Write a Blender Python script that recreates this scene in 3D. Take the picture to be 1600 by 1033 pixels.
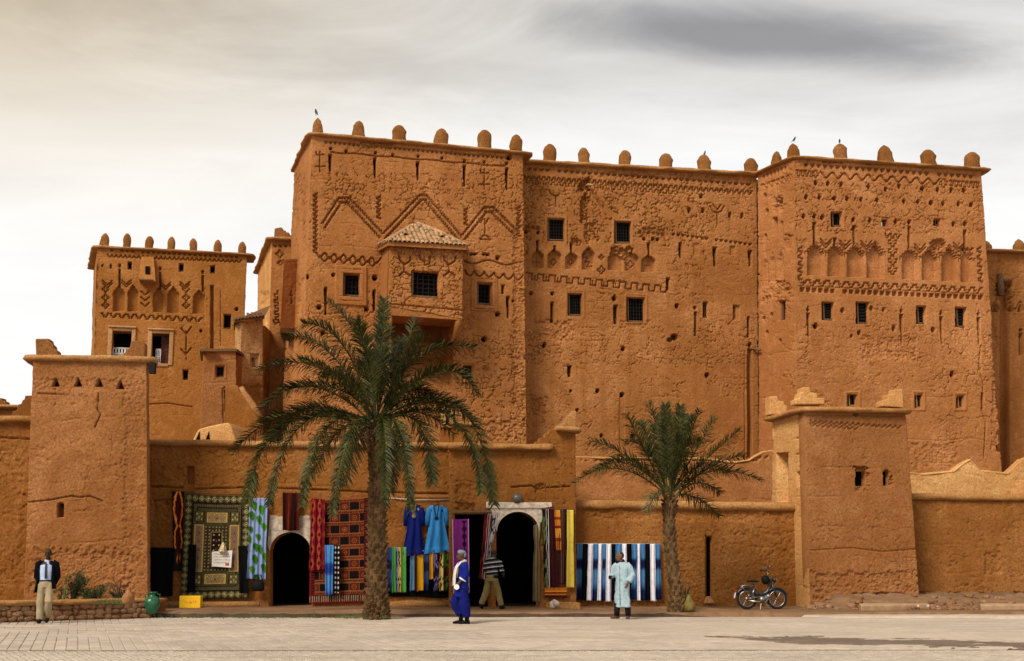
import bpy, bmesh, math, random
import numpy as np
from mathutils import Vector, Matrix, Quaternion

for o in list(bpy.data.objects):
    bpy.data.objects.remove(o)
SC = bpy.context.scene
COL = SC.collection
random.seed(7)
RNG = np.random.default_rng(11)

# ------------------------------------------------------------------ camera
FPX, W0, H0, HORIZON, CAMZ = 2000.0, 1600.0, 1033.0, 868.0, 1.6
PITCH = math.atan((HORIZON - H0 / 2) / FPX)
cam = bpy.data.cameras.new('camera')
cam.sensor_width = 36.0
cam.lens = FPX / W0 * 36.0
cam.clip_start = 0.1
cam.clip_end = 3000.0
camo = bpy.data.objects.new('camera', cam)
camo.location = (0, 0, CAMZ)
camo.rotation_euler = (math.pi / 2 + PITCH, 0, 0)
COL.objects.link(camo)
SC.camera = camo
SC.render.resolution_x, SC.render.resolution_y = 1024, 661

# ------------------------------------------------------------------ sky and sun
SUN_EL, SUN_AZ = math.radians(42), math.radians(-144)   # azimuth from +Y, clockwise: the sun stands left and a little behind
sun_dir = Vector((math.sin(SUN_AZ) * math.cos(SUN_EL), math.cos(SUN_AZ) * math.cos(SUN_EL), math.sin(SUN_EL)))
world = bpy.data.worlds.new('World')
SC.world = world
world.use_nodes = True
wn, wl = world.node_tree.nodes, world.node_tree.links
wn.clear()
def wnode(t, **k):
    n = wn.new(t)
    for a, b in k.items():
        setattr(n, a, b)
    return n
def wmath(op, a, b=None, c=None):
    n = wnode('ShaderNodeMath', operation=op)
    for i, v in enumerate((a, b, c)):
        if v is None: continue
        if isinstance(v, (int, float)): n.inputs[i].default_value = v
        else: wl.new(v, n.inputs[i])
    return n.outputs[0]
def wmix(fac, a, b):
    n = wnode('ShaderNodeMix', data_type='RGBA')
    for i, v in ((0, fac), (6, a), (7, b)):
        if isinstance(v, (int, float)): n.inputs[i].default_value = v
        elif isinstance(v, tuple): n.inputs[i].default_value = v + (1,)
        else: wl.new(v, n.inputs[i])
    return n.outputs[2]
def wramp(v, lo, hi):
    n = wnode('ShaderNodeMapRange', interpolation_type='SMOOTHSTEP')
    wl.new(v, n.inputs[0]); n.inputs[1].default_value = lo; n.inputs[2].default_value = hi
    return n.outputs[0]
out = wnode('ShaderNodeOutputWorld')
bg = wnode('ShaderNodeBackground')
bg.inputs[1].default_value = 0.092
wl.new(bg.outputs[0], out.inputs[0])
sky = wnode('ShaderNodeTexSky', sky_type='NISHITA', sun_disc=False)
sky.sun_elevation, sky.sun_rotation = SUN_EL, SUN_AZ
sky.air_density, sky.dust_density, sky.ozone_density = 1.0, 2.5, 1.0
tc = wnode('ShaderNodeTexCoord')
sep = wnode('ShaderNodeSeparateXYZ')
wl.new(tc.outputs['Generated'], sep.inputs[0])
dx, dy, dz = sep.outputs
# the cloud layer is a plane overhead, so its shapes flatten towards the horizon
den = wmath('ADD', wmath('MAXIMUM', dz, 0.0), 0.10)
cu, cv = wmath('DIVIDE', dx, den), wmath('DIVIDE', dy, den)
cmb = wnode('ShaderNodeCombineXYZ')
wl.new(wmath('MULTIPLY', cu, 0.62), cmb.inputs[0]); wl.new(cv, cmb.inputs[1])
def wnoise(scale, detail, off, rough=0.55, dist=0.0):
    m = wnode('ShaderNodeMapping'); m.inputs[1].default_value = off
    m.inputs[2].default_value = (0, 0, math.radians(14))
    wl.new(cmb.outputs[0], m.inputs[0])
    n = wnode('ShaderNodeTexNoise'); n.inputs['Scale'].default_value = scale
    n.inputs['Detail'].default_value = detail; n.inputs['Roughness'].default_value = rough
    n.inputs['Distortion'].default_value = dist
    wl.new(m.outputs[0], n.inputs['Vector'])
    return n.outputs[0]
n1 = wnoise(0.9, 7, (3.1, 0.4, 0), 0.6, 0.4)
n2 = wnoise(2.4, 8, (0.7, 5.4, 0), 0.62, 0.8)
# a grey bank of cloud lying across the sky, broken up by the noise
def bank(cx, cy, rx, ry, wob):
    ex = wmath('DIVIDE', wmath('SUBTRACT', cu, cx), rx)
    ey = wmath('DIVIDE', wmath('SUBTRACT', wmath('ADD', cv, wmath('MULTIPLY', cu, -0.10)), cy), ry)
    r = wmath('SQRT', wmath('ADD', wmath('MULTIPLY', ex, ex), wmath('MULTIPLY', ey, ey)))
    r = wmath('ADD', r, wmath('MULTIPLY', wmath('SUBTRACT', n2, 0.5), wob))
    return wramp(r, 1.15, 0.1)
bank1 = bank(0.42, 1.84, 0.42, 0.11, 1.5)
bank2 = bank(0.15, 1.62, 1.0, 0.16, 1.5)
high = wramp(wmath('ADD', dz, wmath('MULTIPLY', wmath('SUBTRACT', n1, 0.5), 0.22)), 0.24, 0.46)
cloud = wmix(high, (8.3, 8.28, 8.25), (5.1, 4.95, 4.7))
cloud = wmix(wmath('MULTIPLY', wramp(n2, 0.42, 0.72), 0.35), cloud, (9.3, 9.3, 9.3))
cloud = wmix(wmath('MULTIPLY', wramp(n1, 0.50, 0.74), wmath('MULTIPLY', wramp(dz, 0.16, 0.38), 0.55)), cloud, (4.3, 4.2, 4.15))
cloud = wmix(wmath('MULTIPLY', bank2, 0.42), cloud, (4.4, 4.5, 4.8))
cloud = wmix(wmath('MULTIPLY', bank1, 0.85), cloud, (2.2, 2.2, 2.4))
# thin cloud glows warmer on the sun's side
warm = wmath('MULTIPLY', wramp(wmath('MULTIPLY', dx, -1.0), -0.12, 0.45), wramp(dz, 0.17, 0.44))
cm = wnode('ShaderNodeMix', data_type='RGBA', blend_type='MULTIPLY')
wl.new(wmath('MULTIPLY', warm, 1.0), cm.inputs[0]); wl.new(cloud, cm.inputs[6]); cm.inputs[7].default_value = (0.90, 0.76, 0.56, 1)
cover = wmath('SUBTRACT', 1.0, wmath('MULTIPLY', wmath('MULTIPLY', wramp(n1, 0.44, 0.30), wramp(dx, 0.02, 0.4)), 0.30))
skymix = wmix(cover, sky.outputs[0], cm.outputs[2])
wl.new(skymix, bg.inputs[0])

sl = bpy.data.lights.new('sun', 'SUN')
sl.energy, sl.angle, sl.color = 2.9, math.radians(22), (1.0, 0.92, 0.80)
so = bpy.data.objects.new('sun', sl)
so.rotation_euler = (-sun_dir).to_track_quat('-Z', 'Y').to_euler()
so.location = (-30, -20, 40)
COL.objects.link(so)
vs = SC.view_settings
vs.view_transform, vs.look, vs.exposure, vs.gamma, vs.use_curve_mapping = 'Standard', 'None', 0.38, 1.0, False

# ------------------------------------------------------------------ pixel rays
CP, SP = math.cos(PITCH), math.sin(PITCH)
def ray(px, py):
    px, py = np.asarray(px, float), np.asarray(py, float)
    cx, cy = (px - W0 / 2) / FPX, (H0 / 2 - py) / FPX
    return np.stack([cx + 0 * cy, CP - cy * SP + 0 * cx, SP + cy * CP + 0 * cx], -1)
CAMP = np.array([0, 0, CAMZ])
def at_y(px, py, y):
    r = ray(px, py); return CAMP + r * (y / r[..., 1:2])
def at_z(px, py, z):
    r = ray(px, py); return CAMP + r * ((z - CAMZ) / r[..., 2:3])
def px_of(p):
    x, y, z = p[0], p[1], p[2] - CAMZ
    d = y * CP + z * SP
    return W0 / 2 + FPX * x / d, H0 / 2 - FPX * (-y * SP + z * CP) / d
class Face:
    """a plane in the world: a (left) and b (right) seen from outside, up vector, outward normal n"""
    def __init__(s, a, b, up=(0, 0, 1)):
        s.o = np.array(a, float); u = np.array(b, float) - s.o
        up = np.array(up, float); up = up / np.linalg.norm(up)
        u = u - up * u.dot(up); s.u = u / np.linalg.norm(u); s.v = up
        s.n = np.cross(s.u, s.v); s.n /= np.linalg.norm(s.n)
    def hit(s, px, py, off=0.0):
        r = ray(px, py); o = s.o + s.n * off
        t = ((o - CAMP) @ s.n) / (r @ s.n)
        return CAMP + r * t[..., None]
    def off(s, d):
        f = Face.__new__(Face); f.o = s.o + s.n * d; f.u, f.v, f.n = s.u, s.v, s.n; return f
def face_top(p0, p1, z):
    return Face(at_z(p0[0], p0[1], z), at_z(p1[0], p1[1], z))
def face_y(px0, y0, px1, y1, py=800):
    return Face(at_y(px0, py, y0), at_y(px1, py, y1))

# ------------------------------------------------------------------ noise
def hsh(i, j, seed):
    n = (i.astype(np.int64) * 374761393 + j.astype(np.int64) * 668265263 + seed * 1442695041) & 0x7fffffff
    n = ((n ^ (n >> 13)) * 1274126177) & 0x7fffffff
    n = ((n ^ (n >> 16)) * 668265263) & 0x7fffffff
    return ((n ^ (n >> 15)) & 0xffff) / 65535.0
def vnoise(x, y, seed=0):
    xi, yi = np.floor(x), np.floor(y); fx, fy = x - xi, y - yi
    fx, fy = fx * fx * (3 - 2 * fx), fy * fy * (3 - 2 * fy)
    a, b = hsh(xi, yi, seed), hsh(xi + 1, yi, seed)
    c, d = hsh(xi, yi + 1, seed), hsh(xi + 1, yi + 1, seed)
    return (a + (b - a) * fx) * (1 - fy) + (c + (d - c) * fx) * fy
def fbm(x, y, seed=0, oct=4):
    s, a, t = 0, 1.0, 0
    for k in range(oct):
        s = s + a * vnoise(x * 2 ** k, y * 2 ** k, seed + k * 17); t += a; a *= 0.5
    return s / t
def cell_edge(x, y, seed=0):
    """distance to the nearest cell border of a jittered grid (for drying cracks)"""
    xi, yi = np.floor(x), np.floor(y)
    f1 = np.full(x.shape, 9.0); f2 = np.full(x.shape, 9.0)
    for di in (-1, 0, 1):
        for dj in (-1, 0, 1):
            cx, cy = xi + di, yi + dj
            d = np.hypot(cx + 0.1 + 0.8 * hsh(cx, cy, seed) - x, cy + 0.1 + 0.8 * hsh(cx, cy, seed + 5) - y)
            n = d < f1
            f2 = np.where(n, f1, np.minimum(f2, d)); f1 = np.where(n, d, f1)
    return f2 - f1
def sstep(a, b, x):
    t = np.clip((x - a) / (b - a), 0, 1); return t * t * (3 - 2 * t)

# ------------------------------------------------------------------ materials
MATS = {}
def new_mat(name):
    m = bpy.data.materials.new(name); m.use_nodes = True
    return m, m.node_tree.nodes, m.node_tree.links, m.node_tree.nodes['Principled BSDF']
def _noise(n, l, co, scale, detail=4, rough=0.6, dist=0.0):
    t = n.new('ShaderNodeTexNoise'); t.inputs['Scale'].default_value = scale
    t.inputs['Detail'].default_value = detail; t.inputs['Roughness'].default_value = rough
    t.inputs['Distortion'].default_value = dist
    l.new(co, t.inputs['Vector']); return t.outputs[0]
def _range(n, l, v, lo, hi, a=0.0, b=1.0):
    t = n.new('ShaderNodeMapRange'); l.new(v, t.inputs[0])
    for i, k in enumerate((lo, hi, a, b)): t.inputs[i + 1].default_value = k
    return t.outputs[0]
def _mix(n, l, fac, a, b, blend='MIX'):
    t = n.new('ShaderNodeMix'); t.data_type = 'RGBA'; t.blend_type = blend
    for i, v in ((0, fac), (6, a), (7, b)):
        if isinstance(v, (int, float)): t.inputs[i].default_value = v
        elif isinstance(v, tuple): t.inputs[i].default_value = v + (1,)
        else: l.new(v, t.inputs[i])
    return t.outputs[2]
def _bump(n, l, h, strength, dist, prev=None):
    b = n.new('ShaderNodeBump'); b.inputs['Strength'].default_value = strength; b.inputs['Distance'].default_value = dist
    l.new(h, b.inputs['Height'])
    if prev is not None: l.new(prev, b.inputs['Normal'])
    return b.outputs[0]
def _wco(n):
    return n.new('ShaderNodeNewGeometry').outputs['Position']
def mud(name, base, pale=None, dark=None, blotch=0.5, straw=0.35, streak=0.0, bump=1.0):
    """earth plaster: blotchy colour, pale straw flecks, gritty relief"""
    if name in MATS: return MATS[name]
    m, n, l, p = new_mat(name)
    pale = pale or (min(.8, base[0] * 1.32 + .02), min(.8, base[1] * 1.38 + .02), min(.8, base[2] * 1.55 + .015))
    dark = dark or (base[0] * .66, base[1] * .57, base[2] * .48)
    co = _wco(n)
    a = _noise(n, l, co, 0.42, 5, 0.62, 0.6); b = _noise(n, l, co, 1.9, 6, 0.66, 0.4)
    a2 = _noise(n, l, co, 0.27, 6, 0.66, 1.2)
    c = _noise(n, l, co, 15.0, 6, 0.78); g = _noise(n, l, co, 34.0, 4, 0.8)
    col = _mix(n, l, _range(n, l, a, 0.36, 0.66, 0, blotch), base, dark)
    col = _mix(n, l, _range(n, l, a2, 0.46, 0.64, 0, 0.9), col, pale)
    col = _mix(n, l, _range(n, l, b, 0.50, 0.72, 0, 0.7), col, pale)
    col = _mix(n, l, _range(n, l, c, 0.44, 0.62, 0, 0.8), col, dark)
    col = _mix(n, l, _range(n, l, g, 0.50, 0.34, 0, 0.85), col, tuple(k * .5 for k in dark))
    if straw:
        s = _range(n, l, g, 0.60, 0.72, 0, straw)
        sm = n.new('ShaderNodeMath'); sm.operation = 'MULTIPLY'
        l.new(s, sm.inputs[0]); l.new(_range(n, l, b, 0.40, 0.62), sm.inputs[1])
        col = _mix(n, l, sm.outputs[0], col, tuple(min(0.85, k * 1.7 + 0.05) for k in base))
    if streak:
        mp = n.new('ShaderNodeMapping'); mp.inputs[3].default_value = (2.2, 2.2, 0.13)
        l.new(co, mp.inputs[0])
        s = _noise(n, l, mp.outputs[0], 1.0, 5, 0.6)
        col = _mix(n, l, _range(n, l, s, 0.48, 0.70, 0, min(1, streak * 1.6)), col, dark)
    l.new(col, p.inputs['Base Color'])
    p.inputs['Roughness'].default_value = 0.95; p.inputs['Specular IOR Level'].default_value = 0.12
    nb = _bump(n, l, b, 0.22 * bump, 0.035); nb = _bump(n, l, c, 0.45 * bump, 0.016, nb); nb = _bump(n, l, g, 0.6 * bump, 0.008, nb)
    l.new(nb, p.inputs['Normal'])
    MATS[name] = m; return m
def plain(name, col, rough=0.7, spec=0.3, metal=0.0, var=0.25, scale=14.0, bump=0.15, bdist=0.01):
    """any simple surface: a colour with a little unevenness and grain"""
    if name in MATS: return MATS[name]
    m, n, l, p = new_mat(name); co = _wco(n)
    a = _noise(n, l, co, scale, 4, 0.65)
    c = _mix(n, l, _range(n, l, a, 0.35, 0.68, 0, 1), tuple(k * (1 - var) for k in col), tuple(min(1, k * (1 + var * 0.7)) for k in col))
    l.new(c, p.inputs['Base Color'])
    p.inputs['Roughness'].default_value = rough; p.inputs['Specular IOR Level'].default_value = spec; p.inputs['Metallic'].default_value = metal
    if bump: l.new(_bump(n, l, a, bump, bdist), p.inputs['Normal'])
    MATS[name] = m; return m
def wovenmat(name='woven_cloth', rough=0.9, sat=1.0):
    """dyed cloth: its colours come from the dye attribute, with a woven grain"""
    if name in MATS: return MATS[name]
    m, n, l, p = new_mat(name)
    at = n.new('ShaderNodeAttribute'); at.attribute_name = 'dye'
    co = _wco(n); a = _noise(n, l, co, 60, 3, 0.7); b = _noise(n, l, co, 6, 4, 0.6)
    c = _mix(n, l, _range(n, l, a, 0.3, 0.7, 0, 0.22), at.outputs[0], (0.02, 0.02, 0.02))
    c = _mix(n, l, _range(n, l, b, 0.5, 0.8, 0, 0.3), c, (0, 0, 0))
    l.new(c, p.inputs['Base Color']); p.inputs['Roughness'].default_value = rough
    p.inputs['Specular IOR Level'].default_value = 0.05
    l.new(_bump(n, l, a, 0.3, 0.006), p.inputs['Normal'])
    MATS[name] = m; return m

# ------------------------------------------------------------------ objects
ROOTLOC = {}
def tag(o, label=None, cat=None, group=None, kind=None):
    if label: o['label'] = label
    if cat: o['category'] = cat
    if group: o['group'] = group
    if kind: o['kind'] = kind
    return o
def thing(name, loc, label, cat, group=None):
    o = bpy.data.objects.new(name, None); o.empty_display_size = 0.2
    o.location = tuple(float(v) for v in loc); COL.objects.link(o)
    tag(o, label, cat, group, 'thing'); ROOTLOC[o.name] = np.array(o.location); return o
def link(name, me, parent=None):
    o = bpy.data.objects.new(name, me); COL.objects.link(o)
    if parent is not None: o.parent = parent; ROOTLOC[o.name] = ROOTLOC[parent.name]
    else: ROOTLOC[o.name] = np.zeros(3)
    return o
def mesh_obj(name, V, F, mat, parent=None, smooth=True, loc=None, colors=None):
    """V in world coordinates; the object's origin is its thing's base (or loc for a top-level mesh)"""
    V = np.asarray(V, float).reshape(-1, 3)
    if parent is not None: org = ROOTLOC[parent.name]
    elif loc is not None: org = np.asarray(loc, float)
    else:
        lo, hi = V.min(0), V.max(0); org = np.array([(lo[0] + hi[0]) / 2, (lo[1] + hi[1]) / 2, lo[2]])
    me = bpy.data.meshes.new(name)
    if isinstance(F, np.ndarray):
        n, k = F.shape
        me.vertices.add(len(V)); me.vertices.foreach_set('co', (V - org).astype(np.float32).ravel())
        me.loops.add(n * k); me.loops.foreach_set('vertex_index', F.astype(np.int32).ravel())
        me.polygons.add(n); me.polygons.foreach_set('loop_start', np.arange(0, n * k, k, dtype=np.int32))
        me.polygons.foreach_set('loop_total', np.full(n, k, np.int32)); me.update(calc_edges=True)
    else:
        me.from_pydata([tuple(v) for v in (V - org)], [], [tuple(f) for f in F])
    if smooth: me.polygons.foreach_set('use_smooth', np.ones(len(me.polygons), bool))
    if colors is not None:
        ca = me.color_attributes.new('dye', 'FLOAT_COLOR', 'POINT')
        c = np.ones((len(V), 4), np.float32); c[:, :3] = colors
        ca.data.foreach_set('color', c.ravel())
    if mat is not None: me.materials.append(mat)
    o = link(name, me, parent)
    if parent is None:
        o.location = tuple(org); ROOTLOC[o.name] = org
    return o
class MB:
    def __init__(s): s.V, s.F = [], []
    def add(s, V, F):
        b = len(s.V); s.V += [tuple(map(float, v)) for v in V]; s.F += [tuple(i + b for i in f) for f in F]; return s
    def box(s, c, size, rot=None):
        h = np.array(size) / 2; R = np.eye(3) if rot is None else np.array(rot)
        V = [np.array(c) + R @ (h * np.array(k)) for k in ((-1,-1,-1),(1,-1,-1),(1,1,-1),(-1,1,-1),(-1,-1,1),(1,-1,1),(1,1,1),(-1,1,1))]
        return s.add(V, [(0,3,2,1),(4,5,6,7),(0,1,5,4),(1,2,6,5),(2,3,7,6),(3,0,4,7)])
    def frame(s, o, u, v, n, x0, x1, y0, y1, z0, z1):
        """box in a plane's own axes"""
        o, u, v, n = map(np.array, (o, u, v, n))
        V = [o + u * x + v * y + n * z for z in (z0, z1) for (x, y) in ((x0,y0),(x1,y0),(x1,y1),(x0,y1))]
        return s.add(V, [(0,3,2,1),(4,5,6,7),(0,1,5,4),(1,2,6,5),(2,3,7,6),(3,0,4,7)])
    def tube(s, pts, rad, seg=8, flat=None, upv=None, caps=True):
        pts = [np.array(p, float) for p in pts]
        if not hasattr(rad, '__len__'): rad = [rad] * len(pts)
        ring = []
        T = [pts[min(i + 1, len(pts) - 1)] - pts[max(i - 1, 0)] for i in range(len(pts))]
        T = [t / (np.linalg.norm(t) + 1e-9) for t in T]
        if upv is None:
            a = np.cross(T[0], (0, 0, 1.0))
            if np.linalg.norm(a) < .35: a = np.cross(T[0], (0, 1.0, 0))
            up0 = None
        else: up0 = np.array(upv, float)
        for i, p in enumerate(pts):
            t = T[i]
            if up0 is not None:
                a = np.cross(t, up0)
                if np.linalg.norm(a) < 1e-3: a = np.cross(t, np.array((0, 1.0, 0.01)))
            else: a = a - t * t.dot(a)
            a = a / np.linalg.norm(a); b = np.cross(a, t)
            r = rad[i]; ra, rb = (r if hasattr(r, '__len__') else (r, r))
            ring.append([p + a * ra * math.cos(2 * math.pi * k / seg) + b * rb * math.sin(2 * math.pi * k / seg) for k in range(seg)])
        V = [v for r in ring for v in r]; F = []
        for i in range(len(pts) - 1):
            for k in range(seg):
                k2 = (k + 1) % seg
                F.append((i * seg + k, i * seg + k2, (i + 1) * seg + k2, (i + 1) * seg + k))
        if caps:
            F.append(tuple(range(seg - 1, -1, -1))); F.append(tuple(range((len(pts) - 1) * seg, len(pts) * seg)))
        return s.add(V, F)
    def ball(s, c, r, seg=12, rings=8, rot=None):
        r = np.array(r if hasattr(r, '__len__') else (r, r, r), float); R = np.eye(3) if rot is None else np.array(rot)
        V = [np.array(c) + R @ (r * np.array((0, 0, 1)))]
        for i in range(1, rings):
            a = math.pi * i / rings
            V += [np.array(c) + R @ (r * np.array((math.sin(a) * math.cos(2 * math.pi * k / seg), math.sin(a) * math.sin(2 * math.pi * k / seg), math.cos(a)))) for k in range(seg)]
        V.append(np.array(c) - R @ (r * np.array((0, 0, 1)))); F = []
        for k in range(seg):
            F.append((0, 1 + k, 1 + (k + 1) % seg)); e = len(V) - 1; q = 1 + (rings - 2) * seg
            F.append((e, q + (k + 1) % seg, q + k))
            for i in range(rings - 2):
                F.append((1 + i * seg + k, 1 + (i + 1) * seg + k, 1 + (i + 1) * seg + (k + 1) % seg, 1 + i * seg + (k + 1) % seg))
        return s.add(V, F)
    def lathe(s, c, prof, seg=20, ax=None):
        V, F = [], []
        for (r, z) in prof:
            V += [(c[0] + r * math.cos(2 * math.pi * k / seg), c[1] + r * math.sin(2 * math.pi * k / seg), c[2] + z) for k in range(seg)]
        for i in range(len(prof) - 1):
            for k in range(seg):
                F.append((i * seg + k, i * seg + (k + 1) % seg, (i + 1) * seg + (k + 1) % seg, (i + 1) * seg + k))
        F.append(tuple(range(seg - 1, -1, -1))); F.append(tuple(range((len(prof) - 1) * seg, len(prof) * seg)))
        return s.add(V, F)
    def extrude(s, poly, d):
        """closed polygon (3D points) pushed along vector d"""
        n = len(poly); d = np.array(d)
        V = [np.array(p) for p in poly] + [np.array(p) + d for p in poly]
        F = [tuple(range(n)), tuple(range(2 * n - 1, n - 1, -1))]
        F += [(i, i + n, (i + 1) % n + n, (i + 1) % n) for i in range(n)]
        return s.add(V, F)
    def build(s, name, mat, parent=None, smooth=False, loc=None):
        return mesh_obj(name, s.V, s.F, mat, parent, smooth, loc)

# ------------------------------------------------------------------ carved walls
class Carver:
    """all positions are photograph pixels of the wall's own surface; depths are metres into the wall"""
    def __init__(s, PX, PY):
        s.PX, s.PY = PX, PY; s.D = np.zeros(PX.shape); s.hole = np.zeros(PX.shape, bool); s.quiet = np.zeros(PX.shape); s.solid = -1
    def _sel(s, x0, y0, x1, y1):
        m = (s.PX > x0) & (s.PX < x1) & (s.PY > y0) & (s.PY < y1); return np.nonzero(m)
    def seg(s, x0, y0, x1, y1, w=1.7, d=0.07):
        w, d = w * 1.05, d * 1.9
        i = s._sel(min(x0, x1) - w - 1, min(y0, y1) - w - 1, max(x0, x1) + w + 1, max(y0, y1) + w + 1)
        X, Y = s.PX[i], s.PY[i]; vx, vy = x1 - x0, y1 - y0
        t = np.clip(((X - x0) * vx + (Y - y0) * vy) / (vx * vx + vy * vy + 1e-9), 0, 1)
        r = np.hypot(X - x0 - t * vx, Y - y0 - t * vy)
        s.D[i] = np.maximum(s.D[i], d * np.clip((w / 2 - r) / 0.7 + 0.6, 0, 1))
    def line(s, pts, w=1.7, d=0.07, jit=0.25):
        p = [(x + random.uniform(-jit, jit), y + random.uniform(-jit, jit)) for x, y in pts]
        for a, b in zip(p[:-1], p[1:]): s.seg(*a, *b, w, d)
    def put(s, i, m, d):
        s.D[i] = np.maximum(s.D[i], d * m)
    def rect(s, x0, y0, x1, y1, d=0.3, k=0.0, flat=True):
        i = s._sel(x0 - 2, y0 - 3 - abs(k) * 60, x1 + 2, y1 + 3 + abs(k) * 60)
        X, Y = s.PX[i], s.PY[i] - k * (s.PX[i] - (x0 + x1) / 2)
        e = np.minimum(np.minimum(X - x0, x1 - X), np.minimum(Y - y0, y1 - Y))
        s.put(i, np.clip(e / 0.6 + 0.5, 0, 1), d)
        if flat: s.quiet[i] = np.maximum(s.quiet[i], np.clip(e + 0.5, 0, 1))
    def raised(s, x0, y0, x1, y1, h=0.04, k=0.0):
        i = s._sel(x0 - 2, y0 - 3, x1 + 2, y1 + 3)
        X, Y = s.PX[i], s.PY[i] - k * (s.PX[i] - (x0 + x1) / 2)
        e = np.minimum(np.minimum(X - x0, x1 - X), np.minimum(Y - y0, y1 - Y))
        s.D[i] = s.D[i] - h * np.clip(e / 0.9 + 0.5, 0, 1); s.quiet[i] = np.maximum(s.quiet[i], np.clip(e + 0.5, 0, 1))
    def hole_(s, x, y, r=2.2, d=0.25, ry=None):
        ry = (ry or r) * 1.12; r = r * 1.12; d = .46 if d >= .2 else d; i = s._sel(x - r - 1.5, y - ry - 1.5, x + r + 1.5, y + ry + 1.5)
        q = np.hypot((s.PX[i] - x) / r, (s.PY[i] - y) / ry) + (hsh(np.floor(s.PX[i]), np.floor(s.PY[i]), 3) - .5) * .25
        if d > .4 and y > s.solid: s.hole[i] |= (1 - q) * r > .55; d = .22
        s.put(i, np.clip((1 - q) * r / 0.8 + 0.5, 0, 1), d)
    def tri(s, cx, y0, y1, w, d=0.3):
        i = s._sel(cx - w / 2 - 1, y0 - 1, cx + w / 2 + 1, y1 + 1)
        hw = w / 2 * (s.PY[i] - y0) / (y1 - y0)
        e = np.minimum(hw - np.abs(s.PX[i] - cx), y1 - s.PY[i])
        if d > .4: s.hole[i] |= e > .7; d = .2
        s.put(i, np.clip(e / 0.7 + 0.5, 0, 1), d)
    def slit(s, x, y0, y1, w=4.0, w2=None, d=0.3, lean=0.0, dot=True):
        w2 = w * 0.55 if w2 is None else w2; d = .46 if d >= .2 else d; w = w * 1.1
        i = s._sel(x - w - 3, y0 - 1, x + w + 3, y1 + 1)
        t = (s.PY[i] - y0) / (y1 - y0); hw = (w + (w2 - w) * t) / 2
        e = np.minimum(hw - np.abs(s.PX[i] - x - lean * t), np.minimum(s.PY[i] - y0, (y1 - s.PY[i]) * 0.5))
        if d > .4 and y1 > s.solid: s.hole[i] |= e > .35; d = .22
        s.put(i, np.clip(e / 0.6 + 0.5, 0, 1), d)
        if dot: s.hole_(x, y0 - 5, 1.8, 0.2, 2.4)
    def niche(s, x0, x1, yt, yb, d=0.14, steps=True):
        i = s._sel(x0 - 2, yt - 2, x1 + 2, yb + 2); X, Y = s.PX[i], s.PY[i]
        xc, hw, h = (x0 + x1) / 2, (x1 - x0) / 2, yb - yt
        q = np.clip(np.abs(X - xc) / hw, 0, 1.2)
        qq = np.floor(q * 5 + 0.5) / 5 if steps else q
        top = yt + h * 0.30 * (qq ** 1.15)
        e = np.minimum(np.minimum(hw - np.abs(X - xc), yb - Y), Y - top)
        m = np.clip(e / 0.7 + 0.5, 0, 1); s.put(i, m, d); s.quiet[i] = np.maximum(s.quiet[i], m * 0.6)
    def zig(s, x0, y0, x1, y1, period, amp, kind='tri', w=1.7, d=0.07):
        L = math.hypot(x1 - x0, y1 - y0); n = max(1, round(L / period)); tx, ty = (x1 - x0) / L, (y1 - y0) / L
        pat = {'tri': [(0, 0), (.5, 1)], 'step': [(0, 0), (.2, 0), (.2, .5), (.35, .5), (.35, 1), (.65, 1), (.65, .5), (.8, .5), (.8, 0)],
               'key': [(0, 0), (.5, 0), (.5, 1), (1, 1)], 'wave': [(k / 8, .5 - .5 * math.cos(2 * math.pi * k / 8)) for k in range(8)],
               'scal': [(k / 8, abs(math.sin(math.pi * k / 8))) for k in range(8)]}[kind]
        pts = []
        for k in range(n):
            for a, b in pat:
                u = (k + a) / n * L; v = (b - .5) * 2 * amp
                pts.append((x0 + tx * u - ty * v, y0 + ty * u + tx * v))
        pts.append((x1 + ty * amp, y1 - tx * amp)); s.line(pts, w, d)
    def dent(s, x0, y0, x1, y1, n, h=5, d=0.12, kind='tri'):
        p = (x1 - x0) / n
        for k in range(n):
            if random.random() < 0.04: continue
            cx = x0 + p * (k + .5); cy = y0 + (y1 - y0) * (k + .5) / n
            if kind == 'tri':   # a pocket with sloping cheeks, narrow end down
                i = s._sel(cx - p / 2 - .5, cy - h / 2 - .5, cx + p / 2 + .5, cy + h / 2 + .5)
                t = (s.PY[i] - cy + h / 2) / h; hw = p * 0.44 * (1 - 0.85 * t)
                s.put(i, np.clip((hw - np.abs(s.PX[i] - cx)) / 0.8 + 0.4, 0, 1) * np.clip(t * 6, 0, 1) * np.clip((1 - t) * 2, 0, 1), d)
            else:
                s.rect(cx - p * .36, cy - h / 2, cx + p * .36, cy + h / 2, d, 0, False)
    def rough(s, x0, y0, x1, y1, d=0.12, seed=3, sc=4.0):
        i = s._sel(x0, y0, x1, y1); X, Y = s.PX[i], s.PY[i]
        e = np.minimum(np.minimum(X - x0, x1 - X) / (x1 - x0), np.minimum(Y - y0, y1 - Y) / (y1 - y0)) * 4
        f = fbm(X / sc, Y / sc, seed, 4); m = np.clip((f + np.clip(e, 0, 1) * 0.5 - 0.62) * 4, 0, 1)
        s.put(i, m * (0.5 + 0.8 * vnoise(X / 2.2, Y / 2.2, seed + 9)), d)
    def calm(s, x0, y0, x1, y1, v=.7):
        i = s._sel(x0, y0, x1, y1); s.quiet[i] = np.maximum(s.quiet[i], v)
    def flower(s, cx, cy, r, w=1.5, d=0.06):
        pts = []
        for k in range(17):
            a = 2 * math.pi * k / 16; q = r * (0.78 + 0.30 * math.cos(4 * a)); pts.append((cx + q * math.cos(a), cy + q * math.sin(a)))
        s.line(pts, w, d, 0.1); s.hole_(cx, cy, 0.9, 0.05)
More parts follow.
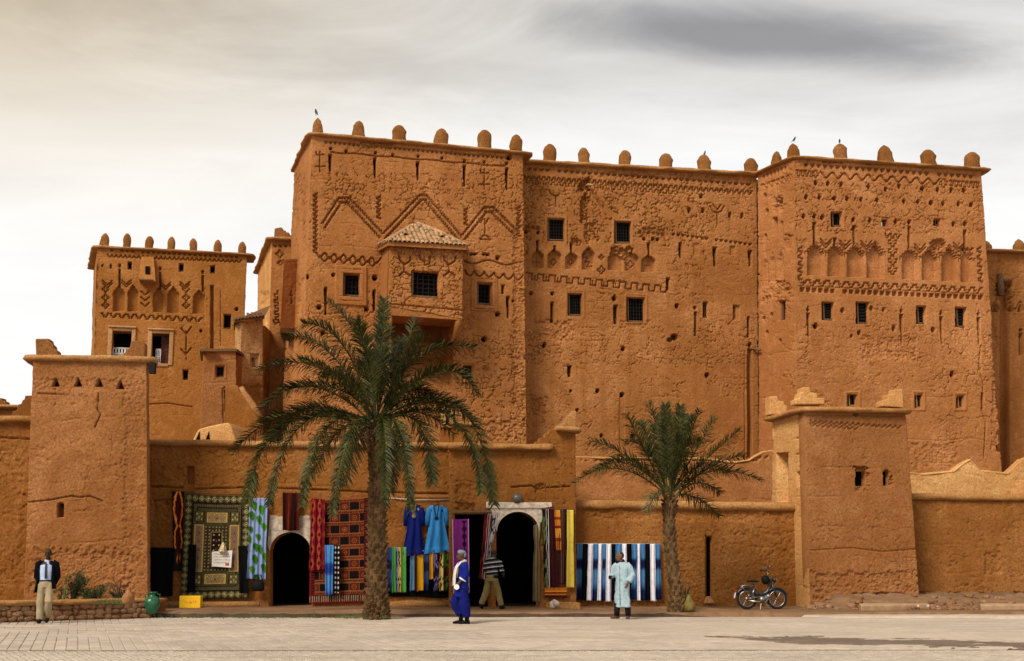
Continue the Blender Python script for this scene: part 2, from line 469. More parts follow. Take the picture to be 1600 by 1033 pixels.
    def cross(s, cx, cy, r, w=1.5, d=0.06):
        a = r * .38
        p = [(-a,-r),(a,-r),(a,-a),(r,-a),(r,a),(a,a),(a,r),(-a,r),(-a,a),(-r,a),(-r,-a),(-a,-a),(-a,-r)]
        s.line([(cx + x, cy + y) for x, y in p], w, d, 0.1); s.hole_(cx, cy, 0.9, 0.05)
    def chev(s, cx, cy, w, h, n=2, gap=5, ww=1.5, d=0.06):
        for k in range(n):
            s.line([(cx - w / 2, cy - h / 2 + k * gap), (cx - w / 4, cy + k * gap), (cx, cy + h / 2 + k * gap), (cx + w / 4, cy + k * gap), (cx + w / 2, cy - h / 2 + k * gap)], ww, d)

def hwall(name, parent, face, tl, tr, br, bl, mat, carve=None, top=None, step=1.1, lump=0.03, crack=0.0, csize=9.0,
          skirts='tlr', join='', thick=0.5, seed=1, crackmask=None, ragged=0.5):
    """a plastered wall as real relief: a fine grid on the wall's plane, every carving, hole, crack and lump is depth"""
    w = max(abs(tr[0] - tl[0]), abs(br[0] - bl[0])); h = max(abs(bl[1] - tl[1]), abs(br[1] - tr[1]))
    nx, ny = max(2, int(w / step)), max(2, int(h / step))
    S, R = np.meshgrid(np.linspace(0, 1, nx + 1), np.linspace(0, 1, ny + 1))
    tx, ty = tl[0] + (tr[0] - tl[0]) * S, tl[1] + (tr[1] - tl[1]) * S
    if top is not None:
        tp = np.array(top, float); ty = np.interp(tx, tp[:, 0], tp[:, 1])
    bx, by = bl[0] + (br[0] - bl[0]) * S, bl[1] + (br[1] - bl[1]) * S
    PX, PY = tx + (bx - tx) * R, ty + (by - ty) * R
    el = np.minimum(S * nx, 99); er = np.minimum((1 - S) * nx, 99)
    if ragged:
        rg = (fbm(PY / 9.0, PX * 0, seed + 40, 4) - 0.5) * 2.6 * ragged
        if 'l' not in join: PX = PX + rg * np.clip(1 - el / 5, 0, 1)
        if 'r' not in join: PX = PX + rg * np.clip(1 - er / 5, 0, 1)
    c = Carver(PX, PY)
    if carve: carve(c)
    P = face.hit(PX, PY)
    U, V = (P - face.o) @ face.u, (P - face.o) @ face.v
    N = (fbm(U * 0.55 + 31, V * 0.55, seed, 4) - .5) * 2.4 + (fbm(U * 3.1, V * 3.1 + 7, seed + 3, 4) - .5) * .6
    N = N * lump * .8 + (vnoise(U * 22, V * 22, seed + 8) - .5) * 0.007 + (vnoise(U * 11, V * 17, seed + 12) - .5) * 0.007
    # the faint joints of the rammed lifts
    lv = (V + (fbm(U * .7, V * 0, seed + 30, 3) - .5) * .35) / .86; le = np.abs(lv - np.round(lv)) * .86
    N = N + .022 * np.clip(1 - le / .035, 0, 1) * sstep(.52, .66, fbm(U * 1.3, np.round(lv) * 7.3, seed + 31, 3))
    # pitting: small lost flakes of plaster
    pit = fbm(U * 6.5, V * 9.0, seed + 21, 3); N = N + np.clip(pit - 0.68, 0, 1) * 0.14 * sstep(0.45, 0.62, fbm(U * .6, V * .6, seed + 22, 3))
    if crack:
        wx = (fbm(PX / 11, PY / 11, seed + 50, 3) - .5) * 11; wy = (fbm(PX / 11 + 40, PY / 11, seed + 51, 3) - .5) * 11
        e = cell_edge((PX + wx) / csize, (PY + wy) / csize * 1.15, seed + 60) * csize
        e2 = cell_edge((PX + wx * 1.5) / (csize * 2.7), (PY + wy * 1.5) / (csize * 2.7), seed + 65) * csize * 2.7
        g = sstep(0.50, 0.66, fbm(PX / 46, PY / 46, seed + 70, 4))
        if crackmask is not None: g = np.clip(g * 0.45 + crackmask(PX, PY), 0, 1)
        brk = sstep(0.34, 0.52, vnoise(PX / 6, PY / 6, seed + 75))
        N = N + 1.7 * crack * (1 - c.quiet) * (np.clip(1.1 - e, 0, 1) * g * brk + np.clip(1.1 - e2, 0, 1) * 0.8 * sstep(0.42, 0.60, fbm(PX / 60, PY / 60, seed + 90, 3)) * brk)
        N = N + (hsh(np.floor((PX + wx) / csize), np.floor((PY + wy) / csize), seed + 80) - .5) * 0.012 * g
    N = N * (1 - 0.75 * c.quiet)
    D = c.D + N
    if 'l' in join: D = D * np.clip(el / 3, 0, 1)
    if 'r' in join: D = D * np.clip(er / 3, 0, 1)
    Q = P - face.n * D[..., None]
    nr, nc = PX.shape
    idx = np.arange(nr * nc).reshape(nr, nc)
    Fq = np.stack([idx[1:, :-1], idx[1:, 1:], idx[:-1, 1:], idx[:-1, :-1]], -1)
    if c.hole.any():
        hm = c.hole[1:, :-1] & c.hole[1:, 1:] & c.hole[:-1, 1:] & c.hole[:-1, :-1]
        Fq = Fq[~hm]
    Vs, Fs = [Q.reshape(-1, 3)], [Fq.reshape(-1, 4)]
    base = nr * nc
    for ch, line in (('t', idx[0, ::1]), ('l', idx[::-1, 0]), ('r', idx[:, -1]), ('b', idx[-1, ::-1])):
        if ch not in skirts: continue
        B = Vs[0][line] - face.n * thick; n = len(line); k = np.arange(n - 1)
        Fs.append(np.stack([line[k], line[k + 1], base + k + 1, base + k], -1)); Vs.append(B); base += n
    o = mesh_obj(name, np.concatenate(Vs), np.concatenate(Fs), mat, parent)
    return o

def cap(name, parent, pts, mat, rx=0.36, rz=0.12, seed=0, rough=0.03, res=0.12, droop=0.0, seg=12):
    """a rounded mud coping along a line of wall tops"""
    pts = [np.array(p, float) for p in pts]; P = []
    for a, b in zip(pts[:-1], pts[1:]):
        n = max(1, int(np.linalg.norm(b - a) / res))
        P += [a + (b - a) * k / n for k in range(n)]
    P.append(pts[-1]); n = len(P); P = np.array(P)
    T = np.gradient(P, axis=0); T[:, 2] = 0; T /= np.linalg.norm(T, axis=1)[:, None]
    A = np.stack([T[:, 1], -T[:, 0], 0 * T[:, 0]], -1)   # towards the outside (right of travel)
    V, F = [], []
    ang = np.linspace(0, 2 * math.pi, seg, endpoint=False)
    for i in range(n):
        endf = 1.0
        for k, a in enumerate(ang):
            f = 1 + (fbm(np.array([i * res * 2.2]), np.array([k * .8]), seed, 3)[0] - .5) * rough * 14
            ca, sa = math.cos(a), math.sin(a)
            sq = lambda q: math.copysign(abs(q) ** 0.6, q)
            V.append(P[i] + A[i] * rx * sq(ca) * f * endf + np.array([0, 0, rz * sq(sa) * f * endf - droop * max(0, ca)]))
    for i in range(n - 1):
        for k in range(seg):
            F.append((i * seg + k, i * seg + (k + 1) % seg, (i + 1) * seg + (k + 1) % seg, (i + 1) * seg + k))
    F.append(tuple(range(seg - 1, -1, -1))); F.append(tuple(range((n - 1) * seg, n * seg)))
    return mesh_obj(name, V, F, mat, parent)

def prism(name, parent, poly, z0, z1, mat):
    mb = MB(); mb.extrude([(p[0], p[1], z0) for p in poly], (0, 0, z1 - z0)); return mb.build(name, mat, parent)

_mer = {}
def merlon_mesh(mat, kind=0):
    if (mat.name, kind) in _mer: return _mer[(mat.name, kind)]
    V, F = [], []; seg = 14
    kk = .04 * (kind - 3)
    prof = [(0, 1.06), (.04, 1.02), (.3, .99 + kk * .3), (.55, .96 + kk * .5), (.68, .90 + kk), (.80, .76 + kk), (.90, .54 + kk), (.97, .28 + kk), (1.0, .10)]
    for j, (z, r) in enumerate(prof):
        for k in range(seg):
            a = 2 * math.pi * k / seg; c, s_ = math.cos(a), math.sin(a)
            e = 0.55 if j < 5 else 0.75
            jx = 1 + (hsh(np.array([j * 1.]), np.array([k * 1.]), 5 + kind)[0] - .5) * .24
            V.append((.5 * r * math.copysign(abs(c) ** e, c) * jx, .5 * r * math.copysign(abs(s_) ** e, s_) * jx, z))
    for j in range(len(prof) - 1):
        for k in range(seg): F.append((j * seg + k, j * seg + (k + 1) % seg, (j + 1) * seg + (k + 1) % seg, (j + 1) * seg + k))
    F.append(tuple(range((len(prof) - 1) * seg, len(prof) * seg)))
    me = bpy.data.meshes.new('merlon'); me.from_pydata(V, [], F); me.polygons.foreach_set('use_smooth', [True] * len(F))
    me.materials.append(mat); _mer[(mat.name, kind)] = me; return me
def merlons(parent, face, lst, mat, inset=0.22, scl=None):
    """lst: (centre x, base y, width, height) in pixels on the wall's top"""
    ang = math.atan2(face.u[1], face.u[0])
    for i, (x, y, w, h) in enumerate(lst):
        p = face.hit(x, y + 2, -inset); e = face.hit(x + 10, y + 2, -inset); s = np.linalg.norm(e - p) / 10
        o = link('merlon', merlon_mesh(mat, random.randrange(7)), parent)
        o.location = tuple(p - ROOTLOC[parent.name] - np.array((0, 0, .17))); o.rotation_euler = (random.uniform(-.05, .05), random.uniform(-.06, .06), ang + random.uniform(-.15, .15)); h = h * random.uniform(.92, 1.08)
        s = scl or s; o.scale = (w * 1.08 * s * random.uniform(.95, 1.05), w * s * .8, (h - .5) * s + .19)

def slab(name, parent, face, pts, thick, mat, off=0.0, bev=0.02):
    """an outline in pixels on a wall plane, pushed back to a real thickness, edges worn"""
    P = [face.hit(x, y, off) for x, y in pts]
    mb = MB(); mb.extrude(P[::-1], -face.n * thick)
    o = mb.build(name, mat, parent)
    if bev:
        m = o.modifiers.new('worn_edges', 'BEVEL'); m.width = bev; m.segments = 2; m.limit_method = 'ANGLE'
    return o

PANE = None
def window(parent, face, x0, y0, x1, y1, k=0.0, fw=2.2, depth=0.26, frame_mat=None, grille='bars', sub=True, bars=(4, 5), rail=None, inset=0.14):
    """dark opening with a wooden frame and iron grille, set in the wall's recess"""
    xc = (x0 + x1) / 2; yk = lambda x, y: y + k * (x - xc)
    A = face.hit(x0, yk(x0, y1), -depth); B = face.hit(x1, yk(x1, y1), -depth); C = face.hit(x1, yk(x1, y0), -depth); Dd = face.hit(x0, yk(x0, y0), -depth)
    mb = MB(); mb.add([A, B, C, Dd], [(0, 1, 2, 3)]); mb.extrude([A, B, C, Dd], -face.n * 0.02)
    pane = MB().extrude([A, B, C, Dd], -face.n * 0.03).build('window', MATS['window_dark'], parent)
    par = pane if sub else parent
    s = np.linalg.norm(face.hit(xc + 5, y1) - face.hit(xc - 5, y1)) / 10
    o = face.hit(xc, (y0 + y1) / 2, 0); hw = (x1 - x0) / 2 * s
    hh = np.linalg.norm(A - Dd) / 2; kk = k
    u = B - A; u /= np.linalg.norm(u); v = face.v; n = face.n; f = fw * s
    o = (A + B + C + Dd) / 4 + n * depth
    sh = hw + f * 0.4
    m = MB()
    for (a, b, c, d) in ((-sh, sh, hh - f * .6, hh + f * .4), (-sh, sh, -hh - f * .4, -hh + f * .6), (-sh, -hw + f * .6, -hh + f * .6, hh - f * .6), (hw - f * .6, sh, -hh + f * .6, hh - f * .6)):
        m.frame(o, u, v, n, a, b, c, d, -inset - .09, -inset)
    m.build('frame', frame_mat or MATS['old_wood'], par)
    if grille:
        g = MB(); z0, z1 = -inset - .06, -inset - .035; t = 0.011
        if grille == 'bars':
            for i in range(1, bars[0]): x = -hw + 2 * hw * i / bars[0]; g.frame(o, u, v, n, x - t, x + t, -hh, hh, z0, z1)
            for i in range(1, bars[1]): y = -hh + 2 * hh * i / bars[1]; g.frame(o, u, v, n, -hw, hw, y - t, y + t, z0 - .03, z1 - .03)
        if grille == 'shutter':
            for i in range(bars[1]):
                y = -hh + 2 * hh * (i + .5) / bars[1]; g.frame(o, u, v, n, -hw, hw, y - hh / bars[1] * .55, y + hh / bars[1] * .55, z0 - .05, z1 - .05)
        g.build('grille', MATS['iron'], par)
    return pane
# ================================================================== shared materials
M_MAIN = mud('plaster_ochre', (0.405, 0.166, 0.049), blotch=0.45, straw=0.25, streak=0.25)
M_MID = mud('plaster_brown', (0.363, 0.148, 0.042), blotch=0.5, straw=0.2, streak=0.35)
M_RIGHT = mud('plaster_rose', (0.428, 0.178, 0.058), blotch=0.4, straw=0.3, streak=0.2)
M_FAR = mud('plaster_amber', (0.372, 0.153, 0.036), blotch=0.4, straw=0.12, streak=0.2)
M_LTOW = mud('plaster_straw', (0.330, 0.135, 0.041), blotch=0.45, straw=0.7, streak=0.1, bump=1.3)
M_SHOP = mud('plaster_umber', (0.288, 0.113, 0.024), blotch=0.6, straw=0.2, streak=0.3)
M_LOW = mud('plaster_tan', (0.288, 0.117, 0.028), blotch=0.5, straw=0.25, streak=0.2)
M_RTOW = mud('plaster_clay', (0.321, 0.133, 0.042), blotch=0.45, straw=0.35, streak=0.12)
M_PALE = mud('plaster_pale_and_sunlit', (0.62, 0.325, 0.115), blotch=0.3, straw=0.3)  # pale plaster; on small buildings' left sides its lightness stands in for sunlight
M_CAP = mud('coping_earth', (0.400, 0.196, 0.065), blotch=0.4, straw=0.7, bump=1.6)
M_MERL = mud('merlon_earth', (0.242, 0.098, 0.024), blotch=0.6, straw=0.35, bump=1.3)
M_FRAME = mud('frame_plaster', (0.47, 0.265, 0.115), blotch=0.35, straw=0.1)
M_WHITE = plain('lime_wash', (0.66, 0.56, 0.45), 0.9, 0.1, var=0.35, scale=7, bump=0.5, bdist=0.02)
plain('window_dark', (0.006, 0.005, 0.0045), 0.9, 0.03, var=0.4, bump=0)  # near-black; where it fills openings it stands in for their unlit depth
plain('old_wood', (0.16, 0.085, 0.040), 0.8, 0.2, var=0.4, scale=25)
plain('iron', (0.016, 0.013, 0.011), 0.8, 0.12)
plain('white_paint', (0.78, 0.78, 0.78), 0.5, 0.4, var=0.1)
plain('dark_room', (0.02, 0.012, 0.008), 0.95, 0.05)  # room darkness put into the wall colour
ZT = 17.25

# ================================================================== main tower
fm = face_top((487, 210), (817, 240), ZT)
root = thing('fortress_tower', fm.hit(640, 700) * (1, 1, 0), 'tall ochre mud fortress tower with zigzag relief and a tile-roofed balcony', 'tower')
MAIN = root
def carve_main(c):
    c.dent(506, 222, 795, 248, 40, 5.5, .14)
    c.line([(518 + t * 272, 237.5 + t * 22.5 + math.sin(t * 30) * .8) for t in np.linspace(0, 1, 40)], 1.4, .09)
    for x, y in ((517,232),(541,236),(587,238.5),(614,242),(654,244),(691,247),(726,251),(757,253),(792,255.5)): c.hole_(x, y, 2.1, .25)
    c.hole_(796, 246, 3.2, .25, 4)
    for x, a, b in ((516,241,268),(586,246,277),(653,252,281),(726,258,291),(792,262,296)): c.slit(x, a, b, 5, 2.4, .3, dot=False)
    for x, a, b in ((493,302,396),(592,306,342),(728,325,352),(811,322,370)): c.zig(x, a, x, b, 7.5, 2.6, 'step', 1.7, .08)
    for dy in (0, 7):
        for pts in ([(503,350),(530,309),(546,309),(598,364)], [(598,366),(656,305),(667,305),(722,370)], [(722,368),(757,324),(771,324),(812,364)]):
            for a, b in zip(pts[:-1], pts[1:]):
                sgn = 0 if abs(a[1] - b[1]) < 2 else (1 if a[1] > b[1] else -1)
                c.zig(a[0] + (dy * .55 * sgn), a[1] + dy, b[0] + (dy * .55 * sgn), b[1] + dy, 4.6, 1.0, 'key', 1.25, .07)
    c.zig(493, 398, 596, 408, 15, 4.2, 'wave', 1.9, .08); c.zig(500, 404, 590, 413, 15, 3.8, 'wave', 1.9, .08)
    for k in range(6): c.hole_(502 + k * 15.6, 401.5 + k * 1.5, 1.2, .06)
    c.line([(726 + t * 90, 408 + 3 * math.sin(t * 11) + t * 4) for t in np.linspace(0, 1, 26)], 1.7, .08)
    c.zig(726, 426, 818, 434, 15, 4, 'scal', 1.9, .085)
    for x, y in ((737,397),(742,397),(757,397),(762,398)): c.hole_(x, y, 3, .22, 2)
    for x, y, r in ((778,403,3),(521,429.5,2.6),(586,434,4),(479,433,3.6),(499,480,3.4),(573,483,3),(778,491,3.4),(757,530,4),(802,470,2),(505,520,3),(512,545,3)): c.hole_(x, y, r, .28)
    c.slit(786, 445, 459, 4.5, 4, .3, dot=False); c.slit(794, 463, 497, 5, 3, .3, dot=False)
    c.slit(509, 449, 492, 4.2, 2.5, .3, dot=False); c.slit(585, 453, 485, 4.2, 3, .3, dot=False)
    for gx, gy in ((757, 268), (500, 240)):
        c.line([(gx - 6, gy - 3), (gx - 5, gy + 2), (gx + 6, gy + 2)], 1.4); c.line([(gx, gy - 3), (gx, gy + 28)], 1.3); c.line([(gx - 7, gy + 20), (gx + 8, gy + 20)], 1.4)
    c.zig(748, 345, 764, 345, 8, 3, 'step', 1.4); c.line([(758, 350), (758, 368)], 1.4); c.line([(756, 368), (750, 374), (768, 375), (760, 368)], 1.4)
    c.raised(524, 416, 573, 477, .05, .06); c.raised(736, 432, 777, 486, .04, .06); c.raised(719, 564, 744, 598, .04)
    c.rect(537, 428, 562, 463, .34, .07); c.rect(745, 443, 768, 476, .34, .07); c.rect(724, 571, 738, 592, .34); c.rect(614, 580, 629, 598, .34)
    # bay sunk and holed to stand in for the balcony's shadow on the wall
    i = c._sel(611, 486, 709, 625); X, Y = c.PX[i], c.PY[i]
    e = np.clip(np.minimum(X - 612, 708 - X) / 1.2, 0, 1); c.put(i, e * np.clip((612 - Y) / 62, 0, 1), 1.6); c.hole[c._sel(614, 487, 706, 526)] = True
    c.rough(800, 300, 822, 690, .07, 5, 5); c.rough(700, 655, 815, 690, .06, 6, 6); c.rough(560, 215, 620, 232, .12, 8, 4)
def cm_main(X, Y):
    return 0.9 * sstep(500, 560, Y) * (X > 690) + 0.85 * ((X > 505) & (Y > 270) & (Y < 330)) + 0.5 * ((Y < 290) & (X > 700)) + .5 * (Y > 470) * (X < 600)
hwall('front_wall', root, fm, (487, 210), (817, 240), (823, 705), (468, 705), M_MAIN, carve_main, thick=2.2, step=1.05, crack=.05, csize=8.5, join='l', seed=2, crackmask=cm_main)
A = fm.hit(487, 210); A2 = fm.hit(468, 705); Bk = at_z(460, 264, ZT)
fml = Face(Bk, A, up=(A - A2))
def carve_mainl(c):
    c.rect(472, 436, 478, 472, .3); c.slit(469, 470, 500, 2, 1.5, .2, dot=False)
hwall('side_wall', root, fml, (460, 264), (487, 210), (468, 705), (438, 705), M_MAIN, carve_mainl, step=1.1, crack=.04, csize=7, join='r', skirts='tl', seed=3)
B = fm.hit(817, 240); bk = -fm.n
prism('rear_wall', root, [A + bk * 2.1 + fm.u * .5, B + bk * 2.1 - fm.u * .05, B + bk * 7.5 - fm.u * .05, A + bk * 7.5 + fm.u * .5], 0, ZT - .05, M_MAIN)
cap('parapet_coping', root, [Bk + (0, .3, 0) - fml.n * .1, A - fm.n * .1 - fml.n * .1, B + fm.u * .12 - fm.n * .1, B + bk * 1.2 + fm.u * .12], M_CAP, .32, .07, 3, .03)
merlons(root, fm, [(496,205,16,24),(560,208,18,21),(624,214,18,22),(689,220,20,23),(757,225,18,22),(806,228,17,21)], M_MERL)
window(root, fm, 537, 428, 562, 463, .07, 2.4); window(root, fm, 745, 443, 768, 476, .07, 2.4)
window(root, fm, 724, 571, 738, 592, .03, 1.6); window(root, fm, 614, 580, 629, 598, .03, 1.6)
for (x0, y0, x1, y1, w) in ((530, 421, 568, 470, 6), (740, 437, 774, 482, 5)):   # moulded plaster surrounds
    xs = (x0, x1); mb = MB(); o = fm.hit((x0 + x1) / 2, (y0 + y1) / 2)
    s = np.linalg.norm(fm.hit(x1, y0) - fm.hit(x0, y0)) / (x1 - x0); hw, hh, f = (x1 - x0) / 2 * s, (y1 - y0) / 2 * s, w * s
    for (a, b, c_, d) in ((-hw, hw, hh - f, hh), (-hw, hw, -hh, -hh + f), (-hw, -hw + f, -hh + f, hh - f), (hw - f, hw, -hh + f, hh - f)):
        mb.frame(o, fm.u, fm.v, fm.n, a, b, c_, d, -.08, .06)
    q = mb.build('window_surround', M_RIGHT, root); m = q.modifiers.new('worn', 'BEVEL'); m.width = .025; m.segments = 2
# balcony
fb = fm.off(1.55)
def carve_bal(c):
    for gx in (633, 703):
        c.line([(gx - 9, 400), (gx - 8, 407), (gx - 1, 413), (gx - 1, 424), (gx - 9, 431)], 2, .08); c.line([(gx + 9, 401), (gx + 8, 408), (gx, 413)], 2, .08); c.line([(gx - 1, 424), (gx + 8, 430)], 2, .08)
    c.line([(656, 398), (658, 406), (664, 407), (664, 414), (672, 412), (673, 400)], 1.8, .08)
    c.line([(610, 475), (722, 485)], 1.6, .05)
    c.rect(643, 424, 686, 465, .3, .06)
obal = hwall('balcony', root, fb, (609, 381), (724, 388), (722, 498), (606, 478), M_MAIN, carve_bal, step=1.0, crack=.055, csize=8, join='l', thick=.3, seed=9, crackmask=lambda X, Y: .9 + 0 * X)
TL, TR, BR_, BL_ = fb.hit(609, 381), fb.hit(724, 388), fb.hit(722, 498), fb.hit(606, 478)
fbl = Face(TL - fb.n * 1.5, TL)
mb = MB()
mb2 = MB()
def shift(p, d): return p - fb.n * d
x0, x1 = 0, 1
mb.add([shift(TL, 1.6), TL, BL_, shift(BL_, 1.6)], [(3, 2, 1, 0)])
mb2.add([shift(TR, .3), shift(TR, 1.6), shift(BR_, 1.6), shift(BR_, .3)], [(3, 2, 1, 0)])
mb.build("side_panel", M_MAIN, obal); mb2.build("side_panel", M_MAIN, obal)
lowL, lowR = fb.hit(604, 492), fb.hit(722, 500)
MB().extrude([BL_ - fb.n * .02, lowL - fb.n * .02, lowR - fb.n * .02, BR_ - fb.n * .02], -fb.n * 1.55).build('floor_beam', M_MID, obal)
for (xa, xb) in ((604, 612), (711, 720)):
    a, b = fb.hit(xa, 493, -.15), fb.hit(xb, 497, -.15); w = np.linalg.norm(b - a); mid = (a + b) / 2
    f2 = fm.hit((xa + xb) / 2, 560)
    MB().tube([mid + (0, 0, .02), mid - (0, 0, .35), mid - fb.n * .55 - np.array((0, 0, .8)), mid - fb.n * 1.35 - np.array((0, 0, 1.35))], [w * .62, w * .55, w * .5, w * .42], 8).build('bracket', M_MID, obal, True)
window(obal, fb, 643, 424, 686, 465, .06, 3.2, sub=False, bars=(5, 6))
# hipped roof of barrel tiles on the balcony
M_TILE = plain('roof_tile', (0.42, 0.25, 0.13), .85, .15, var=.5, scale=4, bump=.4)
apex = fm.hit(654, 349, .05); eFL, eFR = fb.hit(606, 377, .25), fb.hit(729, 384, .25); eBL, eBR = fm.hit(590, 386, .02), fm.hit(731, 386, .02)
MB().add([eFL, eFR, apex, eBL, eBR] + [p - np.array((0, 0, .16)) for p in (eFL, eFR, eBL, eBR)],
         [(0, 1, 2), (0, 2, 3), (1, 4, 2), (0, 5, 6, 1), (0, 3, 7, 5), (1, 6, 8, 4), (5, 7, 8, 6)]).build('roof', M_MID, obal)
tme = None
def tile_mesh(L, r, mat):
    V, F = [], []; n = 6
    for j in range(2):
        rr = r * (1.0 if j == 0 else .82)
        for k in range(n + 1):
            a = math.pi * k / n; V.append((math.cos(a) * rr, j * L, math.sin(a) * rr * .9))
        for k in range(n + 1):
            a = math.pi * k / n; V.append((math.cos(a) * rr * .72, j * L, math.sin(a) * rr * .62))
    m = n + 1
    for k in range(n):
        F += [(k, k + 1, 2 * m + k + 1, 2 * m + k), (m + k + 1, m + k, 3 * m + k, 3 * m + k + 1), (k + 1, k, m + k, m + k + 1)]
    me = bpy.data.meshes.new('roof_tile'); me.from_pydata(V, [], F); me.materials.append(mat)
    me.polygons.foreach_set('use_smooth', [True] * len(F)); return me
def tile_slope(parent, e0, e1, top, ncol, L, mat, trim=None):
    """barrel tiles in columns running up a slope from eave e0-e1 towards the hips meeting at top"""
    e0, e1, top = map(np.array, (e0, e1, top)); eu = (e1 - e0); W = np.linalg.norm(eu); eu /= W
    t = top - e0; s_top = t.dot(eu); up = t - eu * s_top; Hh = np.linalg.norm(up); up /= Hh; nn = np.cross(eu, up)
    r = W / ncol * .5; me = tile_mesh(L * 1.15, r, mat)
    R = Matrix((eu, up, nn)).transposed().to_4x4()
    for i in range(ncol):
        x = (i + .5) * W / ncol; hmax = Hh * (x / s_top if x < s_top else (W - x) / (W - s_top))
        for j in range(max(1, int(hmax / L + .35))):
            if j and random.random() < .05: continue
            p = e0 + eu * (x + random.uniform(-.01, .01)) + up * (j * L - .06) + nn * (.015 * (1 if j else 1) + random.uniform(0, .02))
            o = link('roof_tile', me, parent)
            o.matrix_local = Matrix.Translation(tuple(p - ROOTLOC[parent.name])) @ R @ Matrix.Rotation(random.uniform(-.06, .06), 4, 'Z')
tile_slope(obal, eFL, eFR, apex, 17, .26, M_TILE)
tile_slope(obal, eBL, eFL, apex, 8, .26, M_TILE)
MB().tube([eFL + (0, 0, .03), (eFL + apex) / 2 + (0, 0, .06), apex], .07, 6).tube([eFR + (0, 0, .03), (eFR + apex) / 2 + (0, 0, .06), apex], .07, 6).build('ridge_tile', M_TILE, obal, True)

# ================================================================== recessed range
fc = face_top((817, 253), (1182, 273), ZT)
root = thing('fortress_range', fc.hit(1000, 700) * (1, 1, 0), 'recessed ochre fortress range with small arched niches between two towers', 'building')
def carve_mid(c):
    c.dent(822, 264, 1175, 289, 37, 5.5, .16)
    c.zig(818, 277, 1176, 301, 8, 2.6, 'step', 1.6, .07); c.zig(818, 283, 1060, 301, 9, 2.2, 'key', 1.3, .05)
    c.dent(820, 354, 844, 356, 3, 5.5, .16, 'sq'); c.dent(997, 362, 1041, 366, 6, 5, .16, 'sq'); c.dent(1049, 366, 1176, 383, 17, 5, .16)
    for x0, x1, t, b in ((831,850,391,418),(856,877,389,419),(884,903,394,419.5),(910,929,386,421),(950,973,394,421.5),(977,998,394,422.5),(1003,1024,398,424.5)): c.niche(x0, x1, t, b, .27)
    c.calm(826, 380, 1030, 428, .65)
    for x, y in ((867,407),(894,407),(988,411)): c.flower(x, y, 5.5, 1.6, .19)
    c.line([(834, 407), (846, 408)], 1.4, .19); c.line([(840, 398), (840, 414)], 1.4, .19); c.zig(913, 395, 925, 416, 7, 3, 'step', 1.4, .19); c.line([(1008, 413), (1018, 413)], 1.3, .19)
    for x, a, b in ((840,375,393),(893,379,396),(1014,379,400),(867,384,392),(988,388,396)): c.slit(x, a, b, 3.6, 3, .3, dot=False)
    c.flower(940, 402, 4); c.flower(940, 422, 6)
    c.zig(822, 431, 1042, 452, 18, 4.6, 'key', 1.6, .08)
    for k in range(12): c.line([(836 + k * 18, 430 + k * 1.7), (836 + k * 18, 435 + k * 1.7)], 1.3, .06)
    for x, y in ((822,362),(841,363)): c.hole_(x, y, 2.2, .28, 2.8)
    for x, y in ((830,458),(863,458.5),(1007,373),(1021,373),(1028,374)): c.hole_(x, y, 2.6, .25)
    c.slit(863, 472, 504, 4, 5, .3, dot=False); c.hole_(960, 466, 3, .3, 4); c.slit(962, 477, 506, 6, 5, .3, dot=False)
    for x, y, r, q in ((1058,478,2.8,3.4),(1054,527,5,4.6),(1047,531,4,3),(1096,306.5,2.8,2.8),(1077,329,2.2,4),(1099,329,2.2,3.6),(1141,336,2.2,4),(1160,337,2,3.6),(1086,481,2,2.4),(1172,539,2.4,3.4)): c.hole_(x, y, r, .28, q)
    c.slit(1087, 487, 525, 4, 3, .2, dot=False); c.slit(1063, 379, 403, 4.5, 3, .3, dot=False); c.slit(1117, 386, 416, 6, 3.4, .3, dot=False); c.slit(1172, 391, 416, 5.4, 3, .3, dot=False); c.slit(1044, 434, 453, 5, 4, .3, dot=False); c.slit(1170, 495, 527, 4, 3, .3, dot=False)
    c.rect(1084, 380, 1093, 399, .05); c.rect(1141, 385, 1149, 399, .07); c.rect(1099, 472, 1106, 496, .3); c.rect(1146, 477, 1156, 500, .10); c.rect(1147, 478, 1151, 497, .3)
    c.line([(1110, 322), (1114, 330), (1121, 332), (1128, 330), (1132, 322)], 1.5); c.line([(1115, 320), (1121, 328), (1127, 320)], 1.4); c.line([(1121, 332), (1121, 350)], 1.3)
    c.line([(858, 297), (862, 304), (868, 306), (874, 304)], 1.6); c.line([(869, 306), (869, 322)], 1.5)
    c.rough(904, 276, 926, 300, .30, 4, 4); c.rough(906, 300, 924, 350, .22, 5, 5); c.rough(912, 346, 936, 382, .14, 6, 5); c.rough(951, 384, 990, 412, .22, 7, 4); c.rough(893, 372, 912, 386, .14, 9, 4)
    c.rough(825, 498, 900, 535, .07, 12, 4); c.rough(820, 620, 856, 650, .08, 13, 5); c.rough(1000, 355, 1045, 372, .10, 14, 4); c.rough(965, 500, 1020, 515, .05, 15, 4)
    c.raised(852, 337, 886, 380, .035, .04); c.raised(957, 342, 989, 383, .035, .04); c.raised(883, 454, 914, 497, .03); c.raised(976, 460, 1012, 506, .03)
    c.rect(856, 341, 882, 376, .34, .03); c.rect(961, 346, 986, 380, .34, .03); c.rect(888, 459, 909, 493, .34, .02); c.rect(980, 465, 1007, 503, .34, .02)
    for x, y, r in ((851,539,3),(974,545,2.8),(1105,586,3),(892,611,1.6),(934,611,2.6),(972,617,3),(902,641,2),(940,681,2.2),(989,683,3.4)): c.hole_(x, y, r, .25, r * 1.2)
    c.slit(890, 571, 589, 6, 5, .3, dot=False)
    c.rect(968, 619, 976, 715, .05); c.rect(1168, 545, 1175, 715, .28); c.rect(1163, 548, 1165, 715, .04)
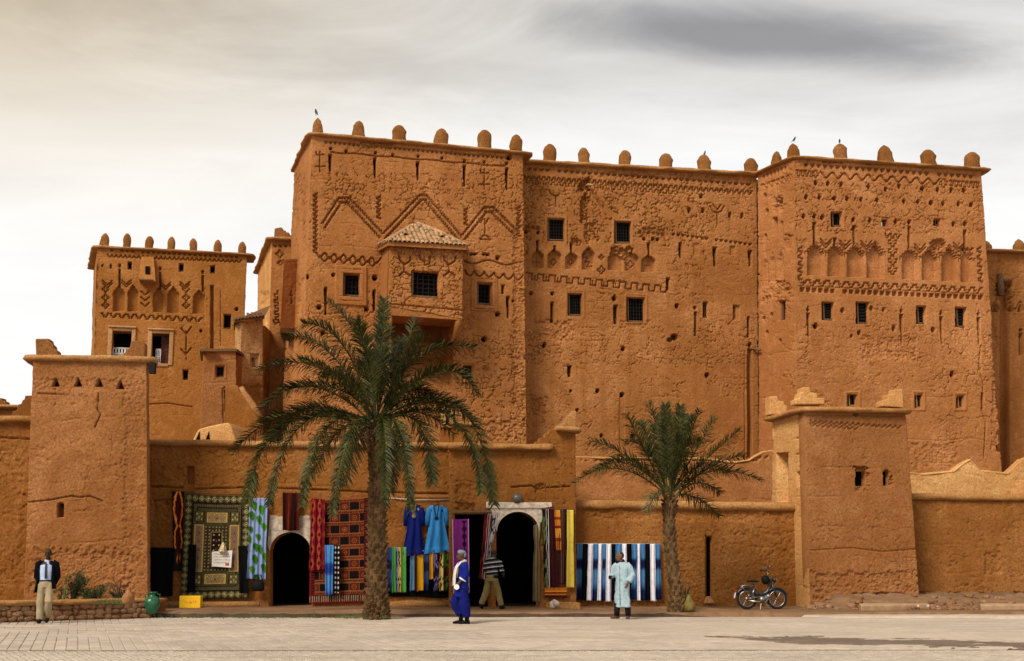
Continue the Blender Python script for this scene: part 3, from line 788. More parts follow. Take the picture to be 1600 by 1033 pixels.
def cm_mid(X, Y):
    return 1.0 * ((Y > 283) & (Y < 385) & (X < 1100)) + .6 * ((Y > 510) & (Y < 570)) + .25 * (Y < 460)
hwall('front_wall', root, fc, (817, 253), (1182, 273), (1186, 730), (817, 730), M_MID, carve_mid, step=1.05, crack=.055, csize=8.5, seed=22, crackmask=cm_mid, skirts='t')
P0, P1 = fc.hit(817, 253), fc.hit(1182, 273)
prism('rear_wall', root, [P0 - fc.n * .5 - fc.u * 2, P1 - fc.n * .5 + fc.u * 2, P1 - fc.n * 6 + fc.u * 2, P0 - fc.n * 6 - fc.u * 2], 0, ZT - .05, M_MID)
cap('parapet_coping', root, [P0 - fc.u * .3 - fc.n * .1, P1 + fc.u * .1 - fc.n * .1], M_CAP, .36, .085, 5, .03)
merlons(root, fc, [(858,246,19,23),(913,250,15,20),(976,254,16,21),(1040,258,18,21),(1101,262,18,21),(1174,267,18,20)], M_MERL)
for a in ((856,341,882,376,.03),(961,346,986,380,.03),(888,459,909,493,.02),(980,465,1007,503,.02)): window(root, fc, *a, 2.0, bars=(6, 7))
window(root, fc, 1099, 472, 1106, 496, 0, .6, grille='bars', bars=(1, 9))
for (x, y, L) in ((916, 291, 8), (1174, 546, 11)):   # drain spouts
    a = fc.hit(x, y, -.2); MB().tube([a, a + fc.n * .35 - np.array((0, 0, .03)), a + fc.n * .65 + fc.u * .12 - np.array((0, 0, .13))], [.05, .05, .04], 7).build('drain_spout', M_FRAME if x < 1000 else MATS['old_wood'], root, True)

# ================================================================== right tower
fr = face_top((1240, 246), (1533, 265), ZT)
root = thing('fortress_tower', fr.hit(1390, 720) * (1, 1, 0), 'broad rose mud fortress tower with a row of eight tall blind niches', 'tower')
def carve_right(c):
    c.solid = 393
    c.dent(1255, 258, 1523, 277, 27, 8, .17)
    c.zig(1282, 273, 1470, 284, 19, 4.6, 'wave', 1.8, .085); c.zig(1244, 270, 1270, 272, 7, 4, 'key', 1.6, .07); c.zig(1484, 286, 1530, 289, 7, 4, 'key', 1.6, .07)
    c.cross(1275, 272, 5); c.cross(1475, 286, 6)
    for k, (x, y) in enumerate(((1275,286),(1294,287),(1315,288),(1358,291),(1384,296),(1405,291),(1442,295),(1466,296),(1487,297),(1507,297),(1260,308),(1281,308),(1304,310),(1324,311),(1346,312),(1371,313),(1413,315),(1435,315),(1455,317),(1474,318),(1498,319),(1518,320),(1256,338),(1273,338),(1285,340),(1334,343),(1360,345),(1400,346),(1421,347),(1490,350),(1508,350))):
        c.hole_(x, y, 2.2 if k % 3 else 2.6, .28, 3.2)
    for x, a, b in ((1273,347,381),(1335,352,383),(1421,354,388),(1508,359,391),(1305,372,383)): c.slit(x, a, b, 4.4, 4, .3, dot=False)
    N = ((1262,1288,380,429.5),(1294,1318,382,431),(1324,1351,383,432.5),(1355,1381,381,434),(1410,1435,388,435.5),(1441,1466,389,437.5),(1472,1496,386,439),(1502,1521,391,440.5))
    for n in N: c.niche(*n, .27)
    c.calm(1244, 365, 1540, 470, .65)
    for k, n in enumerate(N):
        xc, hw = (n[0] + n[1]) / 2, (n[1] - n[0]) / 2 + 3
        st = [(-1, 18), (-1, 13), (-.75, 13), (-.75, 9), (-.5, 9), (-.5, 5), (-.25, 5), (-.25, 1), (0, -3)]
        L_ = [(xc + a * hw, n[2] + b) for a, b in st]; c.line(L_ + [(2 * xc - x, y) for x, y in L_[::-1]], 1.5, .05)
        if k not in (3, 7):
            mx = n[1] + 3; c.chev(mx, n[2] - 2, 17, 9, 2, 5, 1.6, .07); c.hole_(mx, n[2] - 5, 1.2, .06)
    for y in (378, 392, 407, 422): c.cross(1395.5, y, 6.5, 1.6, .07)
    c.zig(1251, 385, 1251, 438, 11, 3, 'step', 1.6, .07); c.zig(1530, 385, 1533, 442, 11, 3, 'step', 1.6, .07)
    c.zig(1383, 368, 1408, 370, 8, 3, 'step', 1.5, .07)
    c.zig(1248, 441, 1535, 454, 15.5, 3.8, 'step', 1.7, .08)
    for k in range(18): c.line([(1256 + k * 15.7, 439 + k * .75), (1256 + k * 15.7, 443 + k * .75)], 1.2, .05)
    c.dent(1249, 452, 1537, 465, 30, 6.5, .18, 'sq'); c.line([(1248, 447), (1537, 460)], 1.0, .04)
    for x, a, b in ((1263,489,526),(1408.5,491,538),(1470.5,495,538),(1529,496,538)): c.slit(x, a, b, 5, 2.2, .3, 1.0); c.tri(x, a - 11, a - 4, 4.5, .25)
    for x, y, r in ((1317,485,2.6),(1275,509.5,3.2),(1397,513,2.8),(1458,516,2.8),(1381,484,2),(1362,482,2.6),(1343,520,2.4),(1488,585,3.2),(1331,525,1.6),(1562,700,4)): c.hole_(x, y, r, .28, r * 1.4)
    c.rough(1244, 370, 1262, 400, .05, 3, 5); c.rough(1452, 372, 1480, 394, .26, 5, 4); c.rough(1284, 243, 1320, 256, .14, 7, 4); c.rough(1350, 250, 1420, 258, .10, 8, 4); c.rough(1500, 386, 1522, 402, .18, 9, 4)
    c.rough(1340, 524, 1440, 566, .05, 15, 5); c.rough(1548, 300, 1570, 720, .09, 16, 6); c.rough(1420, 690, 1500, 735, .05, 18, 5)
    c.raised(1297, 329, 1320, 357, .03); c.raised(1425, 611, 1446, 642, .03); c.raised(1490, 613, 1511, 642, .03); c.raised(1320, 612, 1345, 640, .03)
    c.rect(1299, 331, 1316, 354, .34); c.rect(1459, 342, 1470, 352, .3); c.rect(1285, 472, 1303, 500, .34, .02); c.rect(1338, 472, 1358, 506, .34, .02); c.rect(1432, 478, 1447, 506, .34, .03); c.rect(1493, 480, 1510, 511, .34, .05)
    c.rect(1430, 617, 1441, 637, .32); c.rect(1495, 619, 1506, 637, .32); c.rect(1325, 617, 1339, 634, .32); c.rect(1533, 614, 1537, 639, .3)
    i = c._sel(1377, 338, 1389, 358); c.hole[i] = True
    c.line([(1533, 540), (1530, 570), (1536, 600), (1534, 640), (1540, 660), (1538, 715)], 1.5, .06)
def cm_right(X, Y): return .9 * ((Y > 285) & (Y < 372)) + .35 * ((Y > 510) & (Y < 600))
hwall('front_wall', root, fr, (1240, 246), (1533, 265), (1566, 745), (1246, 745), M_RIGHT, carve_right, step=1.05, crack=.05, csize=9, join='l', seed=33, crackmask=cm_right, thick=.55)
A = fr.hit(1240, 246); A2 = fr.hit(1246, 745); Bk = at_z(1184, 271, ZT)
frl = Face(Bk, A, up=(A - A2))
def carve_rl(c):
    c.solid = 392
    c.dent(1190, 278, 1229, 263, 7, 9, .16); c.zig(1190, 292, 1236, 276, 8, 3, 'key', 1.5, .07)
    c.rough(1207, 306, 1224, 334, .2, 4, 4)
    c.rect(1207, 340, 1214, 367, .3, -.3); c.rect(1216, 470, 1226, 500, .3, -.1)
    for x0, x1, t, b in ((1193,1200,400,448),(1204,1211,393,441),(1216,1224,390,436)): c.niche(x0, x1, t, b, .16)
    c.slit(1196, 366, 402, 2.6, 2.2, .2, dot=False); c.slit(1221, 346, 392, 3, 2.4, .2, dot=False)
    c.dent(1190, 470, 1233, 451, 9, 7, .14, 'sq'); c.rough(1198, 436, 1234, 462, .10, 6, 4); c.rough(1222, 362, 1242, 392, .12, 7, 4)
    for x, y in ((1193,498),(1205,492),(1198,520),(1219,533),(1195,306),(1198,330)): c.hole_(x, y, 1.6, .2, 3)
hwall('side_wall', root, frl, (1184, 271), (1240, 246), (1246, 745), (1186, 745), M_RIGHT, carve_rl, step=1.1, crack=.045, csize=8, join='r', skirts='t', seed=34)
B = fr.hit(1533, 265); bk = -fr.n
z1 = fr.hit(1383, 362)[2]
prism('rear_wall', root, [A + bk * .6 + fr.u * .55, B + bk * .6 - fr.u * .05, B + bk * 7 - fr.u * .05, A + bk * 7 + fr.u * .55], 0, z1 - .1, M_RIGHT)
m = MB()   # roofless top storey: thin walls, so the small loophole shows the sky
m.extrude([B + bk * .56 - fr.u * .05, B + bk * .56 - fr.u * .5, B + bk * 7 - fr.u * .5, B + bk * 7 - fr.u * .05], (0, 0, -(ZT - z1)))
m.build('parapet_wall', M_RIGHT, root)
o = fr.hit(1383, 348); s = np.linalg.norm(fr.hit(1393, 348) - fr.hit(1373, 348)) / 20
m = MB()
for a, b, c_, d in ((-7, 7, 5.5, 11), (-7, 7, -11, -5), (-7, -4.5, -5, 5.5), (4.5, 7, -5, 5.5)): m.frame(o, fr.u, fr.v, fr.n, a * s, b * s, c_ * s, d * s, -.5, -.06)
m.build('loophole', M_RIGHT, root)
cap('parapet_coping', root, [Bk - fr.n * .1 - frl.n * .1, A - fr.n * .1 - frl.n * .1, B + fr.u * .15 - fr.n * .1, B + bk * 1.2 + fr.u * .15], M_CAP, .32, .07, 9, .03)
merlons(root, frl, [(1213,252,17,19)], M_MERL, scl=.0245); merlons(root, fr, [(1240,240,17,18),(1313,242,17,18),(1384,247,19,20),(1451,251,19,19),(1519,256,19,18)], M_MERL)
window(root, fr, 1299, 331, 1316, 354, 0, 1.8, bars=(2, 2)); window(root, fr, 1459, 342, 1470, 352, 0, .8, grille=None)
for a in ((1285,472,1303,500,.02),(1338,472,1358,506,.02),(1432,478,1447,506,.03),(1493,480,1510,511,.05)): window(root, fr, *a, 1.8, grille='shutter', bars=(1, 7))
for a in ((1430,617,1441,637,0),(1495,619,1506,637,0),(1325,617,1339,634,0)): window(root, fr, *a, 1.2, frame_mat=M_FRAME)
window(root, frl, 1207, 340, 1214, 367, -.3, 1.2); window(root, frl, 1216, 470, 1226, 500, -.1, 1.4, grille='shutter', bars=(1, 7))

# ================================================================== block beyond the right tower
fx = face_top((1535, 392), (1700, 398), 14.6)
root = thing('mud_building', fx.hit(1580, 760) * (1, 1, 0), 'lower mud building beyond the broad tower with a dark drain channel', 'building')
def carve_fx(c):
    c.rect(1563, 455, 1576, 745, .4, 0); c.rough(1556, 440, 1582, 470, .4, 3, 3)
    for x in (1555, 1579.5, 1594, 1609): c.tri(x, 476, 487, 9, .25); c.line([(x - 7, 484), (x, 471), (x + 7, 484)], 1.4, .06)
    c.slit(1595, 521, 555, 4.5, 4, .3)
hwall('front_wall', root, fx, (1535, 392), (1700, 398), (1700, 800), (1535, 800), M_MID, carve_fx, step=1.4, crack=.04, seed=41)
P0, P1 = fx.hit(1535, 392), fx.hit(1700, 398)
prism('rear_wall', root, [P0 - fx.n * .5 + fx.u * .05, P1 - fx.n * .5, P1 - fx.n * 6, P0 - fx.n * 6], 0, 14.5, M_MID)
cap('parapet_coping', root, [P0, P1], M_CAP, .3, .07, 5)
merlons(root, fx, [(1541,390,14,15),(1592,388,16,15),(1640,391,16,15)], M_MERL)
a = fx.hit(1561, 440, .0); MB().tube([a - fx.n * .3, a + fx.n * .5 + fx.u * .3], [.09, .07], 7).tube([fx.hit(1563, 428, .1), fx.hit(1564, 462, .12)], [.12, .16], 7).build('drain_spout', MATS['old_wood'], root, True)

# ================================================================== far left tower
ff = face_top((152, 386), (386, 398), 15.7)
root = thing('fortress_tower', ff.hit(260, 700) * (1, 1, 0), 'amber mud tower with two pale-framed tall windows behind a squat tower', 'tower')
def carve_far(c):
    c.dent(171, 391, 374, 402, 25, 4.6, .15); c.zig(168, 399.5, 377, 408, 7, 2, 'scal', 1.3, .08)
    for x0, x1, t, b in ((177,195,446,486),(200,216,445,486),(239.5,255,450,487),(262,280,448,488.5),(302,320,453,489.5)): c.niche(x0, x1, t, b, .26)
    for x, a, b in ((187,420,449),(250,425,452),(317,430,456)): c.slit(x, a, b, 3, 2.6, .3)
    for x in (165, 291): 
        for y in (452, 465, 477): c.flower(x, y, 5.2, 1.3, .08)
    for y in (458, 467, 476): c.chev(227, y, 13, 6, 1, 5, 1.4, .08)
    for x, y in ((197.5, 441), (259, 445), (289, 444), (168, 442)): c.chev(x, y, 15, 7, 2, 4, 1.4, .08)
    c.zig(158, 492, 316, 500, 13, 2.8, 'step', 1.5, .08)
    c.line([(283, 513), (291, 522), (299, 511)], 1.6, .08); c.line([(291, 518), (291, 547)], 1.6, .08); c.line([(283, 545), (290, 554), (299, 544)], 1.5, .08); c.line([(291, 550), (291, 562)], 1.4, .08)
    c.rect(200, 409, 206, 421, .3); c.rect(280, 412, 287, 424, .3); c.rect(329, 415, 336, 427, .3); c.rect(286, 578, 294, 593, .3); c.rect(350, 491, 361, 513, .3); c.hole_(370, 483, 2.4, .25); c.hole_(314, 517, 2, .25); c.hole_(160, 415, 1.5, .2); c.hole_(173, 416, 1.3, .2, 3)
    c.rect(329, 446, 334, 560, .3); c.line([(320, 450), (319, 500)], 1, .04); c.line([(345, 455), (345, 540)], 1, .04)
    c.rect(175, 516, 205, 575, .9); c.rect(237, 520, 264, 569, .9)
    c.line([(230, 632), (260, 630), (300, 636)], 1.4, .05)
hwall('front_wall', root, ff, (152, 386), (386, 398), (375, 720), (142, 720), M_FAR, carve_far, step=1.0, crack=.02, csize=12, join='l', seed=52, lump=.025)
A = ff.hit(152, 386); A2 = ff.hit(142, 720); Bk = at_z(146, 420, 15.7)
ffl = Face(Bk, A, up=(A - A2))
hwall('side_wall', root, ffl, (146, 420), (152, 386), (142, 720), (138, 720), M_FAR, None, step=1.5, join='r', skirts='tl', seed=53)
B = ff.hit(386, 398); bk = -ff.n
prism('rear_wall', root, [A + bk * 1.05 + ff.u * .3, B + bk * 1.05 - ff.u * .05, B + bk * 5 - ff.u * .05, A + bk * 5 + ff.u * .3], 0, 15.65, M_FAR)
mb = MB().extrude([B - ff.u * .05, B + bk * 1.1 - ff.u * .05, B + bk * 1.1 - ff.u * .3, B - ff.u * .3 + bk * .4], (0, 0, -15)); mb.build('corner_wall', M_FAR, root)
cap('parapet_coping', root, [Bk, A - ff.n * .1, B + ff.u * .1 - ff.n * .1, B + bk * 1.5 + ff.u * .1], M_CAP, .29, .065, 12, .03)
merlons(root, ff, [(163,378,14,17),(198,380,11,18),(233,383,11,18),(267,385,11,18),(302,386,11,17),(340,388,11,16),(378,390,11,16)], M_MERL)
def framed(x0, y0, x1, y1, fw, parent, face, rail):
    o = face.hit((x0 + x1) / 2, (y0 + y1) / 2); s = np.linalg.norm(face.hit(x1, y0) - face.hit(x0, y0)) / (x1 - x0)
    hw, hh, f = (x1 - x0) / 2 * s, (y1 - y0) / 2 * s, fw * s
    pane = MB().frame(o, face.u, face.v, face.n, -hw, hw, -hh, hh, -.88, -.84).build('window', MATS['window_dark'], parent)
    m = MB()
    m.frame(o, face.u, face.v, face.n, -hw - f * 1.1, hw + f * 1.1, hh + f * .75, hh + f * 1.2, -.05, .14)
    m.frame(o, face.u, face.v, face.n, -hw, hw, hh, hh + f * .75, -.12, .05)
    m.frame(o, face.u, face.v, face.n, -hw - f, -hw, -hh - f * .4, hh + f * .75, -.12, .07); m.frame(o, face.u, face.v, face.n, hw, hw + f, -hh - f * .4, hh + f * .75, -.12, .07)
    m.frame(o, face.u, face.v, face.n, -hw, hw, -hh - f * .8, -hh, -.12, .05)
    q = m.build('frame', M_FRAME, pane); b = q.modifiers.new('worn', 'BEVEL'); b.width = .03; b.segments = 2
    g = MB(); a0, a1, h0, h1 = rail; a0, a1 = -hw + 2 * hw * a0, -hw + 2 * hw * a1; h0, h1 = -hh + 2 * hh * h0, -hh + 2 * hh * h1
    nb = max(3, int((a1 - a0) / .12))
    for i in range(nb + 1):
        x = a0 + (a1 - a0) * i / nb; g.tube([o + face.u * x + face.v * h0 - face.n * .25, o + face.u * x + face.v * h1 - face.n * .25], .016, 5)
    for y in (h0 + .02, (h0 + h1) / 2, h1): g.tube([o + face.u * a0 + face.v * y - face.n * .25, o + face.u * a1 + face.v * y - face.n * .25], .02, 5)
    for i in range(nb):   # scrolls between the bars
        x = a0 + (a1 - a0) * (i + .5) / nb
        for y in (h0 * .75 + h1 * .25, h0 * .25 + h1 * .75):
            g.tube([o + face.u * (x + .045 * math.cos(t)) + face.v * (y + .11 * math.sin(t)) - face.n * .25 for t in np.linspace(0, 2 * math.pi, 9)], .011, 4)
    g.build('railing', MATS['white_paint'], pane, True)
    return pane
framed(175, 516, 205, 562, 6.5, root, ff, (.05, .98, .0, .42)); pw = framed(237, 520, 264, 569, 6.5, root, ff, (.25, .52, .0, .5))
M_CARV = plain('carved_wood', (.10, .03, .02), .7, .2, var=.6, scale=9)
MB().frame(ff.hit(258, 545), ff.u, ff.v, ff.n, -.20, .17, -.65, .65, -.5, -.44).build('shutter', M_CARV, pw)
for a in ((200,409,206,421),(280,412,287,424),(329,415,336,427),(286,578,294,593),(350,491,361,513)): window(root, ff, *a, 0, .8, grille=None)
# chute jutting out under the parapet
q = [ff.hit(221, 401, .1), ff.hit(240, 401, .1), ff.hit(243, 440, .75), ff.hit(217, 436, .75)]
MB().add([q[0] - ff.n * .2, q[1] - ff.n * .2, q[1], q[0], q[3] - ff.n * 1.0, q[2] - ff.n * 1.0, q[2], q[3]], [(0,1,2,3),(3,2,6,7),(0,3,7,4),(1,5,6,2),(4,7,6,5)]).build('machicolation', M_FAR, root)
MB().extrude([ff.hit(227, 428, .62), ff.hit(234, 428, .62), ff.hit(234, 416, .45), ff.hit(227, 416, .45)], -ff.n * .05).build('slot', MATS['window_dark'], root)
MB().tube([ff.hit(218, 437, .8), ff.hit(240, 438, .8)], .06, 6).build('sill', MATS['old_wood'], root)

# ================================================================== link building, buttress, small blocks
fk = face_top((425, 374), (470, 374), 14.7)
root = thing('mud_building', fk.hit(435, 690) * (1, 1, 0), 'narrow mud building with stepped roof corner tucked beside the tall tower', 'building')
def carve_k(c):
    c.dent(426, 385, 468, 385, 5, 5, .12); c.flower(437, 397, 6); c.flower(438, 411, 4); c.zig(431, 455, 433, 500, 9, 2.4, 'key', 1.5, .08); c.zig(426, 503, 444, 508, 9, 3, 'tri', 1.6, .08)
hwall('front_wall', root, fk, (425, 374), (470, 374), (470, 720), (415, 720), M_MID, carve_k, step=1.2, join='l', seed=61)
A = fk.hit(425, 374); Bk = at_z(403, 424, 14.7); fkl = Face(Bk, A, up=(A - fk.hit(415, 720)))
hwall('side_wall', root, fkl, (403, 424), (425, 374), (415, 720), (401, 720), M_PALE, lambda c: (c.slit(408, 500, 590, 2.4, 2, .2, dot=False), c.rough(404, 455, 425, 480, .06, 3, 4), c.slit(416, 485, 560, 2, 1.5, .15, dot=False)), step=1.2, join='r', skirts='tl', seed=62)  # paler than the front: sunlight painted into this side
B = fk.hit(470, 374); bk = -fk.n
prism('rear_wall', root, [A + bk * .45 + fk.u * .4, B + bk * .45, B + bk * 5, A + bk * 5 + fk.u * .4], 0, 14.6, M_MID)
cap('roof_edge', root, [Bk + (0, .4, 0), A, B], M_CAP, .28, .07, 8)
slab('stepped_merlon', root, fk, [(428, 372), (429, 357), (438, 355), (441, 356), (441, 360), (446, 360), (446, 363), (451, 363), (451, 367), (457, 368), (457, 372)], .4, M_MERL, .05)

fbx = face_y(440, 48.3, 470, 49.0, 450)
root = thing('wall_turret', fbx.hit(455, 512), 'small boxy mud turret jutting from the side of the tall tower', 'turret')
hwall('front_wall', root, fbx, (444, 405), (470, 404), (466, 513), (438, 512), M_MAIN, lambda c: (c.tri(457, 448, 474, 3, .2), c.tri(456, 452, 462, 6, .2)), step=1.2, join='l', skirts='tr', seed=65)
A, B = fbx.hit(444, 405), fbx.hit(470, 404); C_, D_ = fbx.hit(466, 513), fbx.hit(438, 512); bk = np.array((-.1, 1, 0))
MB().add([A, A + bk * 1.7, D_ + bk * 1.7, D_], [(0, 1, 2, 3)]).build('side_wall', M_PALE, root)  # sunlit side put into the colour
MB().extrude([D_ - (0, 0, .0), C_, C_ + bk * 1.7, D_ + bk * 1.7], (0, 0, -.22)).build('floor_beam', MATS['old_wood'], root)
MB().extrude([A - (0, 0, .08), B - (0, 0, .08), B + bk * 1.7, A + bk * 1.7], (0, 0, .07)).build('roof', M_CAP, root)

ft = face_y(376, 50, 410, 50.6, 520)
root = thing('tiled_turret', ft.hit(392, 680) * (1, 1, 0), 'slim blotchy mud turret with a small dark tiled roof', 'turret')
M_BLOT = mud('plaster_blotchy', (0.36, 0.165, 0.050), pale=(.62, .38, .18), blotch=.6, straw=.3)
hwall('front_wall', root, ft, (377, 500), (411, 498), (411, 700), (372, 700), M_BLOT, lambda c: (c.rect(392, 553, 405, 574, .1), c.hole_(398.5, 561, 3, .3), c.rect(396, 563, 401, 573, .3), c.rough(374, 600, 411, 625, .08, 3, 4)), step=1.2, join='l', seed=66)
A = ft.hit(377, 500); bk = np.array((-.45, 2.2, 0)); ftl = Face(A + bk, A)
pa, pb = px_of(A + bk), px_of(ft.hit(372, 700) + bk)
hwall('side_wall', root, ftl, pa, (377, 500), (372, 700), pb, M_PALE, None, step=1.3, join='r', skirts='t', seed=67)  # lighter colour stands in for sun on this side
B = ft.hit(411, 498)
eL, eR, ap = A + np.array((-.25, -.2, -.05)), B + np.array((.1, -.2, .05)), B + np.array((.1, 1.0, .75)); ap2 = A + np.array((.35, 1.3, .62))
MB().add([eL, eR, ap, ap2, A + bk + (-.3, 0, -.05)] + [p - np.array((0, 0, .1)) for p in (eL, eR, A + bk + (-.3, 0, -.05))], [(0, 1, 2, 3), (0, 3, 4), (0, 5, 6, 1), (0, 4, 7, 5)]).build('roof', MATS['old_wood'], root)
M_TILED = plain('dark_roof_tile', (0.16, 0.075, 0.035), .85, .15, var=.5, scale=4, bump=.4)
tile_slope(root, eL, eR, ap2 * .35 + ap * .65, 9, .28, M_TILED)
prism('rear_wall', root, [A + (.1, .5, 0), B + (0, .5, 0), B + (0, 2.5, 0), A + (.0, 2.5, 0)], 0, A[2] - .05, M_BLOT)

fs = face_y(318, 48.6, 368, 48.9, 560)
root = thing('mud_hut', fs.hit(340, 690) * (1, 1, 0), 'small square mud block with one pale-edged window and a flat roof', 'building')
hwall('front_wall', root, fs, (318, 548), (369, 548), (369, 700), (312, 700), M_LTOW, lambda c: (c.raised(333, 568, 354, 592, .03), c.rect(338, 573, 350, 589, .3), c.slit(353, 609, 662, 5, 5, .3, 2, dot=False), c.line([(349, 660), (348, 608), (352, 605), (359, 608), (360, 655)], 1.6, .05)), step=1.2, join='l', seed=68)
A, B = fs.hit(318, 548), fs.hit(369, 548); bk = np.array((-.55, 2.4, 0)); fsl = Face(A + bk, A)
hwall('side_wall', root, fsl, px_of(A + bk), (318, 548), (312, 700), px_of(fs.hit(312, 700) + bk), M_PALE, None, step=1.3, join='r', skirts='t', seed=69)  # sun-facing side painted lighter than the front
window(root, fs, 338, 573, 350, 589, 0, 1.4)
MB().extrude([A + (-.12, -.12, -.04), B + (.05, -.12, -.04), B + (.05, 2.3, -.04), A + bk + (-.12, 0, -.04)], (0, 0, .10)).build('roof', MATS['old_wood'], root)
prism('rear_wall', root, [A + (.3, .5, 0), B + (0, .5, 0), B + (0, 2.2, 0), A + (0, 2.2, 0)], 0, A[2] - .05, M_LTOW)

fw = face_y(355, 47.2, 415, 47.2, 640)
root = thing('stair_wall', fw.hit(385, 690) * (1, 1, 0), 'dark mud wall with a steep sloping stair coping above the shops', 'wall')
hwall('front_wall', root, fw, (352, 595), (412, 690), (412, 705), (352, 705), M_SHOP, None, top=[(352, 600), (370, 602), (374, 612), (404, 655), (412, 690)], step=1.3, seed=70)
P = [fw.hit(x, y) for x, y in ((370, 607), (376, 616), (390, 634), (404, 660))]
MB().tube([p - fw.n * .2 for p in P], [(.09, .22)] * 4, 8).build('coping', M_CAP, root, True)

# the pale barrel-vaulted skylight behind the shop wall
root = thing('roof_vault', at_y(333, 690, 45.2), 'pale plastered vault with pointed dark openings on the shop roof', 'roof')
fv = face_y(300, 44.6, 368, 44.6, 690)
vo = MB().extrude([fv.hit(x, y) for x, y in ((299, 696), (302, 685), (309, 671), (322, 667), (340, 663), (357, 660), (362, 668), (368, 688), (368, 696))][::-1], (.2, 2.4, 0)).build('vault', M_PALE, root); b = vo.modifiers.new('worn', 'BEVEL'); b.width = .06; b.segments = 3
for x in (309, 324):
    fw_ = face_y(300, 44.575, 368, 44.575, 690)
    MB().extrude([fw_.hit(x - 5, 692, .0), fw_.hit(x + 4, 692, .0), fw_.hit(x + 2.5, 674, .0)], (0, .02, 0)).build('opening', MATS['window_dark'], root)
# ================================================================== ground
ZTER = 0.13
def ground_mat(name, c1, c2, c3, s=1.0, bump=.6):
    m, n, l, p = new_mat(name); co = _wco(n)
    a = _noise(n, l, co, .35 * s, 6, .62, .5); b = _noise(n, l, co, 2.6 * s, 6, .68); g = _noise(n, l, co, 30 * s, 4, .7)
    col = _mix(n, l, _range(n, l, a, .38, .64), c1, c2); col = _mix(n, l, _range(n, l, b, .48, .75, 0, .7), col, c3)
    mp = n.new('ShaderNodeMapping'); mp.inputs[3].default_value = (.22, 1.5, 1); l.new(co, mp.inputs[0]); st = _noise(n, l, mp.outputs[0], 1.0, 6, .7, .5)
    col = _mix(n, l, _range(n, l, st, .48, .70, 0, .55), col, tuple(k * .6 for k in c1))
    col = _mix(n, l, _range(n, l, g, .45, .75, 0, .35), col, tuple(k * .55 for k in c1))
    l.new(col, p.inputs['Base Color']); p.inputs['Roughness'].default_value = .95; p.inputs['Specular IOR Level'].default_value = .15
    nb = _bump(n, l, b, .35 * bump, .05); nb = _bump(n, l, g, .6 * bump, .012, nb); l.new(nb, p.inputs['Normal']); MATS[name] = m; return m
M_GROUND = ground_mat('packed_earth', (.30, .20, .125), (.36, .25, .16), (.24, .15, .085))
M_TERR = ground_mat('swept_earth', (.19, .103, .052), (.27, .155, .085), (.11, .056, .026), 1.3, 1.0)
M_GUT = ground_mat('gutter_soil_and_shade', (.055, .036, .022), (.09, .06, .038), (.035, .023, .014), 2.0)  # dark soil; on the kerb it also holds painted shade
M_JOINT = ground_mat('joint_sand', (.24, .17, .115), (.29, .21, .145), (.20, .14, .09))
M_SAND = ground_mat('drifted_sand', (.46, .38, .305), (.55, .45, .355), (.32, .25, .185), 1.6)
M_DAMP = ground_mat('damp_tar', (.16, .118, .088), (.21, .155, .115), (.10, .074, .055), 2.0)
def sheet(name, x0, x1, y0, y1, nx, ny, zf, mat, kind='structure'):
    X, Y = np.meshgrid(np.linspace(x0, x1, nx + 1), np.linspace(y0, y1, ny + 1)); Z = zf(X, Y)
    i = np.arange(X.size).reshape(X.shape)
    o = mesh_obj(name, np.stack([X, Y, Z], -1).reshape(-1, 3), np.stack([i[:-1, :-1], i[:-1, 1:], i[1:, 1:], i[1:, :-1]], -1).reshape(-1, 4), mat, None, True, (0, 0, 0))
    return tag(o, kind=kind)
tag(mesh_obj('ground', [(-700, -60, -.06), (700, -60, -.06), (700, 900, -.06), (-700, 900, -.06)], [(0, 1, 2, 3)], M_GROUND, None, False, (0, 0, 0)), kind='structure')
YK = 34.45   # the street's kerb line
street = tag(mesh_obj('street', [(-40, 4, -.018), (40, 4, -.018), (40, YK + .1, -.018), (-40, YK + .1, -.018)], [(0, 1, 2, 3)], M_JOINT, None, False, (0, 0, 0)), kind='structure')
def terr_z(X, Y):
    f = sstep(YK, YK + .12, Y + (fbm(X * 1.1, X * 0, 3, 4) - .5) * .5)
    bank = sstep(8.3, 9.6, X) * sstep(36.3, 37.6, Y) * .34
    mound = .10 * np.exp(-(((X + 3.65) / 1.3) ** 2 + ((Y - 34.3) / .7) ** 2)) + .10 * np.exp(-(((X - 4.6) / .9) ** 2 + ((Y - 36.0) / .6) ** 2))
    return -.05 + (ZTER + .05) * f + (fbm(X * 1.5, Y * 1.5, 8, 4) - .5) * .045 * f + bank * (1 + (fbm(X * 3, Y * 3, 4, 3) - .5) * .9) + mound
sheet('terrace', -24, 24, 33.7, 41, 480, 90, terr_z, M_TERR)
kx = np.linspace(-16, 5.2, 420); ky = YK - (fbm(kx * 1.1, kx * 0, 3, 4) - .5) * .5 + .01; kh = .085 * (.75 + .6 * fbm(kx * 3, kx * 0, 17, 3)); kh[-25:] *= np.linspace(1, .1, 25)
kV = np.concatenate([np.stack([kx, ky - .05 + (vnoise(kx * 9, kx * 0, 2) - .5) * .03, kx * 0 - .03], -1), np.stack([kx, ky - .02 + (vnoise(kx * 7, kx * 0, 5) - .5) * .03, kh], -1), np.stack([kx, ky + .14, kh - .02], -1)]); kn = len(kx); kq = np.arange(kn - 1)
tag(mesh_obj('kerb', kV, np.concatenate([np.stack([kq, kq + 1, kn + kq + 1, kn + kq], -1), np.stack([kn + kq, kn + kq + 1, 2 * kn + kq + 1, 2 * kn + kq], -1)]), M_GUT, None, False, (0, 0, 0)), kind='structure')  # dark soil face, its colour also painting the terrace edge's shade
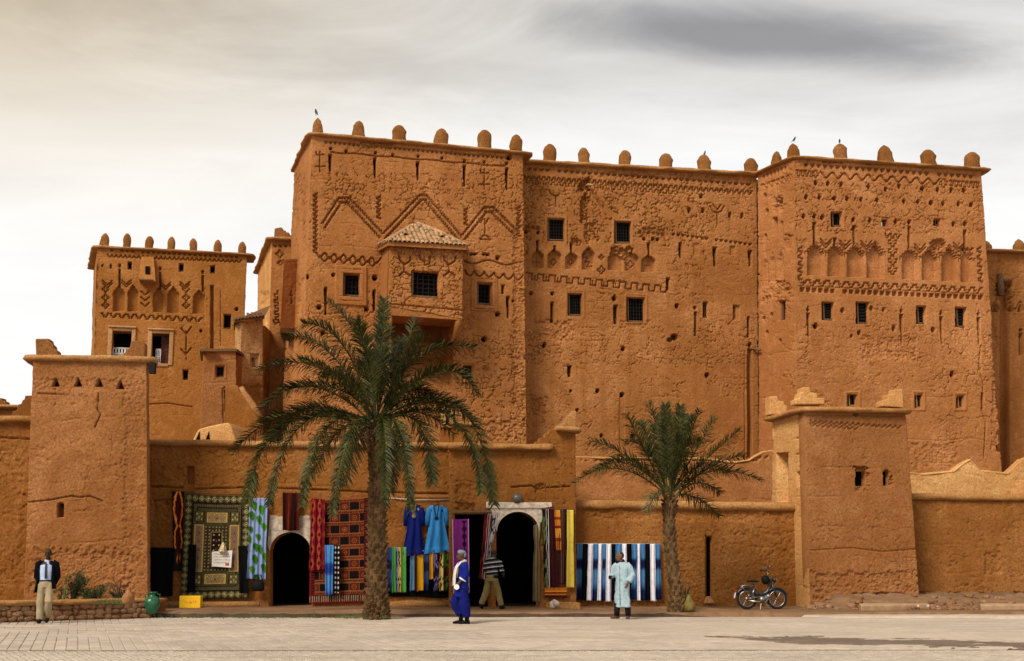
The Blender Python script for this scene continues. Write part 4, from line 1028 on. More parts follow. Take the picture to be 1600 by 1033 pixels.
# pavers: courses run square to the tower fronts
def pave_mat():
    m, n, l, p = new_mat('paver_stone'); co = _wco(n)
    oi = n.new('ShaderNodeObjectInfo')
    a = _noise(n, l, co, .30, 5, .6, .6); b = _noise(n, l, co, 3.5, 6, .7); g = _noise(n, l, co, 40, 4, .7)
    at = n.new('ShaderNodeAttribute'); at.attribute_name = 'dye'
    c = _mix(n, l, _range(n, l, a, .36, .62), (.42, .355, .30), (.53, .45, .375)); c = _mix(n, l, 1.0, c, at.outputs[0], 'MULTIPLY')
    c = _mix(n, l, _range(n, l, b, .46, .74, 0, .75), c, (.33, .27, .215)); c = _mix(n, l, _range(n, l, g, .5, .8, 0, .3), c, (.28, .22, .17))
    mp = n.new('ShaderNodeMapping'); mp.inputs[3].default_value = (.22, 1.5, 1); l.new(co, mp.inputs[0]); st = _noise(n, l, mp.outputs[0], 1.0, 6, .7, .5)
    c = _mix(n, l, _range(n, l, st, .48, .70, 0, .5), c, (.25, .20, .155))
    l.new(c, p.inputs['Base Color']); p.inputs['Roughness'].default_value = .9; p.inputs['Specular IOR Level'].default_value = .2
    nb = _bump(n, l, b, .2, .03); l.new(_bump(n, l, g, .5, .008, nb), p.inputs['Normal']); return m
M_PAVE = pave_mat()
PA = math.radians(18.5)
pu, pv = np.array((math.cos(PA), math.sin(PA))), np.array((-math.sin(PA), math.cos(PA)))
def paver_geo(cx, cy, w, d, h, bev=.012):
    t = random.uniform(-.003, .003); k = random.uniform(-.003, .003); V = []
    for (z, q) in ((-.02, 0), (h - bev * .6, 0), (h, bev)):
        for sx, sy in ((-1, -1), (1, -1), (1, 1), (-1, 1)):
            p = pu * sx * (w / 2 - q) + pv * sy * (d / 2 - q); V.append((cx + p[0], cy + p[1], z + (t * sx + k * sy if z > 0 else 0) + random.uniform(-.001, .001)))
    F = [(8, 9, 10, 11)]
    for a in (0, 4):
        for i in range(4): F.append((a + i, a + (i + 1) % 4, a + 4 + (i + 1) % 4, a + 4 + i))
    return V, F
cand = []
for i in range(-90, 130):
    for j in range(-20, 90):
        w, d = .195, .39
        c = pu * (i + .5) * w + pv * (j + (.5 if i % 2 else 0)) * d + np.array((0, 20.))
        yl = 22.55 + .012 * c[0]
        if not (yl + .2 < c[1] < YK - .18) or abs(c[0]) > .45 * c[1] + .6: continue
        cand.append((c[1], c[0], w, d))
cand.sort(key=lambda q: q[0] + (0 if q[1] < -2 else 4))
stV, stF, stC = [], [], []
for k, (y, x, w, d) in enumerate(cand):
    V, F = paver_geo(x, y, w - .014, d - .014, random.uniform(-.0015, .002))
    sh = random.uniform(.86, 1.06); tint = (sh, sh * random.uniform(.97, 1.01), sh * random.uniform(.94, 1.0))
    if k < 300:
        mesh_obj('paver', np.array(V), F, M_PAVE, street, False, colors=np.array([tint] * len(V)))
    else:
        b = len(stV); stV += V; stF += [tuple(i + b for i in f) for f in F]; stC += [tint] * len(V)
# small setts in front of the drain line
for i in range(-110, 111):
    for j in range(0, 26):
        x, y = i * .118 + (.059 if j % 2 else 0), 22.36 + .012 * i * .118 - j * .118
        if abs(x) > .43 * y: continue
        c0 = np.array((x, y)); pu_, pv_ = pu, pv; pu, pv = np.array((1., .012)), np.array((-.012, 1.))
        V, F = paver_geo(x, y, .106, .106, random.uniform(-.002, .003), .01); pu, pv = pu_, pv_
        sh = random.uniform(.84, 1.08); b = len(stV); stV += V; stF += [tuple(i2 + b for i2 in f) for f in F]; stC += [(sh, sh, sh * .97)] * len(V)
tag(mesh_obj('paver_field', np.array(stV), stF, M_PAVE, street, False, colors=np.array(stC)), kind='stuff')
tag(mesh_obj('drain_line', [(x, 22.475 + .012 * x + e, .005) for x in np.linspace(-14, 14, 60) for e in (-.035 + random.uniform(-.012, .012), .035 + random.uniform(-.012, .012))], [(2 * i, 2 * i + 2, 2 * i + 3, 2 * i + 1) for i in range(59)], M_GUT, None, False, (0, 0, 0)), kind='structure')
# sand drifted over the right half of the paving, thickest where few joints show
def sand_z(X, Y):
    f = fbm(X * .45 + Y * .1, Y * .9, 21, 5) + .16 * sstep(-1.5, 5, X) - .14 * sstep(-2, -7, X)
    e = np.minimum(sstep(22.75, 23.1, Y), sstep(YK + .05, YK - .35, Y))
    return -.016 + .038 * sstep(.46, .66, f) * e + (fbm(X * 6, Y * 6, 9, 3) - .5) * .006
sheet('sand_drift', -14, 17, 22.75, YK - .05, 420, 200, sand_z, M_SAND, 'stuff')
def damp_z(X, Y):
    t = np.clip((X - 3.75) / 7.2, 0, 1); yc = 26.1 - 3.0 * t ** .75; hw = .14 + 1.05 * np.sin(np.clip(t * 1.15, 0, 1) * 3.0) ** .8
    r = np.abs(Y - yc) / hw + (fbm(X * 1.3, Y * 2.6, 6, 5) - .5) * 2.2 + (fbm(X * 6, Y * 12, 16, 3) - .5) * 1.2
    return .024 - .055 * sstep(.72, .95, r) - .06 * (X < 3.8)
sheet('damp_patch', 3.4, 13.5, 22.7, 27.3, 420, 220, damp_z, M_DAMP, 'stuff')
# pale raised path at the right
def path_z(X, Y): return .07 + (fbm(X * 2, Y * 3, 4, 3) - .5) * .02 - .30 * sstep(.25, .0, Y - 33.35 - (fbm(X * 2.2, Y * 0, 5, 3) - .5) * .25) - .3 * sstep(.5, .0, X - 8.15 - (Y - 33.35) * -.9)
sheet('side_path', 7.6, 20, 33.1, 36.9, 160, 60, path_z, M_SAND)

# ================================================================== squat tower at the left
fl = face_y(50, 35.6, 228, 36.0, 700)
root = thing('squat_tower', fl.hit(135, 945) * (1, 1, 0), 'squat straw-flecked mud tower with four triangular holes beside the planter', 'tower')
def carve_l(c):
    for x, y in ((87, 590), (122, 590), (155, 590.5), (188, 594)): c.tri(x, y, y + 14, 13, .45)
    c.rect(90, 790, 99, 808, .35); c.hole_(94.5, 790, 4.5, .35)
    c.line([(42, 785), (80, 781), (112, 775), (124, 777), (140, 775), (160, 783)], 1.6, .05); c.line([(154, 615), (152, 640), (157, 648), (148, 668)], 1.4, .05); c.line([(60, 615), (100, 616)], 1.3, .04)
    c.rough(40, 590, 228, 612, .03, 6, 3); c.rough(44, 850, 228, 945, .05, 9, 6); c.rough(190, 570, 228, 900, .03, 11, 4)
hwall('front_wall', root, fl, (52, 562), (229, 565), (231, 960), (36, 960), M_LTOW, carve_l, step=1.3, crack=.022, csize=22, join='', seed=81, lump=.03)
A, B = fl.hit(52, 562), fl.hit(229, 565); bk = -fl.n
Bb = B * (1.10, 1.10, 1) - (.12, 0, 0)
prism('rear_wall', root, [A + bk * .48 + (.05, 0, 0), B + bk * .48 - (.30, 0, 0), Bb - (.05, 0, 0), A + bk * 3.6 + (.05, 0, 0)], 0, A[2] - .03, M_LTOW)
cap('roof_coping', root, [A + bk * 4 + (-.1, 0, .05), A + (-.08, .1, .05), B + (.05, .1, .05), Bb + (-.15, 0, .05)], M_CAP, .25, .10, 15, .04)
slab('stepped_merlon', root, fl, [(56, 556), (55, 529), (78, 529), (79, 535), (84, 539), (84, 544), (90, 547), (91, 556)], .5, M_MERL, -.15, .04)
slab('stepped_merlon', root, fl, [(190, 560), (190, 553), (196, 551), (197, 545), (203, 543), (204, 534), (208, 532), (224, 533), (227, 536), (226, 560)], .5, M_MERL, -.15, .04)
a = fl.hit(231, 578, .05); m = MB(); m.box(a + (.12, .05, .05), (.16, .2, .30)); m.tube([a + (0, .05, .25), a + (.12, .05, .1)], .025, 6); m.build('flood_lamp', MATS['iron'], root)

# ================================================================== wall at the far left
f0 = face_y(-80, 36.6, 50, 36.9, 760)
root = thing('mud_wall', f0.hit(10, 945) * (1, 1, 0), 'dark mud wall with stepped corner running out beside the squat tower', 'wall')
hwall('front_wall', root, f0, (-140, 660), (60, 656), (60, 965), (-140, 965), M_SHOP, lambda c: (c.rough(-140, 690, 60, 940, .03, 4, 6), c.line([(-20, 683), (45, 686)], 2, .05)), step=1.6, crack=.03, seed=82)
P0, P1 = f0.hit(-140, 660), f0.hit(60, 656)
cap('coping', root, [P0 + (0, .1, .02), P1 + (0, .1, .02)], M_CAP, .30, .11, 17, .035)
slab('stepped_merlon', root, f0, [(18, 654), (19, 643), (26, 641), (28, 632), (33, 631), (35, 625), (38, 624), (39, 618), (56, 618), (56, 654)], .4, M_MERL, -.15, .04)
f1 = face_y(-80, 40.5, 50, 40.5, 700)
root = thing('mud_wall', f1.hit(0, 760) * (1, 1, 0), 'pale mud wall with small stepped merlon rising behind the dark wall', 'wall')
hwall('front_wall', root, f1, (-140, 637), (52, 637), (52, 800), (-140, 800), M_LOW, None, step=2.2, seed=83)
cap('coping', root, [f1.hit(-140, 636), f1.hit(52, 636)], M_CAP, .25, .07, 4)
slab('stepped_merlon', root, f1, [(-30, 635), (-30, 622), (4, 622), (4, 626), (9, 627), (10, 635)], .35, M_MERL, -.1, .03)

# ================================================================== shop wall with the arched door
fsw = face_y(227, 38.1, 740, 38.4, 800)
root = thing('shop_wall', fsw.hit(460, 950) * (1, 1, 0), 'long umber shop wall with a black arched doorway, hung with carpets', 'wall')
SHOP = root
def arch_hole(c, x0, x1, yt, yb, d=.5):
    i = c._sel(x0 - 3, yt - 3, x1 + 3, yb + 30); X, Y = c.PX[i], c.PY[i]; xc, r = (x0 + x1) / 2, (x1 - x0) / 2
    q = np.where(Y < yt + r * .95, np.hypot((X - xc) / r, (Y - yt - r * .95) / (r * .95)), np.abs(X - xc) / r)
    c.put(i, np.clip((1 - q) * r / 1.0 + .5, 0, 1), d); c.hole[i] |= (q < 1 - 1.0 / r)
def carve_shop(c):
    arch_hole(c, 421, 486, 831, 955)
    c.rect(292, 729, 303, 756, .3); c.rect(293, 756, 302, 790, .05)
    c.line([(236, 760), (285, 762)], 2.2, .06); c.line([(305, 764), (385, 762), (400, 766)], 2, .06); c.line([(240, 783), (262, 781), (275, 783)], 1.6, .04); c.line([(420, 762), (560, 768), (700, 772)], 2, .05)
    c.rough(230, 695, 420, 760, .03, 5, 6); c.rough(232, 785, 268, 850, .03, 6, 6); c.hole_(260, 787, 3, .1)
    c.raised(640, 775, 703, 779, .03)
def cm_shop(X, Y): return .75 * ((X > 270) & (X < 430) & (Y < 760))
hwall('front_wall', root, fsw, (222, 692), (711, 697.6), (711, 962), (222, 962), M_SHOP, carve_shop, step=1.4, crack=.035, csize=13, seed=91, crackmask=cm_shop, skirts='t')
A, B = fsw.hit(222, 692), fsw.hit(745, 698); bk = -fsw.n
cap('coping', root, [A + (0, .1, .02), (A + B) / 2 + (0, .1, .0), B + (0, .1, .02)], M_CAP, .26, .10, 21, .035)
m = MB().extrude([A + bk * .5, B + bk * .5, B + bk * 5.5, A + bk * 5.5], (0, 0, -.14)); m.build('roof', M_CAP, root)
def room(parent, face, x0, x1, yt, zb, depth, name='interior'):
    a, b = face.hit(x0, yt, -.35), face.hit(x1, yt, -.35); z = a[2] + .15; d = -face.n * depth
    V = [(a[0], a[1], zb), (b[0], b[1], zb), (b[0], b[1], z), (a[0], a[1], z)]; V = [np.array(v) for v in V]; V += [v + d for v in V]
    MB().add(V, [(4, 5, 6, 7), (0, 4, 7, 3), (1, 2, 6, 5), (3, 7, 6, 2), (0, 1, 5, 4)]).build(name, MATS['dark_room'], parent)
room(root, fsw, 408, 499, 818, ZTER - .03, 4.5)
# limewash round the arch: a thin skin of plaster standing proud
def skin(name, parent, face, outer, x0, x1, yt, off, mat, n=18, yb=None):
    xc, r = (x0 + x1) / 2, (x1 - x0) / 2; yb = yb or yt + r * .95
    arc = [(xc - r * math.cos(math.pi * k / n), yt + r * .95 - r * .95 * math.sin(math.pi * k / n)) for k in range(n + 1)]
    P = [face.hit(*q, off) for q in [outer[0]] + arc + [outer[1]]]; ring = [face.hit(*q, off) for q in outer[2:]]
    # fan strips between the arch and a straight-edged outline
    top = [np.array(p) for p in (face.hit(outer[0][0] + (outer[1][0] - outer[0][0]) * k / n, outer[2][1] + random.uniform(-1.5, 1.5) if 0 < k < n else outer[0][1], off) for k in range(n + 1))]
    A_ = [face.hit(*q, off) for q in arc]; V = A_ + top; V += [v - face.n * (off + .02) for v in V]; F = []; N = n + 1
    for k in range(n):
        F += [(k, k + 1, N + k + 1, N + k), (2 * N + k + 1, 2 * N + k, k, k + 1), (N + k, N + k + 1, 3 * N + k + 1, 3 * N + k)]
    return mesh_obj(name, np.array(V), F, mat, parent, False)
skin('limewash', root, fsw, [(418, 852), (488, 848), (0, 806)], 421.5, 485.5, 831.5, .035, plain('old_limewash', (.50, .41, .31), .95, .08, var=.5, scale=5, bump=.5, bdist=.02))
MB().tube([fsw.hit(232, 774 + 171, .2), fsw.hit(310, 775 + 171, .22), fsw.hit(405, 774 + 171, .2)], [.10, .11, .10], 8).build('bench_sill', M_CAP, root, True)
MB().tube([fsw.hit(596, 947, .15), fsw.hit(640, 944, .15), fsw.hit(704, 946, .15)], [.11, .12, .11], 8).build('bench_sill', M_CAP, root, True)

# ================================================================== gate block with the tall arch
fg = face_y(703, 37.35, 897, 37.75, 800)
root = thing('gatehouse', fg.hit(800, 950) * (1, 1, 0), 'mud gate block with a tall black arch and stepped top', 'gate')
GATE = root
def carve_g(c):
    arch_hole(c, 776, 843, 799, 960)
    i = c._sel(712, 801, 767, 965); c.put(i, 1.0, .45)
    i = c._sel(714, 803, 765, 968); c.hole[i] = True
    c.line([(800, 761), (830, 759), (842, 765), (850, 762), (890, 760)], 1.8, .06); c.rough(836, 755, 852, 770, .07, 3, 4); c.rough(706, 750, 750, 790, .05, 5, 6); c.rough(710, 784, 745, 800, .12, 7, 5)
    c.rough(845, 850, 900, 945, .03, 8, 6)
gt = [(703, 697), (836, 697), (836.5, 690), (843, 690), (843.5, 684), (852, 684), (852.5, 677), (858, 677), (858.5, 671), (866, 671), (899, 673)]
hwall('front_wall', root, fg, (703, 697), (899, 673), (901, 962), (703, 962), M_SHOP, carve_g, top=gt, step=1.3, crack=.03, csize=14, seed=93)
A, B = fg.hit(703, 698), fg.hit(862, 699); C_, D_ = fg.hit(868, 671), fg.hit(903, 673); bk = -fg.n
cap('coping', root, [A + (-.05, .05, 0), B + (0, .05, 0)], M_CAP, .30, .10, 23, .035); cap('coping', root, [C_ + (0, .1, .02), D_ + (.05, .1, .02)], M_CAP, .34, .09, 24, .035)
slab('stepped_merlon', root, fg, [(874, 671), (874, 662), (881, 661), (881, 655), (886, 653), (886, 648), (892, 647), (892, 642), (901, 642), (901, 671)], .4, M_CAP, -.08, .03)
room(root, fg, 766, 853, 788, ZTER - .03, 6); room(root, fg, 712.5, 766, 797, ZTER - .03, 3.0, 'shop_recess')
skin('limewash', root, fg, [(766, 798), (850, 802), (0, 789)], 776.5, 842.5, 799.5, .04, M_WHITE)
slab('lintel', root, fg, [(760, 788), (760, 784), (800, 785), (862, 785), (863, 792), (848, 794), (760, 794)], .14, M_WHITE, .09, .015)
MB().tube([fg.hit(706, 801, .06), fg.hit(768, 800, .06)], .05, 6).build('shop_rail', MATS['old_wood'], root)
p = fg.hit(808, 779, .12); m = MB(); m.lathe((0, 0, 0), [(.02, 0), (.14, .0), (.16, .05), (.14, .12), (.06, .17), (.02, .18)], 16)
V = [(v[0] + p[0], -v[2] + p[1] + .12, v[1] + p[2]) for v in m.V]; mesh_obj('wall_lamp', V, m.F, plain('lamp_glass', (.10, .09, .075), .3, .5, var=.2), root)
P1 = fg.hit(897, 700); prism('side_wall', root, [P1 + bk * .45 - fg.u * .4, P1 + bk * .45, P1 + bk * 3, P1 + bk * 3 - fg.u * .4], 0, fg.hit(890, 674)[2] - .02, M_SHOP)
m = MB().extrude([fg.hit(703, 697) + bk * .4, fg.hit(895, 697) + bk * .4, fg.hit(895, 697) + bk * 5, fg.hit(703, 697) + bk * 5], (0, 0, -.12)); m.build('roof', M_CAP, root)
MB().extrude([np.array(at_z(847, 939, ZTER + .16)), np.array(at_z(901, 941, ZTER + .16)), np.array(at_z(905, 941, ZTER + .16)) + (0, -.55, 0), np.array(at_z(850, 939, ZTER + .16)) + (0, -.55, 0)][::-1], (0, 0, -.22)).build('door_step', M_CAP, root)

# small turret peeping over the gate block
fp = face_y(690, 39.2, 742, 39.3, 660)
root = thing('parapet_turret', fp.hit(716, 700), 'little parapet turret with a keyhole niche behind the gate block', 'turret')
hwall('front_wall', root, fp, (688, 664), (742, 666), (742, 712), (688, 712), M_SHOP, None, step=1.4, seed=95)
cap('coping', root, [fp.hit(700, 662) + (0, .1, 0), fp.hit(744, 663) + (0, .1, 0)], M_CAP, .24, .07, 27, .03)
slab('keyhole_niche', root, fp, [(689, 668), (690, 640), (693, 634), (699, 632), (705, 634), (709, 640), (709, 668)], .3, M_PALE, .06, .03)
slab('keyhole', root, fp, [(696, 663), (697, 652), (695.5, 648), (697, 645), (699, 639), (701, 645), (702.5, 648), (701, 652), (702, 663)], .04, MATS['window_dark'], .08, 0)
slab('stepped_merlon', root, fp, [(709, 664), (710, 633), (718, 633), (719, 642), (727, 643), (728, 652), (734, 653), (735, 664)], .3, M_RIGHT, .0, .03)

# ================================================================== low wall right of the gate
fq = face_y(897, 38.3, 1262, 38.7, 850)
root = thing('mud_wall', fq.hit(1080, 950) * (1, 1, 0), 'low umber mud wall with thick coping behind the blue scarves and moped', 'wall')
def carve_q(c):
    c.rect(1104, 838, 1112, 942, .3); c.line([(1103, 836), (1103, 940)], 1.2, .05)
    c.rough(900, 796, 1250, 815, .04, 4, 5); c.rough(1040, 820, 1250, 930, .025, 5, 5); c.rough(1180, 850, 1250, 905, .04, 6, 4)
hwall('front_wall', root, fq, (894, 792), (1262, 797), (1262, 965), (894, 965), M_SHOP, carve_q, step=1.4, crack=.03, csize=14, seed=101, skirts='t', crackmask=lambda X, Y: .5 * (X > 1050))
A, B = fq.hit(894, 787), fq.hit(1252, 791)
cap('coping', root, [A + (0, .18, -.02), B + (0, .18, -.02)], M_CAP, .30, .14, 31, .03)
slab('slit', root, fq, [(1104.5, 840), (1111.5, 840), (1111.5, 936), (1104.5, 936)], .03, MATS['window_dark'], -.24, 0)  # dark slab stands in for the shade inside the slit
slab('pipe', root, fq, [(1100, 943), (1104, 932), (1111, 932), (1118, 943)], .12, M_CAP, .2, .02)

fq2 = face_y(897, 43.0, 1215, 43.4, 740)
root = thing('mud_wall', fq2.hit(1050, 790) * (1, 1, 0), 'rose inner mud wall with a crumbling end behind the small palm', 'wall')
hwall('front_wall', root, fq2, (880, 714), (1215, 702), (1215, 850), (880, 850), M_RIGHT, lambda c: (c.rough(897, 712, 1215, 722, .08, 3, 4),), top=[(880, 713), (950, 715), (1100, 716), (1150, 722), (1170, 719), (1180, 712), (1192, 706), (1215, 703)], step=1.5, seed=103)
m = MB(); cap('coping', root, [fq2.hit(x, y) + (0, .15, -.02) for x, y in ((880, 713), (950, 715), (1100, 716), (1150, 722), (1170, 719), (1180, 712), (1192, 706), (1215, 703))], M_PALE, .16, .045, 33, .06)

# ================================================================== squat tower at the right
ZR = at_y(1257, 640, 37.6)[2]
fz = face_top((1257, 640), (1415, 643), ZR)
root = thing('squat_tower', fz.hit(1345, 935) * (1, 1, 0), 'squat clay tower with scratched zigzag band and two ragged dark windows', 'tower')
def carve_z(c):
    c.zig(1266, 659, 1408, 668, 8.5, 2.6, 'tri', 1.7, .03); c.zig(1266, 664, 1340, 670, 8.5, 2.6, 'tri', 1.7, .03)
    c.rect(1337, 736, 1354, 759, .4); c.rough(1332, 728, 1358, 736, .16, 3, 3); c.rough(1352, 738, 1360, 762, .10, 4, 3); c.rough(1336, 758, 1358, 768, .10, 5, 3)
    c.slit(1385, 737, 759, 9, 8, .4, dot=False); c.hole_(1385, 739, 4.5, .4); c.rough(1389, 742, 1396, 760, .14, 6, 3)
    c.rough(1258, 890, 1436, 940, .05, 7, 6); c.line([(1262, 648), (1410, 651)], 1.2, .03); c.hole_(1337, 648, 3.5, .12, 2.5); c.line([(1265, 860), (1330, 856), (1380, 862), (1430, 858)], 1.2, .025)
    c.rough(1320, 925, 1400, 940, .14, 12, 7)
hwall('front_wall', root, fz, (1257, 640), (1415, 643), (1437, 945), (1266, 950), M_RTOW, carve_z, step=1.2, crack=.02, csize=18, join='l', seed=111, lump=.03)
A = fz.hit(1257, 640); A2 = fz.hit(1266, 950); Bk = at_z(1207, 655, ZR)
fzl = Face(Bk, A, up=(A - A2))
def carve_zl(c):
    c.rect(1214, 708, 1231, 784, .42, -.1); c.slit(1248, 737, 760, 6, 5, .12, dot=False)
    for x, y in ((1207, 665), (1205, 690), (1205, 710), (1247, 662), (1246, 685), (1246, 710)): c.line([(x - 3, y), (x + 2, y - 1), (x + 2, y + 14)], 1.3, .04)
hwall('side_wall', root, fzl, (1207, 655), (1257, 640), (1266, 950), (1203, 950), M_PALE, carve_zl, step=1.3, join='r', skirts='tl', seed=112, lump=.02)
B = fz.hit(1415, 643); bk = -fz.n
prism('rear_wall', root, [A + bk * .5 + fz.u * 1.1, B + bk * .5 - fz.u * .05, B + bk * 3.6 - fz.u * .05, A + bk * 3.4 + fz.u * 1.1], 0, ZR - .03, M_RTOW)
MB().frame(fz.hit(1345, 748), fz.u, fz.v, fz.n, -.2, .2, -.25, .25, -.45, -.34).build('window', MATS['window_dark'], root)
MB().frame(fz.hit(1385, 748), fz.u, fz.v, fz.n, -.11, .11, -.24, .24, -.45, -.34).build('window', MATS['window_dark'], root)
MB().extrude([fzl.hit(1216, 712, -.40), fzl.hit(1216, 785, -.40), fzl.hit(1230, 785, -.40), fzl.hit(1230, 710, -.40)], -fzl.n * .03).build('doorway', MATS['window_dark'], root)  # dark panel stands in for the unlit inside of the doorway
# roof of overhanging mud, pitched a little to its edge
e = [Bk + (-.03, .1, 0), A + (.02, -.02, .0), B + (-.03, -.02, .0), B + bk * 3.2 + (-.03, 0, 0)]; c0 = sum(np.array(x) for x in e) / 4 + (0, 0, .22)
cap('roof_edge', root, [e[0], e[1], e[2], e[3]], M_CAP, .22, .075, 37, .04)
MB().add(e + [c0], [(0, 1, 4), (1, 2, 4), (2, 3, 4), (3, 0, 4)]).build('roof', M_CAP, root)
fzr = fz.off(-.1)
slab('stepped_merlon', root, fz, [(1243, 632), (1243, 624), (1249, 622), (1250, 614), (1254, 613), (1254, 605), (1266, 605), (1267, 613), (1277, 614), (1278, 622), (1288, 622), (1289, 632)], .45, M_PALE, -.05, .03)
slab('stepped_merlon', root, fz, [(1378, 635), (1379, 625), (1388, 624), (1388, 616), (1397, 616), (1398, 608), (1411, 608), (1412, 637)], .45, M_PALE, -.05, .03)
slab('stepped_merlon', root, fz.off(-2.7), [(1203, 648), (1203, 619), (1215, 619), (1216, 626), (1225, 627), (1226, 633), (1230, 634), (1230, 648)], .45, M_PALE, -.05, .03)

# ================================================================== walls at the far right
fy = face_y(1415, 39.2, 1700, 39.6, 850)
root = thing('mud_wall', fy.hit(1520, 935) * (1, 1, 0), 'long smooth umber mud wall right of the clay tower above the rubble bank', 'wall')
hwall('front_wall', root, fy, (1410, 781), (1720, 785), (1720, 950), (1410, 950), M_LOW, lambda c: (c.rough(1420, 925, 1720, 945, .1, 3, 5), c.rough(1538, 860, 1565, 900, .05, 5, 6)), step=1.6, crack=.02, seed=121, skirts='t')
cap('coping', root, [fy.hit(1418, 776) + (0, .15, 0), fy.hit(1720, 780) + (0, .15, 0)], M_CAP, .28, .11, 41, .025)
slab('stepped_merlon', root, fy, [(1580, 774), (1580, 765), (1588, 764), (1588, 756), (1594, 755), (1594, 750), (1640, 750), (1640, 774)], .35, M_PALE, -.05, .03)
fy2 = face_y(1415, 44, 1720, 44.5, 740)
root = thing('mud_wall', fy2.hit(1500, 790) * (1, 1, 0), 'pale ruined mud wall with a worn peak at the foot of the broad tower', 'wall')
tp = [(1400, 738), (1440, 740), (1490, 736), (1505, 724), (1515, 718), (1524, 727), (1532, 735), (1575, 739), (1585, 730), (1600, 716), (1720, 712)]
hwall('front_wall', root, fy2, (1400, 738), (1720, 712), (1720, 850), (1400, 850), M_PALE, None, top=tp, step=1.5, seed=123)
cap('coping', root, [fy2.hit(x, y) + (0, .15, -.02) for x, y in tp], M_PALE, .16, .045, 43, .06)

# ================================================================== rubble, slabs and loose stones on the right bank
M_STONE = mud('field_stone', (.30, .165, .085), blotch=.7, straw=.1, bump=1.5)
M_SLAB = plain('concrete_slab', (.42, .27, .155), .9, .15, var=.25, scale=5, bump=.4)
def rock_mesh(seed, n=9, m=6):
    r = np.random.default_rng(seed); b = MB().ball((0, 0, 0), .5, n, m)
    V = np.array(b.V); V *= (1 + (r.random(len(V))[:, None] - .5) * .38); V = np.clip(V, -.43, .43)
    me = bpy.data.meshes.new('stone'); me.from_pydata([tuple(v) for v in V], [], b.F); me.materials.append(M_STONE); return me
ROCKS = [rock_mesh(k) for k in range(8)]
for (name, pts, lab) in (('stone_slab', [(1332, 935), (1441, 934), (1452, 944), (1345, 946)], 'long pale slab laid at the foot of the clay tower'),
                         ('stone_slab', [(1525, 934), (1720, 934), (1720, 945), (1532, 945)], 'pale slab edging the bank under the long smooth wall')):
    z = .27; P = [at_z(x, y, z) for x, y in pts]
    q = MB().extrude([p for p in P[::-1]], (0, 0, -.26)).build(name, M_SLAB); tag(q, lab, 'slab')
    b = q.modifiers.new('worn', 'BEVEL'); b.width = .025; b.segments = 2
pile = thing('rubble_bank', at_z(1480, 952, .1), 'rough bank of earth and broken stones below the smooth wall', 'rubble')
for k in range(110):
    px = random.choice((random.uniform(1255, 1345), random.uniform(1420, 1600), random.uniform(1440, 1530))); y = random.uniform(35.9, 37.4)
    X = at_y(px, 940, y)[0]; z = float(terr_z(np.array([X]), np.array([y]))[0]); s = random.uniform(.07, .24)
    o = link('stone', ROCKS[k % 8], pile); o.location = tuple(np.array((X, y, z + s * .12)) - ROOTLOC[pile.name]); o.scale = (s * 1.3, s, s * .7); o.rotation_euler = (0, 0, random.uniform(0, 6))
# ================================================================== date palms
def leaf_mat(name, c1, c2, c3):
    m, n, l, p = new_mat(name); co = _wco(n)
    a = _noise(n, l, co, 1.6, 4, .6); b = _noise(n, l, co, 22, 3, .6)
    c = _mix(n, l, _range(n, l, a, .38, .64), c1, c2); c = _mix(n, l, _range(n, l, b, .52, .75, 0, .6), c, c3)
    l.new(c, p.inputs['Base Color']); p.inputs['Roughness'].default_value = .45; p.inputs['Specular IOR Level'].default_value = .14
    return m
M_FROND = leaf_mat('palm_leaf', (.019, .022, .0045), (.050, .052, .011), (.19, .17, .062))
M_FRONDY = leaf_mat('palm_leaf_old', (.075, .075, .03), (.14, .125, .05), (.20, .17, .08))
M_RACH = plain('palm_stalk', (.16, .13, .06), .6, .3)
def bark():
    m, n, l, p = new_mat('palm_bark'); co = _wco(n)
    a = _noise(n, l, co, 7, 5, .7); b = _noise(n, l, co, 45, 4, .7)
    c = _mix(n, l, _range(n, l, a, .35, .68), (.045, .025, .011), (.21, .12, .052)); c = _mix(n, l, _range(n, l, b, .5, .75, 0, .6), c, (.03, .018, .01))
    l.new(c, p.inputs['Base Color']); p.inputs['Roughness'].default_value = .95; p.inputs['Specular IOR Level'].default_value = .1
    l.new(_bump(n, l, b, .7, .02), p.inputs['Normal']); return m
M_BARK = bark()
